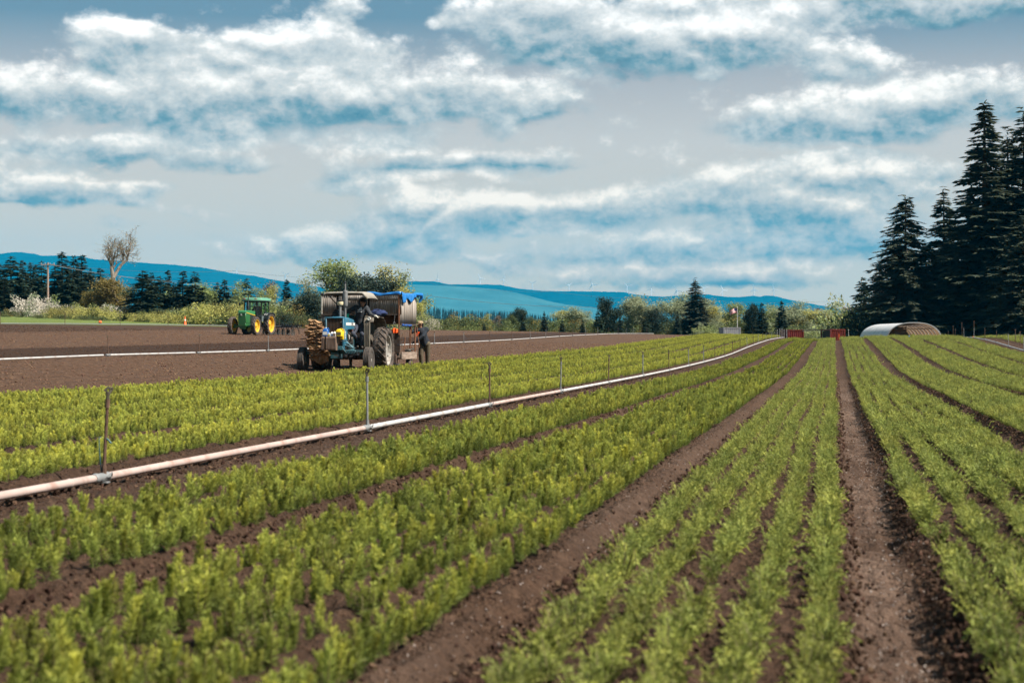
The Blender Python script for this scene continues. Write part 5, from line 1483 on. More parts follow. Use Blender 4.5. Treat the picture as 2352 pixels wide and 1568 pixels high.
def blue_tractor():
    root = empty('blue_tractor', (T_X, T_Y, T_Z), TROT)
    tag(root, 'old blue tractor with sunshade canopy and brown sacks at its nose', 'tractor')
    # hood: rounded shell from radiator to dashboard
    def ring(y, w, zt, zb, r_):
        pts = []
        for a in np.linspace(0, math.pi / 2, 5): pts.append((w / 2 - r_ + r_ * math.cos(a), y, zt - r_ + r_ * math.sin(a)))
        for a in np.linspace(math.pi / 2, math.pi, 5): pts.append((-w / 2 + r_ + r_ * math.cos(a), y, zt - r_ + r_ * math.sin(a)))
        return pts + [(-w / 2, y, zb), (w / 2, y, zb)]
    h = MB(); h.loft([ring(-.12, .58, 1.745, 1.36, .06), ring(-.06, .60, 1.76, 1.36, .07), ring(.6, .60, 1.75, 1.38, .07), ring(1.25, .58, 1.70, 1.40, .07), ring(1.32, .55, 1.67, 1.42, .07)]); hood = h.build('hood', ford_blue, root)
    s_ = MB(); s_.box((0, .30, 1.765), (.30, .46, .022), ch=.008); s_.build('air_scoop', ford_blue, hood)
    sh = MB()                                                   # radiator shell
    for sx in (-1, 1): sh.box((sx * .275, -.10, 1.22), (.05, .16, 1.0), ch=.012); sh.box((sx * .292, .12, 1.12), (.025, .42, .55), ch=.008)
    sh.box((0, -.10, 1.735), (.60, .16, .045), ch=.012); sh.box((0, -.10, .75), (.6, .16, .08), ch=.01); sh.build('radiator_shell', ford_blue, root)
    g = MB(); g.box((0, -.115, 1.25), (.50, .03, .92)); gr = g.build('grille', mat('grille_brown', (.050, .032, .022), .8, var=.3, scale=12), root)
    for k in range(11):
        b = MB(); x = -.235 + k * .047; b.box((x, -.145, 1.25), (.018, .02, .90)); b.build('grille_bar', mat('grille_bar', (.080, .052, .036), .75, var=.3, scale=14), gr, smooth=False)
    gm = text_mesh('of', .075, decal_w); link('emblem', gm, gr, (.21, -.158, 1.60), (R(90), 0, 0))
    st = MB(); st.box((.303, .70, 1.545), (.006, 1.16, .085)); st.box((-.303, .70, 1.545), (.006, 1.16, .085)); so = st.build('hood_stripe', decal_w, hood)
    link('lettering', text_mesh('FORD', .105, decal_d), so, (.308, .92, 1.545), (R(90), 0, R(90)))
    vm_ = MB()
    for k in range(5): vm_.box((.307, .02, 1.30 - k * .052), (.006, .075, .036))
    vm_.build('side_badge', decal_w, root, smooth=False)
    # engine and running gear
    e = MB(); e.box((0, .62, 1.10), (.36, 1.15, .56), ch=.03); e.box((0, .55, .76), (.30, 1.2, .22), ch=.03)
    for k in range(4): e.cyl((.19, .25 + .2 * k, 1.25), (.27, .25 + .2 * k, 1.22), .045, .04, 8)
    e.cyl((.23, .20, 1.02), (.23, .20, 1.24), .055, .055, 10); e.cyl((.25, .52, .92), (.25, .52, 1.14), .05, .05, 10); e.box((.27, .92, 1.02), (.12, .2, .24), ch=.02); e.build('engine', grease, root)
    m_ = MB()
    for pts, r_ in ([(.22, .05, 1.42), (.30, .2, 1.36), (.27, .45, 1.2)], .022), ([(.28, .3, 1.0), (.32, .55, .94), (.30, .9, .98)], .014), ([(.24, .6, 1.3), (.31, .75, 1.2), (.30, 1.0, 1.02)], .014), ([(.30, .1, .92), (.33, .6, .80), (.36, 1.15, .78)], .02), ([(.20, -.2, 1.0), (.46, -.1, 1.02)], .012): m_.tube(pts, r_, 6)
    m_.box((.33, .25, 1.15), (.05, .08, .16), ch=.01); m_.build('engine_pipes', grease, root)
    lt = MB(); lt.box((.31, .42, 1.13), (.06, .09, .15), ch=.015); lt.build('oil_filter', cream, root)
    tr = MB(); tr.box((0, 1.65, .86), (.46, 1.1, .52), ch=.04); tr.cyl((-.85, 2.2, .72), (.85, 2.2, .72), .13, .13, 14); tr.box((0, 2.3, .82), (.56, .5, .6), ch=.05); tr.build('transmission', ford_blue_d, root)
    ax = MB(); ax.box((0, .0, .665), (1.30, .11, .12), ch=.012); ax.box((.68, .0, .668), (.78, .085, .095), ch=.01); ax.box((-.68, .0, .668), (.78, .085, .095), ch=.01)
    for sx in (-1, 1): ax.cyl((sx * .98, 0, .36), (sx * .98, 0, .74), .045, .04, 10); ax.cyl((sx * .96, 0, .42), (sx * 1.1, 0, .42), .05, .04, 10)
    ax.box((0, .05, .55), (.3, .4, .2), ch=.02); axo = ax.build('front_axle', ford_blue_d, root)
    hl = MB()
    for k in range(6): hl.cyl((.42 + .085 * k, -.066, .668), (.42 + .085 * k, -.040, .668), .015, .015, 8)
    hl.build('axle_holes', black_iron, axo)
    rd = MB(); rd.tube([(.95, .10, .60), (.5, .35, .70), (.34, .9, .82)], .018, 6); rd.tube([(.30, -.05, .88), (.62, -.02, .78)], .016, 6); rd.tube([(.32, .05, 1.0), (.55, .12, .78)], .016, 6); rd.tube([(-.95, .10, .60), (-.5, .35, .70), (-.34, .9, .82)], .018, 6); rd.build('steering_rod', mat('steel_blue', (.08, .16, .19), .5, .3, var=.2, scale=9), root)
    wp = MB(); wp.tube([(-.3, .1, .62), (-.3, -.55, .78)], .05, 6); wp.tube([(.3, .1, .62), (.3, -.55, .78)], .05, 6); wp.box((.03, -.50, .78), (.66, .10, .12), ch=.01); wp.build('weight_bracket', ford_blue_d, root)
    for k in range(9):
        x = -.235 + .045 * k + (.05 if k > 1 else 0)
        b = MB(); b.prism([(-.78, .72), (-.80, .76), (-.80, 1.10), (-.77, 1.15), (-.50, 1.15), (-.47, 1.10), (-.47, .76), (-.50, .72)], 'x', x - .0205 + random.uniform(-.002, .002), x + .0205); b.build('front_weight', weight_m, root, smooth=False)
    # underside: hitch, oil pan, drawbar
    u = MB(); u.box((.05, .9, .56), (.34, .9, .2), ch=.04); u.box((.0, 2.9, .55), (.16, 1.0, .06)); u.box((-.3, 2.75, .8), (.05, .5, .5)); u.box((.3, 2.75, .8), (.05, .5, .5)); u.box((.42, .75, .62), (.26, .3, .17), ch=.02); u.build('undercarriage', black_iron, root)
    # exhaust and air cleaner
    x_ = MB(); x_.lathe([(1.70, .032), (2.10, .032), (2.115, .072), (2.14, .078), (2.58, .078), (2.605, .072), (2.62, .026), (2.84, .024)], (.12, .75, 0), 'z', 16); xo = x_.build('exhaust', chrome_d, root)
    cp = MB(); cp.ball((.12, .75, 2.86), (.036, .036, .042), 10, 7); cp.build('rain_cap', black_iron, xo)
    pc = MB(); pc.lathe([(1.72, .040), (2.13, .040), (2.14, .05)], (.08, .25, 0), 'z', 14); po = pc.build('air_intake', chrome_d, root)
    bw = MB(); bw.lathe([(2.13, .05), (2.145, .088), (2.17, .096), (2.235, .096), (2.25, .09)], (.08, .25, 0), 'z', 18); bw.build('intake_bowl', mat('bowl_cream', (.55, .47, .30), .5, var=.15, scale=8), po)
    bc = MB(); bc.lathe([(2.25, .09), (2.255, .098), (2.285, .098), (2.30, .07), (2.305, .0)], (.08, .25, 0), 'z', 18); bc.build('intake_cap', black_iron, po)
    # canopy
    cv = MB(); ys = [1.10, 1.16, 1.5, 2.2, 2.50, 2.56]
    def crow(y, dz, k=1.0): return [(-.72 * k, y, 2.505 + dz), (-.685 * k, y, 2.555 + dz), (-.62 * k, y, 2.585 + dz), (0, y, 2.60 + dz), (.58 * k, y, 2.59 + dz), (.63 * k, y, 2.57 + dz), (.78 * k, y, 2.39 + dz)]
    rows_ = [crow(1.10, -.055, .97), crow(1.15, -.01, .99), crow(1.5, 0), crow(2.2, 0), crow(2.5, -.02, .99), crow(2.56, -.08, .96)]
    cv.grid(lambda a, b: rows_[int(round(a * 5))][int(round(b * 6))], 5, 6); co = cv.build('canopy', mat('canopy_paint', (.27, .25, .215), .65, var=.15, scale=4, dirt=(.15, .12, .09), dirt_amt=.35, dirt_scale=4), root, angle=50)
    sm = co.modifiers.new('thickness', 'SOLIDIFY'); sm.thickness = .03; sm.offset = -1
    cr = MB()
    for y in (1.25, 1.8, 2.4): cr.box((0, y, 2.53), (1.15, .05, .04))
    for sx in (-1, 1): cr.box((sx * .5, 1.8, 2.525), (.05, 1.25, .045)); cr.tube([(sx * .62, 1.3, 2.53), (sx * .50, 2.1, 2.2)], .018, 6)
    cr.build('canopy_frame', mat('canopy_under', (.16, .145, .12), .8, var=.2, scale=5), co)
    for sx in (-1, 1):
        po = MB(); po.box((sx * .52, 2.30, 1.75), (.07, .09, 1.58), ch=.01); po.build('canopy_post', black_iron, root)
    # fenders
    for sx in (-1, 1):
        f = MB(); pr = [(1.46, .80), (1.45, 1.30), (1.48, 1.62), (1.58, 1.77), (1.78, 1.80), (2.45, 1.77), (2.80, 1.58), (2.98, 1.25)]
        a, b = .56, .98
        for i in range(len(pr) - 1):
            (y0, z0), (y1, z1) = pr[i], pr[i + 1]
            bb = a + (.20 if i < 2 else b - a if i > 2 else .3); cc = a + (.20 if i + 1 < 3 else b - a if i + 1 > 3 else .3)
            f.hexa([(sx * a, y0, z0), (sx * bb, y0, z0), (sx * cc, y1, z1), (sx * a, y1, z1), (sx * a, y0 + .02, z0 - .02), (sx * bb, y0 + .02, z0 - .02), (sx * cc, y1 + .02, z1 - .02), (sx * a, y1 + .02, z1 - .02)])
        f.prism(pr + [(2.6, .9)], 'x', sx * (a - .012), sx * (a + .004))
        for q in (.03, .10, .17): f.box((sx * (a + q), 1.445, 1.2), (.022, .03, .78), ch=.006)
        f.tube([(sx * a, 1.58, 1.785), (sx * (b + .0), 1.60, 1.785), (sx * (b + .03), 1.75, 1.78)], .022, 6)
        fo = f.build('fender', fender_m, root, smooth=False)
        lp = MB(); lp.lathe([(0, .0), (-.01, .05), (.03, .062), (.07, .05), (.09, .02)], (sx * .72, 1.46, 1.72), 'y', 14); lp.build('work_lamp', mat('lamp_glass', (.55, .54, .5), .25, spec=.6), fo)
    # seat, floor, steering
    s2 = MB(); s2.box((.05, 2.0, 1.33), (.46, .44, .10), ch=.03); s2.box((.05, 2.24, 1.56), (.44, .09, .40), ch=.03); s2.build('seat', mat('seat_vinyl', (.02, .02, .022), .6, var=.2, scale=8), root)
    fl = MB(); fl.box((0, 1.62, .74), (1.15, .62, .025)); fl.box((.50, 1.42, .735), (.34, .30, .03)); fl.build('footplate', black_iron, root)
    da = MB(); da.box((0, 1.36, 1.50), (.40, .10, .42), ch=.02); da.cyl((.03, 1.36, 1.6), (.05, 1.52, 1.80), .025, .02, 8); da.build('dashboard', mat('rust_panel', (.14, .055, .035), .8, var=.35, scale=8), root)
    sw = MB(); n = 26; cen = Vector((.05, 1.55, 1.82)); e1 = Vector((1, 0, 0)); e2 = Vector((0, .80, -.42)).normalized() * -1
    sw.tube([cen + (e1 * math.cos(2 * math.pi * k / n) + e2 * math.sin(2 * math.pi * k / n)) * .21 for k in range(n + 1)], .014, 6)
    for k in range(3): a = 2 * math.pi * k / 3 + .5; sw.tube([cen, cen + (e1 * math.cos(a) + e2 * math.sin(a)) * .2], .010, 5)
    sw.ball(cen, .035, 8, 6); sw.build('steering_wheel', black_iron, root)
    lv = MB(); lv.tube([(.18, 1.5, .95), (.26, 1.42, 1.35), (.30, 1.40, 1.42)], .012, 5); lv.tube([(.55, 1.62, .8), (.60, 1.55, 1.10)], .014, 5); lv.build('lever', black_iron, root)
    # wheels
    rim_w = mat('rim_pale', (.34, .32, .29), .6, .1, var=.2, scale=7, dirt=(.13, .10, .08), dirt_amt=.45, dirt_scale=7)
    for sx in (-1, 1):
        wheel(root, (sx * 1.03, 2.20, .715), .715, .42, .50, sx, rubber, rim_w, lugs=21, dish=.03, bolts=8, holes=8)
        wheel(root, (sx * 1.06, 0, .405), .405, .215, .235, sx, rubber_dusty, rim_w, ribs=4, dish=.02, bolts=6)
    return root
blue = blue_tractor()
BT = Matrix.Translation((T_X, T_Y, T_Z)) @ Matrix.Rotation(TROT, 4, 'Z')
def at_blue(o):
    """a loose thing laid out in the blue tractor's frame"""
    o.matrix_world = BT @ o.matrix_basis; return o

# brown sacks hung over a bar at the tractor's nose
sack_m = mat('burlap', (.19, .105, .052), .9, var=.35, scale=7, bump=.5, bscale=30, dirt=(.10, .055, .03), dirt_amt=.3, dirt_scale=5)
sack_l = mat('burlap_pale', (.27, .16, .082), .9, var=.3, scale=7, bump=.5, bscale=30)
def sack(cx, cy, cz, w, d, h, seed, m, droop=.0, label=''):
    """a folded, crumpled sack: flat layered bundle with sharp creases and ragged ends"""
    n, k = 34, 30; V_ = []
    for i in range(n + 1):
        u = -1 + 2 * i / n
        for j in range(k):
            a = 2 * math.pi * j / k; ca, sa = math.cos(a), math.sin(a)
            lay = 1 + .16 * math.sin(a * 6 + seed * 2 + u * 2.2) * (1 if ca < 0 else .4)
            V_.append([u * w, d * lay * math.copysign(abs(ca) ** .5, ca), h * math.copysign(abs(sa) ** .6, sa)])
    V_ = np.array(V_); X, Y, Z = V_.T.copy()
    rid = lambda p, q: .5 - np.abs(fbm(p, q, 3, .6))
    tri = lambda t: np.abs((t % 1.0) - .5) * 2
    V_[:, 1] += -.055 * rid(X * 5 + seed, Z * 17 + X * 6 + seed) - .045 * tri(Z * 13 + X * 2.3 + .6 * fbm(X * 4 + seed, Z * 3, 2)) * (Y < 0) + .05 * fbm(X * 12 - seed, Z * 20, 3, .6)
    V_[:, 2] += .040 * fbm(X * 6 + 2.1 * seed, Y * 9 + seed, 3, .6) + .025 * tri(X * 4.5 + seed) - droop * (X / w) ** 2 + .03 * np.sin(X * 8 + seed)
    V_[:, 0] += .07 * fbm(Z * 16 + seed, Y * 9, 3, .6) * (np.abs(X) / w) ** 2 * 1.6
    fs = [(i * k + j, i * k + (j + 1) % k, (i + 1) * k + (j + 1) % k, (i + 1) * k + j) for i in range(n) for j in range(k)]
    mb = MB(); mb.add(V_ + np.array([cx, cy, cz]), fs + [tuple(range(k - 1, -1, -1)), tuple(n * k + j for j in range(k))])
    o = mb.build('burlap_sack', m, angle=28); tag(o, label, 'sack', 'brown sacks at the tractor nose'); at_blue(o)
SK = [(-.60, -.18, 1.56, .20, .11, .085, 'topmost crumpled brown sack of the pile on the tractor nose'), (-.62, -.20, 1.42, .26, .13, .085, 'second brown sack from the top of the pile'), (-.60, -.22, 1.28, .29, .14, .085, 'pale creased sack third from the top'),
      (-.58, -.20, 1.14, .26, .13, .08, 'sack resting on the iron bar, fourth from the top'), (-.56, -.22, .99, .28, .13, .085, 'sack just under the iron bar'), (-.55, -.20, .85, .27, .13, .08, 'flattened sack in the middle of the hanging pile'), (-.52, -.20, .72, .29, .13, .08, 'wide sack third from the bottom of the pile'),
      (-.46, -.20, .60, .30, .12, .075, 'lowest folded sack beside the front weights')]
for i, (a, b, c_, w, d, h, lab) in enumerate(SK):
    sack(a, b, c_, w, d, h, 3 + i * 1.37, sack_l if i in (0, 2, 5) else sack_m, .03 * (i % 2), lab)
hg = MB()                                                     # the loose flap hanging below
def flap(u, v):
    x = -.78 + .62 * u; z = .62 - v * (.10 + .26 * (1 - abs(u - .62) * 1.2)); y = -.30 + .03 * math.sin(u * 17 + v * 3) * v + .02 * math.sin(u * 31)
    return Vector((x, y, z))
hg.grid(flap, 26, 8); o = hg.build('burlap_sack', sack_m, mod='solid', angle=70); tag(o, 'loose sack flap hanging lowest over the front axle', 'sack', 'brown sacks at the tractor nose'); at_blue(o)
br = MB(); br.tube([(-1.05, -.36, 1.07), (-.6, -.37, 1.10), (-.22, -.36, 1.09)], .018, 6); br.tube([(-.22, -.36, 1.09), (-.22, -.05, 1.0)], .018, 6); o = br.build('iron_bar', rust_pipe); tag(o, 'rusty iron bar carrying the brown sacks', 'bar'); at_blue(o)

# jugs and bottles on the front weights
def jug(name, m, cx, cy, cz, w, d, h, label, cap_m, label_m=None, handle=True, rz=0.0):
    root = empty(name); 
    b = MB(); rings = []
    for z, k in ((0, .92), (.03, 1), (.62, 1), (.78, .82), (.90, .45), (.96, .30)):
        rings.append([(w / 2 * k * math.copysign(abs(math.cos(a)) ** .5, math.cos(a)), d / 2 * k * math.copysign(abs(math.sin(a)) ** .5, math.sin(a)), h * z) for a in np.linspace(0, 2 * math.pi, 20, endpoint=False)])
    b.loft(rings); b.build('body', m, root)
    c_ = MB(); c_.cyl((0, 0, h * .95), (0, 0, h * 1.05), w * .17, w * .17, 12); c_.build('cap', cap_m, root)
    if handle: hd = MB(); hd.tube([(w * .18, 0, h * .93), (w * .42, 0, h * .97), (w * .52, 0, h * .78), (w * .47, 0, h * .55)], .016, 6); hd.build('handle', m, root)
    if label_m: l_ = MB(); l_.box((0, -d / 2 - .001, h * .36), (w * .72, .006, h * .36)); l_.build('paper_label', label_m, root)
    root.location = (cx, cy, cz); root.rotation_euler = (0, 0, rz); tag(root, label, 'jug' if handle else 'bottle'); root.matrix_world = BT @ root.matrix_basis
pb = mat('plastic_blue', (.012, .09, .30), .35, spec=.5); pw = mat('plastic_white', (.62, .62, .60), .4, spec=.5); py_ = mat('plastic_yellow', (.62, .42, .012), .4, spec=.5); pk = mat('plastic_black', (.02, .02, .02), .5)
jug('blue_jug', pb, -.155, -.66, 1.15, .20, .17, .27, 'blue jug with white label on the front weights', pw, pw)
jug('yellow_jug', py_, .265, -.62, 1.15, .21, .17, .25, 'big yellow jug at the right end of the front weights', pk, mat('label_dark', (.12, .1, .05), .6))
jug('yellow_jug', py_, .33, -.50, 1.05, .12, .15, .33, 'second yellow jug tucked behind the weights', py_)
jug('white_bottle', pw, .045, -.66, 1.15, .085, .08, .15, 'small white bottle right of the blue jug', mat('cap_red', (.25, .05, .05), .5), mat('label_blue', (.1, .16, .3), .6), False)
jug('white_bottle', pw, .135, -.67, 1.15, .10, .09, .16, 'white bottle with yellow cap beside the yellow jug', py_, mat('label_brown', (.18, .10, .06), .6), False)
jug('clear_bottle', mat('plastic_clear', (.45, .52, .58), .2, trans=.4, spec=.5), -.035, -.70, 1.15, .09, .08, .12, 'small pale bottle with yellowish label between jugs', pw, py_, False)
# dark jacket bundle on the hood and one draped over the fender
def bundle(name, c_, s3, seed, m, label):
    mb = MB(); mb.ball((0, 0, 0), 1, 22, 14); V_ = np.array(mb.v)
    n = 1 + .55 * fbm(V_[:, 0] * 2.2 + seed, V_[:, 1] * 2.2 + V_[:, 2] * 1.7, 4, .6) + .18 * np.abs(fbm(V_[:, 0] * 5 + seed, V_[:, 2] * 5, 2))
    mb.v = [tuple(v) for v in V_ * n[:, None] * np.array(s3)]
    o = mb.build(name, m, loc=c_, angle=60); tag(o, label, 'jacket'); at_blue(o)
cloth_dark = mat('cloth_black', (.016, .018, .020), .95, var=.4, scale=8, bump=.4); cloth_navy = mat('cloth_navy', (.016, .026, .075), .9, var=.45, scale=7, bump=.4)
bundle('black_jacket', (-.16, .95, 1.86), (.20, .16, .13), 2.2, cloth_dark, 'black jacket bundled on the tractor hood')
bundle('navy_jacket', (.92, 1.95, 1.90), (.27, .22, .12), 5.1, cloth_navy, 'navy jacket heaped on the left fender')

# ------------------------------------------------------------------ shelter trailer
corr_m = streak('corrugated_sheet', [(.075, .060, .050), (.19, .16, .135), (.34, .30, .265), (.50, .47, .43)], (16, 16, .8), .7, .28, .74)
corr_b = streak('corrugated_brown', [(.085, .070, .058), (.15, .125, .105), (.23, .20, .175), (.34, .31, .28)], (16, 16, .8), .75, .28, .76)
ply_m = streak('dark_plywood', [(.022, .015, .012), (.055, .037, .028), (.095, .066, .05)], (3, 3, 14), .8)
plank_m = streak('pale_plank', [(.12, .085, .065), (.25, .185, .145), (.36, .28, .23)], (2, 2, 16), .85)
post_rust = mat('post_rust', (.17, .075, .040), .8, var=.35, scale=9, bump=.2)
tarp_m = mat('tarp_blue', (.012, .155, .46), .38, var=.22, scale=3, spec=.5, bump=.25, bscale=6)
def corr_sheet(mb, x0, x1, z0, z1, y, axis='x', pitch=.076, amp=.0035):
    n = max(6, int((x1 - x0) / pitch * 6))
    def fn(u, v):
        t = x0 + (x1 - x0) * u; o_ = amp * math.sin(t * 2 * math.pi / pitch)
        return Vector((t, y + o_, z0 + (z1 - z0) * v)) if axis == 'x' else Vector((y + o_, t, z0 + (z1 - z0) * v))
    mb.grid(fn, n, 1)
def trailer():
    root = empty('shelter_trailer'); root.matrix_world = BT
    tag(root, 'homemade shelter trailer of corrugated sheets hitched behind the blue tractor', 'trailer')
    y0, y1, xl, xr = 3.55, 6.0, -1.40, 1.30
    n = 5
    for k in range(n):
        a, b = xl + (xr - xl) * k / n, xl + (xr - xl) * (k + 1) / n + .03
        mb = MB(); corr_sheet(mb, a, b, 1.88, 2.56, y0 + (.004 if k % 2 else -.010)); mb.build('corrugated_sheet', corr_b, root, mod='solid')
    mb = MB(); corr_sheet(mb, -.55, xr - .04, 2.34, 2.54, y0 - .05); mb.build('corrugated_sheet', corr_m, root, mod='solid')
    for k in range(4):
        a, b = y0 + (y1 - y0) * k / 4, y0 + (y1 - y0) * (k + 1) / 4 + .03
        mb = MB(); corr_sheet(mb, a, b, 1.55, 2.5, xr + (.004 if k % 2 else -.010), 'y'); mb.build('corrugated_sheet', corr_m, root, mod='solid')
    for k in range(3):
        a, b = y0 + (y1 - y0) * k / 3, y0 + (y1 - y0) * (k + 1) / 3 + .03
        mb = MB(); corr_sheet(mb, a, b, 1.75, 2.5, xl + (.004 if k % 2 else -.010), 'y'); mb.build('corrugated_sheet', corr_b, root, mod='solid')
    mb = MB(); corr_sheet(mb, xl, xl + .32, 1.62, 1.95, y1 - .05); mb.build('corrugated_sheet', mat('sheet_white', (.55, .55, .53), .6, var=.12, scale=5), root, mod='solid')
    mb = MB(); corr_sheet(mb, .3, xr, 1.80, 2.5, y1); mb.build('corrugated_sheet', corr_b, root, mod='solid')
    rf = MB(); rf.box(((xl + xr) / 2, (y0 + y1) / 2, 2.585), (xr - xl + .08, y1 - y0 + .08, .025)); rf.build('roof', mat('roof_ply', (.10, .09, .085), .9, var=.2, scale=3), root)
    for (x, y, za, zb, m) in ((xl + .02, y0, .9, 2.56, cream), (xl + .06, y0 + .05, .9, 2.3, post_rust), (xr - .045, y0 - .04, 1.2, 2.56, post_rust), (xr - .03, y1, .55, 2.5, post_rust), (xl + .03, y1, .55, 2.5, post_rust), (xr - .10, y1 - .5, .6, 1.55, post_rust)):
        p = MB(); p.box((x, y, (za + zb) / 2), (.045, .045, zb - za), ch=.006); p.build('post', m, root)
    rl = MB(); rl.box(((xl + xr) / 2, y0 - .03, 1.885), (xr - xl, .04, .05)); rl.box(((xl + xr) / 2, y0, 2.55), (xr - xl + .04, .05, .05)); rl.box((xr, (y0 + y1) / 2, 1.555), (.04, y1 - y0, .05)); rl.build('rail', mat('rail_dark', (.06, .045, .035), .85, var=.3, scale=8), root)
    pn = MB(); pn.box((.36, y0 - .02, 1.00), (1.86, .02, .74), ch=.004); pn.build('plywood_panel', ply_m, root, smooth=False)
    deck = MB(); deck.box(((xl + xr) / 2, (y0 + y1) / 2, .56), (xr - xl - .1, y1 - y0, .06)); deck.box(((xl + xr) / 2, y0 + .2, .46), (xr - xl - .3, .1, .14)); deck.box(((xl + xr) / 2, y1 - .3, .46), (xr - xl - .3, .1, .14)); deck.build('deck', ply_m, root)
    pk_ = MB(); pk_.box((xr + .03, (y0 + y1) / 2 - .05, .52), (.05, y1 - y0 - .1, .24), ch=.005); pk_.build('side_plank', plank_m, root, smooth=False)
    pk2 = MB(); pk2.box((xr - .10, y0 + .02, .60), (.16, .04, .30), ch=.005); pk2.build('side_plank', plank_m, root, smooth=False)
    bx = MB(); bx.box((xr - .28, y0 + .05, .42), (.30, .25, .30), ch=.01); bx.build('planter_box', mat('box_brown', (.085, .055, .042), .9, var=.3, scale=6), root)
    in_ = MB(); in_.box((.5, y0 + .9, 1.72), (1.3, .5, .30), ch=.05); in_.build('tray_rack', mat('rack_brown', (.11, .06, .038), .9, var=.35, scale=5), root)
    hk_ = MB(); hk_.tube([(xr - .18, y0 - .06, 1.86), (xr - .20, y0 - .07, 1.62)], .006, 5); hk_.tube([(xr - .20 + .03 * math.cos(a), y0 - .07, 1.59 + .045 * math.sin(a)) for a in np.linspace(0, 2 * math.pi, 14)], .008, 5); hk_.build('hanging_ring', galv, root)
    rds = MB()
    for (xa, ya, za, xb, yb, zb) in ((xr - .02, y1 - .65, 1.52, xr - .06, y1 - .68, .62), (xr + .05, y1 - .1, 1.5, xr + .14, y1 - .08, .78), (xr + .02, y1 - .2, 1.48, xr + .01, y1 - .25, .55), (xr - .18, y1 - .9, 1.15, xr - .22, y1 - .95, .62)): rds.tube([(xa, ya, za), (xb, yb, zb)], .016, 5)
    rds.build('support_rod', post_rust, root)
    cl = MB(); cl.box((xr - .06, y1 - 1.0, .68), (.20, .22, .09), ch=.02); cl.tube([(xr - .15, y1 - 1.1, .70), (xr + .12, y1 - .9, .74)], .028, 7); cl.build('clamp', grease, root)
    tng = MB(); tng.tube([(0, y0 + .3, .5), (0, 2.75, .5)], .05, 6); tng.tube([(.6, y0 + .3, .5), (0, 2.9, .5)], .035, 6); tng.tube([(-.6, y0 + .3, .5), (0, 2.9, .5)], .035, 6); tng.build('drawbar', black_iron, root)
    rim_b = mat('rim_brown', (.09, .06, .045), .8, var=.3, scale=8)
    for x in (xr - .05, xl + .12): wheel(root, (x, y1 - .85, .22), .22, .17, .12, 1, rubber, rim_b, bolts=4, dish=.02)
    sh = MB(); sh.prism([(3.8, .55), (4.2, .55), (4.05, .02), (3.9, .0)], 'x', .98, 1.02); sh.prism([(3.8, .55), (4.2, .55), (4.05, .02), (3.9, .0)], 'x', -.52, -.48); sh.prism([(3.8, .55), (4.2, .55), (4.05, .02), (3.9, .0)], 'x', .28, .32); sh.build('planter_shoe', black_iron, root)
    lw = MB(); lw.box((xr - .12, y0 - .06, .20), (.28, .12, .12), ch=.03); lw.build('skid', black_iron, root)
    return root
trailer()
# blue tarp thrown over the roof
def tarp():
    mb = MB(); xl, xr, y0, y1 = .10, 1.34, 3.46, 6.06
    def top(u, v):
        return Vector((xl + (xr - xl) * u, y0 + (y1 - y0) * v, 2.615 + .020 * math.sin(u * 9 + v * 5) + .018 * math.sin(v * 13 - u * 4)))
    mb.grid(top, 18, 26)
    def front(u, v): q = top(u, 0); return Vector((q.x, q.y - .012 - .015 * math.sin(u * 21) * v, q.z - v * (.05 + .05 * abs(math.sin(u * 5)))))
    mb.grid(front, 18, 3)
    def side(u, v):
        q = top(1, u); fall = float(np.interp(u, [0, .10, .22, .36, .56, .74, .9, 1], [.30, .35, .26, .13, .33, .15, .12, .2]))
        fold = math.sin(u * 38 + v * 1.5) * .022 * v + math.sin(u * 71 + 1.3) * .010 * v
        return Vector((q.x + .025 + fold + .05 * v * (1 - v), q.y + .06 * v * math.sin(u * 9), q.z - v * fall))
    mb.grid(side, 70, 8)
    # bunched fold at the far corner
    b = MB()
    n = 16
    mb.tube([(1.30, 5.55, 2.60), (1.40, 5.85, 2.60), (1.47, 6.08, 2.585), (1.47, 6.16, 2.50), (1.42, 6.15, 2.40), (1.39, 6.1, 2.32)], [.03, .055, .07, .065, .05, .015], 10)
    o = mb.build('blue_tarp', tarp_m, angle=60); m = o.modifiers.new('thickness', 'SOLIDIFY'); m.thickness = .008
    tag(o, 'bright blue tarp draped over the shelter trailer roof', 'tarp'); at_blue(o)
    r = MB(); pts = [(1.33, 3.65 + .18 * k, 1.53 + .012 * math.sin(k * 1.9)) for k in range(9)]; r.tube(pts, [.035 + .012 * math.sin(k * 2.3) for k in range(9)], 9); o = r.build('rolled_tarp', mat('tarp_navy', (.015, .06, .22), .5, var=.3, scale=6)); tag(o, 'rolled dark blue tarp tied under the trailer side wall', 'tarp'); at_blue(o)
tarp()
def rag(name, c_, w, h, seed, label, rz=0):
    mb = MB()
    def fn(u, v):
        x = (u - .5) * w * (1 - .45 * v * abs(math.sin(u * 3))); z = -v * h * (.65 + .35 * math.sin(u * math.pi)) - .10 * h * math.sin(u * 7 + seed); y = .035 * math.sin(u * 12 + seed) * (.3 + v) - .02
        return Vector((x, y, z))
    mb.grid(fn, 16, 8); o = mb.build(name, mat('rag_orange', (.85, .10, .015), .75, var=.2, scale=9), mod='solid', loc=c_, rot=(0, 0, rz), angle=60); tag(o, label, 'cloth'); at_blue(o)
rag('orange_cloth', (1.12, 3.48, 1.42), .22, .17, 1.3, 'orange cloth hung on the plywood panel of the trailer')
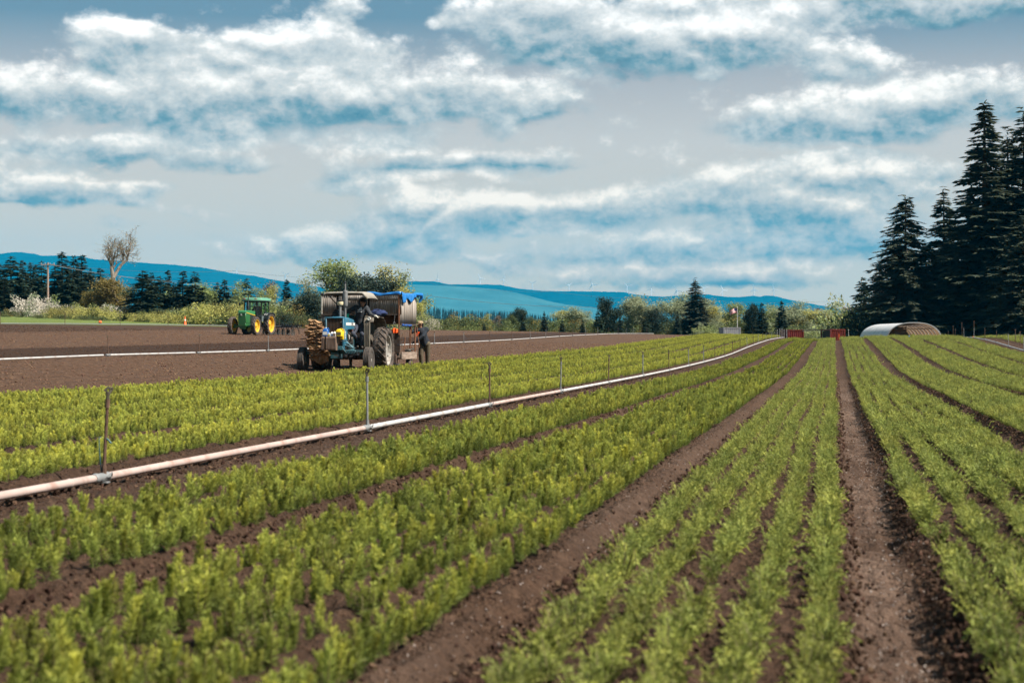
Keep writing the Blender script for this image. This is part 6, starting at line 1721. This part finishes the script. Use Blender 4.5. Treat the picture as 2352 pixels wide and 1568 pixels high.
# ------------------------------------------------------------------ the green tractor with its disc harrow
jd_green = mat('tractor_green', (.020, .105, .030), .45, var=.12, scale=3, dirt=(.05, .075, .035), dirt_amt=.2, dirt_scale=3, spec=.45)
jd_light = mat('roof_green', (.10, .26, .17), .4, var=.12, scale=3, spec=.5)
jd_yellow = mat('wheel_yellow', (.62, .36, .025), .5, var=.15, scale=4, dirt=(.40, .24, .06), dirt_amt=.25, dirt_scale=5)
cab_black = mat('cab_black', (.014, .018, .019), .5, var=.2, scale=5)
glass = bpy.data.materials.new('cab_glass'); glass.use_nodes = True
_n, _l = glass.node_tree.nodes, glass.node_tree.links
_t = _n.new('ShaderNodeBsdfTransparent'); _t.inputs[0].default_value = (.62, .86, .86, 1)
_g = _n.new('ShaderNodeBsdfGlossy'); _g.inputs[0].default_value = (.8, .9, .9, 1); _g.inputs['Roughness'].default_value = .04
_f = _n.new('ShaderNodeFresnel'); _f.inputs[0].default_value = 1.5
_m = _n.new('ShaderNodeMixShader'); _l.new(_f.outputs[0], _m.inputs[0]); _l.new(_t.outputs[0], _m.inputs[1]); _l.new(_g.outputs[0], _m.inputs[2]); _l.new(_m.outputs[0], _n['Material Output'].inputs[0])
G_Y = 140.0; G_X = (561 - 1176) / F * G_Y; G_Z = CAM_H + (784 - 769) / F * G_Y; G_ROT = -R(15.5)
GT = Matrix.Translation((G_X, G_Y, G_Z)) @ Matrix.Rotation(G_ROT, 4, 'Z')
def green_tractor():
    root = empty('green_tractor', (G_X, G_Y, G_Z), G_ROT)
    tag(root, 'green tractor with glass cab and yellow wheels working the tilled field', 'tractor')
    h = MB(); h.prism([(-.42, 1.50), (-.40, 1.66), (-.30, 1.72), (.4, 1.73), (1.30, 1.66), (1.30, 1.36), (.6, 1.44), (-.30, 1.56)], 'x', -.29, .29); ho = h.build('hood', mat('hood_green', (.035, .17, .06), .4, var=.1, scale=3, spec=.5), root); bv = ho.modifiers.new('b', 'BEVEL'); bv.width = .03; bv.segments = 2
    y = MB()
    for sx in (-1, 1): y.hexa([(sx * .292, -.30, 1.545), (sx * .300, -.30, 1.545), (sx * .300, 1.28, 1.36), (sx * .292, 1.28, 1.36), (sx * .292, -.30, 1.585), (sx * .300, -.30, 1.585), (sx * .300, 1.28, 1.405), (sx * .292, 1.28, 1.405)])
    y.build('yellow_stripe', jd_yellow, ho)
    g = MB(); g.box((0, .0, 1.18), (.58, .80, .74), ch=.03); g.build('grille_housing', jd_green, root)
    sd = MB()
    for sx in (-1, 1): sd.box((sx * .285, .72, 1.18), (.03, .66, .46), ch=.01)
    sd.build('side_screen', mat('screen_dark', (.012, .020, .014), .7), root)
    em = MB(); em.box((-.06, -.408, 1.40), (.13, .012, .12), ch=.01); eo = em.build('emblem', mat('emblem_white', (.65, .66, .6), .5), root)
    e2 = MB(); e2.box((-.06, -.418, 1.40), (.10, .012, .09), ch=.008); e2.build('emblem_field', jd_green, eo); e3 = MB(); e3.prism([(-.10, 1.375), (-.085, 1.40), (-.05, 1.405), (-.035, 1.425), (-.025, 1.41), (-.035, 1.395), (-.05, 1.38), (-.06, 1.37), (-.065, 1.385), (-.085, 1.38)], 'y', -.43, -.424); e3.build('emblem_figure', mat('emblem_white', (.65, .66, .6), .5), eo)
    lo = MB(); lo.box((0, -.05, .72), (.54, .7, .24), ch=.02); lo.prism([(-.27, .62), (.27, .62), (.20, .42), (-.20, .42)], 'y', -.28, .25); lo.build('front_support', jd_green, root)
    en = MB(); en.box((0, .7, .85), (.40, .9, .5), ch=.03); en.box((0, 1.8, .80), (.5, 1.6, .5), ch=.05); en.cyl((-.8, 2.55, .78), (.8, 2.55, .78), .14, .14, 12); en.build('engine', mat('engine_green', (.012, .05, .02), .6, var=.3, scale=6, dirt=(.05, .04, .03), dirt_amt=.4), root)
    ax = MB(); ax.box((0, .0, .60), (1.60, .16, .15), ch=.02); ax.ball((.12, .0, .58), (.18, .2, .2), 12, 8)
    for sx in (-1, 1): ax.cyl((sx * .66, 0, .62), (sx * .82, 0, .62), .15, .12, 14)
    ax.build('front_axle', jd_green, root)
    # cab
    y0, y1, w0, w1 = 1.55, 2.75, .66, .74
    zb, zt = 1.35, 2.40
    P = {'fl': (-w0, y0), 'fm': (-.36, y0 - .16), 'fr': (.36, y0 - .16), 'ff': (w0, y0), 'br': (w1, y1), 'bl': (-w1, y1), 'mr': (.71, 2.1), 'ml': (-.71, 2.1)}
    fr = MB()
    for k, (x, yy) in P.items(): fr.tube([(x, yy, 1.0 if k in ('ff', 'fl') else zb - .1), (x * .97, yy + .03, zt)], .032 if k in ('fm', 'fr') else .042, 6)
    order_ = ['fl', 'fm', 'fr', 'ff', 'mr', 'br', 'bl', 'ml']
    for i in range(8):
        a, b = P[order_[i]], P[order_[(i + 1) % 8]]
        fr.tube([(a[0], a[1], zb), (b[0], b[1], zb)], .04, 6); fr.tube([(a[0] * .97, a[1] + .03, zt - .02), (b[0] * .97, b[1] + .03, zt - .02)], .05, 6)
    fr.build('cab_frame', cab_black, root)
    for i in range(8):
        a, b = P[order_[i]], P[order_[(i + 1) % 8]]
        mb = MB(); mb.add([(a[0], a[1], zb), (b[0], b[1], zb), (b[0] * .97, b[1] + .03, zt), (a[0] * .97, a[1] + .03, zt)], [(0, 1, 2, 3)]); mb.build('window_pane', glass, root, smooth=False)
    rf = MB()
    def oct_(k, z): return [(x * k, 2.1 + (yy - 2.1) * k, z) for (x, yy) in ((-.74, 1.46), (-.40, 1.24), (.40, 1.24), (.74, 1.46), (.84, 2.1), (.80, 2.86), (-.80, 2.86), (-.84, 2.1))]
    rf.loft([oct_(1.0, zt - .01), oct_(1.04, zt + .03), oct_(1.04, zt + .10), oct_(.97, zt + .20), oct_(.80, zt + .25)]); ro = rf.build('roof', jd_light, root)
    fa = MB(); fa.loft([oct_(1.045, zt + .005), oct_(1.045, zt + .045)]); fa.build('roof_edge', cab_black, ro)
    for x in (-.52, .34):
        l_ = MB(); l_.box((x, 1.245, zt + .155), (.20, .06, .06), ch=.01); l_.build('roof_light', mat('light_red', (.35, .05, .03), .4), ro)
    lw = MB(); lw.box((0, 1.62, 1.22), (1.2, .2, .28), ch=.03); lw.build('cab_cowl', cab_black, root)
    st = MB(); st.hexa([(.52, 1.48, .95), (.70, 1.48, .95), (.70, 2.0, .95), (.52, 2.0, .95), (.52, 1.42, 1.34), (.74, 1.42, 1.34), (.74, 2.08, 1.34), (.52, 2.08, 1.34)]); st.build('battery_box', mat('box_grey', (.10, .125, .13), .6, var=.2, scale=6), root)
    sp = MB(); sp.box((.72, 1.65, .72), (.22, .30, .03)); sp.box((.72, 1.65, .45), (.22, .30, .03)); sp.tube([(.62, 1.55, .95), (.62, 1.55, .42)], .015, 5); sp.build('step', black_iron, root)
    for sx in (-1, 1):
        f = MB(); pr = [(1.75, 1.15), (1.85, 1.48), (2.2, 1.60), (2.85, 1.60), (3.15, 1.42), (3.15, 1.36), (2.85, 1.52), (2.2, 1.52), (1.9, 1.40), (1.82, 1.15)]; f.prism(pr, 'x', sx * .62, sx * 1.08); fo = f.build('fender', cab_black, root)
        for k in (.78, .94):
            lp = MB(); lp.lathe([(0, .0), (-.01, .05), (.03, .055), (.06, .02)], (sx * k, 1.83, 1.46), 'y', 12); lp.build('lamp', mat('lamp_white', (.75, .74, .7), .25, spec=.6), fo)
        mr = MB(); mr.tube([(sx * .70, 1.55, 2.25), (sx * .95, 1.48, 2.24)], .012, 5); mr.ball((sx * 1.0, 1.48, 2.20), (.07, .03, .11), 10, 7); mr.build('mirror', cab_black, root)
    se = MB(); se.box((0, 2.35, 1.38), (.48, .46, .12), ch=.03); se.box((0, 2.58, 1.70), (.46, .10, .55), ch=.04); se.build('seat', cab_black, root)
    sw = MB(); sw.tube([Vector((.20 * math.cos(a), 1.85 + .1 * math.sin(a), 1.62 + .16 * math.sin(a))) for a in np.linspace(0, 2 * math.pi, 20)], .014, 5); sw.cyl((0, 1.7, 1.35), (0, 1.85, 1.62), .03, .02, 8); sw.build('steering_wheel', cab_black, root)
    ex = MB(); ex.lathe([(1.70, .05), (2.2, .05), (2.22, .035), (2.72, .035)], (-.02 - .12, 1.05, 0), 'z', 12); ex.build('exhaust', black_iron, root)
    for sx in (-1, 1):
        wheel(root, (sx * .88, 0, .635), .635, .30, .44, sx, rubber, jd_yellow, lugs=18, dish=-.02, bolts=8, holes=6)
        wheel(root, (sx * .86, 2.55, .775), .775, .36, .56, sx, rubber, jd_yellow, lugs=20, dish=-.06, bolts=8, holes=8)
green_tractor()
def harrow():
    root = empty('disc_harrow'); root.matrix_world = GT
    tag(root, 'dark disc harrow pulled behind the green tractor', 'harrow')
    f = MB()
    f.box((.55, 4.6, .62), (2.5, .09, .09)); f.box((.55, 5.5, .60), (2.5, .09, .09)); f.box((-.6, 5.05, .62), (.09, 1.0, .09)); f.box((1.7, 5.05, .62), (.09, 1.0, .09)); f.box((.55, 5.05, .62), (.09, 1.0, .09)); f.tube([(0, 3.1, .6), (.3, 4.6, .65)], .05, 6); f.tube([(.2, 3.1, .6), (.9, 4.6, .65)], .05, 6); f.box((.9, 5.5, .70), (2.9, .05, .07)); f.build('frame', black_iron, root)
    for k in range(7):
        for row, y in enumerate((4.65, 5.45)):
            x = -.55 + .37 * k + (.18 if row else 0)
            s_ = MB(); s_.tube([(x, y, .86), (x, y, .58), (x + .04, y + .08, .30)], [.035, .03, .03], 6); s_.build('shank', black_iron, root)
            d = MB(); d.lathe([(0, .0), (.012, .08), (.035, .17), (.06, .235), (.066, .235), (.05, .17), (.03, .08), (.02, .0)], (0, 0, 0), 'x', 20); d.build('disc', grease, root, loc=(x + .04, y + .08, .20), rot=(0, 0, R(20 if row else -20)))
harrow()

# ------------------------------------------------------------------ people
skin = mat('skin', (.30, .155, .10), .6, var=.1, scale=20, spec=.3)
hood_cl = mat('hoodie_charcoal', (.038, .041, .047), .95, var=.3, scale=14, bump=.3)
jean = mat('jeans_dark', (.040, .045, .062), .95, var=.35, scale=14, bump=.3)
boot_m = mat('rubber_boot', (.016, .013, .012), .6, var=.3, scale=12, dirt=(.06, .045, .035), dirt_amt=.4, dirt_scale=10)
olive_cl = mat('trousers_olive', (.085, .068, .045), .95, var=.3, scale=12, bump=.3)
navy_cl = mat('coat_dark', (.018, .022, .030), .9, var=.35, scale=10, bump=.3)
straw = mat('cap_tan', (.30, .22, .13), .9, var=.25, scale=14)
glove_g = mat('glove_green', (.03, .34, .20), .7, var=.2, scale=15); glove_w = mat('glove_pale', (.42, .40, .35), .8)
white_print = mat('print_white', (.50, .50, .50), .8); cap_blk = mat('cap_black', (.012, .012, .013), .8); hair_m = mat('hair_dark', (.012, .009, .008), .8); eye_m = mat('eye', (.01, .008, .007), .3)
def limb_mesh(name, segs, m, parent, voxel=.014, smooth=6):
    """one continuous skin grown over tapered limbs"""
    mb = MB()
    for s_ in segs:
        pts = [Vector(p[:3]) for p in s_]; rad = [p[3] for p in s_]
        mb.tube(pts, rad, 12)
        for p, r_ in zip(pts, rad): mb.ball(p, r_ * .995, 12, 8)
    o = mb.build(name, m, parent)
    rm = o.modifiers.new('skin', 'REMESH'); rm.mode = 'VOXEL'; rm.voxel_size = voxel; rm.use_smooth_shade = True
    sm = o.modifiers.new('smooth', 'SMOOTH'); sm.iterations = smooth; sm.factor = .5
    return o
def hand_segs(wrist, fwd, up, size=.095, curl=.6, side=1):
    """palm, four unequal curled fingers and a thumb from the side of the palm"""
    f = Vector(fwd).normalized(); u = Vector(up); u = (u - f * u.dot(f)).normalized(); s_ = f.cross(u) * side
    w = Vector(wrist); segs = [[(*w, .026), (*(w + f * size * .45), .034), (*(w + f * size * .8), .030)], [(*(w + f * size * .75 - s_ * .022), .020), (*(w + f * size * .75 + s_ * .022), .020)]]
    for k, ln in enumerate((.070, .080, .074, .058)):
        b = w + f * size * .85 + s_ * (.030 - .020 * k); d1 = (f - u * curl * .6).normalized(); d2 = (f * .5 - u * curl * 1.3).normalized()
        segs.append([(*b, .0105), (*(b + d1 * ln * .5), .0098), (*(b + d1 * ln * .5 + d2 * ln * .5), .0085)])
    b = w + f * size * .35 + s_ * .030; d = (f * .6 + s_ * .7 - u * .3).normalized()
    segs.append([(*b, .013), (*(b + d * .032), .012), (*(b + d * .035 + (f - u * .5).normalized() * .028), .0105)])
    return segs
def head_segs(c_, up, face, s_=1.0):
    c_ = Vector(c_); up = Vector(up).normalized(); fa = Vector(face); fa = (fa - up * fa.dot(up)).normalized(); sd = up.cross(fa)
    q = lambda a, b, d: c_ + sd * a * s_ + fa * b * s_ + up * d * s_
    return [[(*q(0, -.015, .035), .092 * s_), (*q(0, .012, .0), .080 * s_), (*q(0, .030, -.065), .055 * s_)], [(*q(0, .045, -.085), .030 * s_), (*q(0, .05, -.095), .026 * s_)],
            [(*q(0, .085, .012), .012 * s_), (*q(0, .103, -.022), .016 * s_)], [(*q(.086, 0, -.01), .016 * s_), (*q(.088, -.005, .02), .018 * s_)], [(*q(-.086, 0, -.01), .016 * s_), (*q(-.088, -.005, .02), .018 * s_)], [(*q(-.022, .078, -.058), .010 * s_), (*q(.022, .078, -.058), .010 * s_)]], q
def person(frame, joints, face, head_c, head_up, label, top_m, leg_m, foot_m, hands, top_extra=(), hood=False, scale=1.0):
    j = {k: Vector(v) for k, v in joints.items()}
    root = empty('person'); root.matrix_world = frame
    hs, q = head_segs(head_c, head_up, face)
    neck = [[(*j['chest'], .075), (*(j['chest'].lerp(Vector(head_c), .55)), .058), (*Vector(head_c), .06)]]
    torso = [[(*j['pelvis'], .135), (*j['waist'], .122), (*j['chest'], .145)], [(*j['sh_r'], .070), (*j['chest'], .11), (*j['sh_l'], .070)], [(*j['hip_r'], .10), (*j['hip_l'], .10)]]
    arms = [[(*j['sh_' + s_], .062), (*j['el_' + s_], .047), (*j['wr_' + s_], .030)] for s_ in 'rl']
    legs = [[(*j['hip_' + s_], .092), (*j['kn_' + s_], .062), (*j['an_' + s_], .045)] for s_ in 'rl']
    feet = [[(*j['an_' + s_], .045), (*(j['an_' + s_] + Vector((0, 0, -.05))), .045), (*j['toe_' + s_], .036)] for s_ in 'rl']
    hnd = []
    for s_, (fw, up, curl, sd) in hands.items(): hnd += hand_segs(j['wr_' + s_], fw, up, curl=curl, side=sd)
    body = limb_mesh('body', hs + neck + torso + arms + legs + feet + hnd, skin, root, .0095, 4)
    k = 1.16
    def grow(segs, e): return [[(p[0], p[1], p[2], p[3] + e) for p in s_] for s_ in segs]
    sleeves = [[(*j['sh_' + s_], .085), (*j['el_' + s_], .068), (*(j['wr_' + s_].lerp(j['el_' + s_], .10)), .050)] for s_ in 'rl']
    tsegs = grow(torso[:2], .030) + sleeves + list(top_extra)
    tp = limb_mesh('top', tsegs, top_m, root, .014, 5)
    lg = limb_mesh('trousers', grow([[(*j['pelvis'], .135), (*j['waist'].lerp(j['pelvis'], .6), .128)], torso[2]] + [[l_[0], l_[1], (*(Vector(l_[2][:3]).lerp(Vector(l_[1][:3]), .06)), .05)] for l_ in legs], .026), leg_m, root, .014, 4)
    for s_ in 'rl':
        a = j['an_' + s_]; up_ = a.lerp(j['kn_' + s_], .62 if foot_m is boot_m else .2); sole = a + Vector((0, 0, -.055))
        limb_mesh('boot', [[(*up_, .072 if foot_m is boot_m else .06), (*a, .058), (*sole, .052), (*j['toe_' + s_], .046)]], foot_m, root, .012, 3)
    for sx in (-1, 1):
        e = MB(); e.ball(q(sx * .032, .078, .018), (.0115, .0115, .009), 8, 6); e.build('eye', eye_m, body)
    tag(root, label, 'person')
    return root, q, tp, body

# the driver, standing twisted at the wheel and looking back over the fender
DJ = dict(pelvis=(.36, 1.80, 1.56), waist=(.36, 1.78, 1.74), chest=(.40, 1.74, 1.98), sh_r=(.22, 1.74, 2.08), sh_l=(.57, 1.72, 2.06), el_r=(.03, 1.60, 1.98), wr_r=(.055, 1.38, 1.87),
          el_l=(.73, 1.66, 1.86), wr_l=(.86, 1.60, 1.815), hip_r=(.27, 1.80, 1.52), hip_l=(.45, 1.80, 1.52), kn_r=(.20, 1.42, 1.24), kn_l=(.50, 1.48, 1.22), an_r=(.36, 1.66, .95), an_l=(.47, 1.56, .87), toe_r=(.34, 1.50, .82), toe_l=(.52, 1.36, .80))
hc = (.475, 1.66, 2.235)
hup, hface = (.16, -.12, 1), (.45, -.85, -.25)
drv, q, tp, body = person(BT, DJ, hface, hc, hup, 'driver in charcoal hooded sweatshirt and black cap standing at the blue tractor wheel', hood_cl, jean, boot_m,
             {'r': ((.02, -.55, -.35), (0, -.5, .8), .9, 1), 'l': ((.9, -.1, -.15), (0, 0, 1), .5, -1)})
# raised hood round the head, open at the face
def hood_part():
    mb = MB(); Q = q
    rings = []
    for d, w, hgt, zc in ((.035, .108, .138, .005), (.020, .120, .148, .005), (-.01, .132, .155, .005), (-.07, .128, .145, 0), (-.125, .095, .105, -.01), (-.15, .03, .04, -.015)):
        rings.append([Q(w * math.cos(a), d - .02 * math.sin(a), zc + hgt * math.sin(a)) for a in np.linspace(0, 2 * math.pi, 22, endpoint=False)])
    mb.loft(rings, False); o = mb.build('hood', hood_cl, drv, angle=70); m = o.modifiers.new('thickness', 'SOLIDIFY'); m.thickness = .012; m.offset = 1
    col = limb_mesh('collar', [[(*(Vector(hc) + Vector((-.02, .03, -.16))), .088), (*Vector(DJ['chest']).lerp(Vector(hc), .3), .10)]], hood_cl, tp, .014, 4)
    c_ = MB(); c_.grid(lambda u, v: q(.098 * math.cos(math.pi * u) * math.cos(v * 1.5), -.01 + .098 * math.sin(math.pi * u) * math.cos(v * 1.5), .055 + .085 * math.sin(v * 1.5)), 16, 6)
    c_.grid(lambda u, v: q(.088 * math.cos(math.pi * u) * (1 - .12 * v), .070 * math.sin(math.pi * u) * (1 - v * .1) + v * .085 * math.sin(math.pi * u), .062 - .016 * v), 14, 3)
    o2 = c_.build('cap', cap_blk, drv, angle=70); m = o2.modifiers.new('thickness', 'SOLIDIFY'); m.thickness = .006
hood_part()
# print on the chest: three slanted bars and lettering
def chest_print():
    nrm = Vector((-.10, -1, .12)).normalized(); c0 = Vector((.395, 1.548, 1.985)); ex = Vector((.985, -.10, 0)).normalized(); ez = Vector((0, .10, 1)).normalized()
    mb = MB()
    for k, (x0, ht) in enumerate(((-.065, .045), (-.018, .082), (.030, .120))):
        a = [c0 + ex * (x0 + dx) + ez * dz for dx, dz in ((0, 0), (.034, 0), (.034 + .0, ht * .52), (.012, ht * .95), (-.022 * 0, ht * .72))]
        mb.add([p + nrm * .004 for p in a] + [p - nrm * .05 for p in a], [(0, 1, 2, 3, 4), (5, 6, 7, 8, 9)] + [(i, (i + 1) % 5, 5 + (i + 1) % 5, 5 + i) for i in range(5)])
    mb.build('print', white_print, tp, smooth=False)
    tm = text_mesh('adidas', .062, white_print, .02)
    o = link('lettering', tm, tp); M3 = Matrix((ex, ez, ex.cross(ez))).transposed().to_4x4(); o.matrix_basis = Matrix.Translation(c0 + ez * -.036 + nrm * .0) @ M3
chest_print()
gl = limb_mesh('glove', [[(p[0], p[1], p[2], p[3] + .006) for p in s_] for s_ in hand_segs(Vector(DJ['wr_r']), (.02, -.55, -.35), (0, -.5, .8), curl=.9)], glove_g, drv, .009, 3)
gl2 = limb_mesh('glove', [[(p[0], p[1], p[2], p[3] + .005) for p in s_] for s_ in hand_segs(Vector(DJ['wr_l']), (.9, -.1, -.15), (0, 0, 1), curl=.5, side=-1)], glove_w, drv, .009, 3)

# the worker leaning on the rear of the trailer; ground there lies a little higher than at the tractor
wx, wy = 1.50, 6.35
wp = BT @ Vector((wx, wy, 0)); WF = Matrix.Translation((wp.x, wp.y, gz(wp.x, wp.y) + .01)) @ Matrix.Rotation(TROT, 4, 'Z')
WJ = dict(pelvis=(.02, .05, .84), waist=(.0, .0, 1.00), chest=(-.06, -.06, 1.22), sh_r=(-.20, -.12, 1.29), sh_l=(.10, -.04, 1.30), el_r=(-.38, -.22, 1.22), wr_r=(-.40, -.26, 1.40), el_l=(.02, -.20, 1.08), wr_l=(-.24, -.28, .88),
          hip_r=(-.07, .05, .80), hip_l=(.11, .05, .80), kn_r=(-.10, .0, .45), kn_l=(.12, .10, .45), an_r=(-.08, .06, .10), an_l=(.10, .16, .10), toe_r=(-.12, -.10, .05), toe_l=(.08, .02, .05))
whc = (-.10, -.12, 1.475)
wrk, q2, tp2, body2 = person(WF, WJ, (-.75, -.55, -.35), whc, (-.15, -.12, 1), 'worker in dark coat and tan cap leaning on the rear of the trailer', navy_cl, olive_cl, mat('boot_brown', (.05, .035, .026), .8, var=.3, scale=12),
             {'r': ((-.1, -.1, .9), (0, -1, 0), .8, 1), 'l': ((-.8, -.3, -.3), (0, 0, 1), .7, -1)}, top_extra=[[(.02, .05, .84, .155), (.0, .02, 1.0, .145)], [(.10, .10, .72, .10), (.06, .06, .9, .13)]])
c_ = MB(); c_.grid(lambda u, v: q2(.108 * math.cos(2 * math.pi * u) * math.cos(v * 1.55), -.008 + .112 * math.sin(2 * math.pi * u) * math.cos(v * 1.55), .035 + .10 * math.sin(v * 1.55)), 22, 6)
c_.grid(lambda u, v: q2(.09 * math.cos(math.pi * u) * (1 - .1 * v), .075 * math.sin(math.pi * u) + v * .09 * math.sin(math.pi * u), .042 - .02 * v), 14, 3)
o = c_.build('cap', straw, wrk, angle=70); m = o.modifiers.new('thickness', 'SOLIDIFY'); m.thickness = .006
limb_mesh('hair', [[(*q2(0, -.05, .02), .085), (*q2(0, -.06, -.05), .065)]], hair_m, wrk, .014, 3)
limb_mesh('glove', [[(p[0], p[1], p[2], p[3] + .005) for p in s_] for s_ in hand_segs(Vector(WJ['wr_l']), (-.8, -.3, -.3), (0, 0, 1), curl=.7, side=-1)], cap_blk, wrk, .009, 3)
mb = MB(); mb.grid(lambda u, v: Vector((-.20 + .11 * u * (1 - .6 * v), -.235 - .015 * math.sin(u * 9), 1.20 - .14 * v + .03 * u)), 8, 6)
o = mb.build('orange_cloth', MATS['rag_orange'], None, mod='solid'); o.matrix_world = WF @ o.matrix_basis; tag(o, 'small orange cloth tucked at the worker\'s chest', 'cloth')

# the driver inside the green tractor
GJ = dict(pelvis=(.0, 2.32, 1.50), waist=(.0, 2.34, 1.66), chest=(.0, 2.32, 1.88), sh_r=(-.19, 2.30, 1.97), sh_l=(.19, 2.30, 1.97), el_r=(-.26, 2.12, 1.76), wr_r=(-.16, 1.92, 1.68), el_l=(.26, 2.12, 1.76), wr_l=(.16, 1.92, 1.68),
          hip_r=(-.10, 2.30, 1.48), hip_l=(.10, 2.30, 1.48), kn_r=(-.14, 1.90, 1.46), kn_l=(.14, 1.90, 1.46), an_r=(-.14, 1.86, 1.14), an_l=(.14, 1.86, 1.14), toe_r=(-.14, 1.72, 1.10), toe_l=(.14, 1.72, 1.10))
gdr, q3, tp3, b3 = person(GT, GJ, (.1, -1, 0), (.0, 2.27, 2.17), (0, 0, 1), 'dark-clothed driver seated behind glass in the green tractor cab', navy_cl, jean, boot_m, {'r': ((.2, -.8, 0), (0, 0, 1), .9, 1), 'l': ((-.2, -.8, 0), (0, 0, 1), .9, -1)})
limb_mesh('cap', [[(*q3(0, -.01, .055), .098), (*q3(0, -.015, .03), .10)], [(*q3(-.05, .10, .06), .014), (*q3(.05, .10, .06), .014)]], cap_blk, gdr, .014, 3)
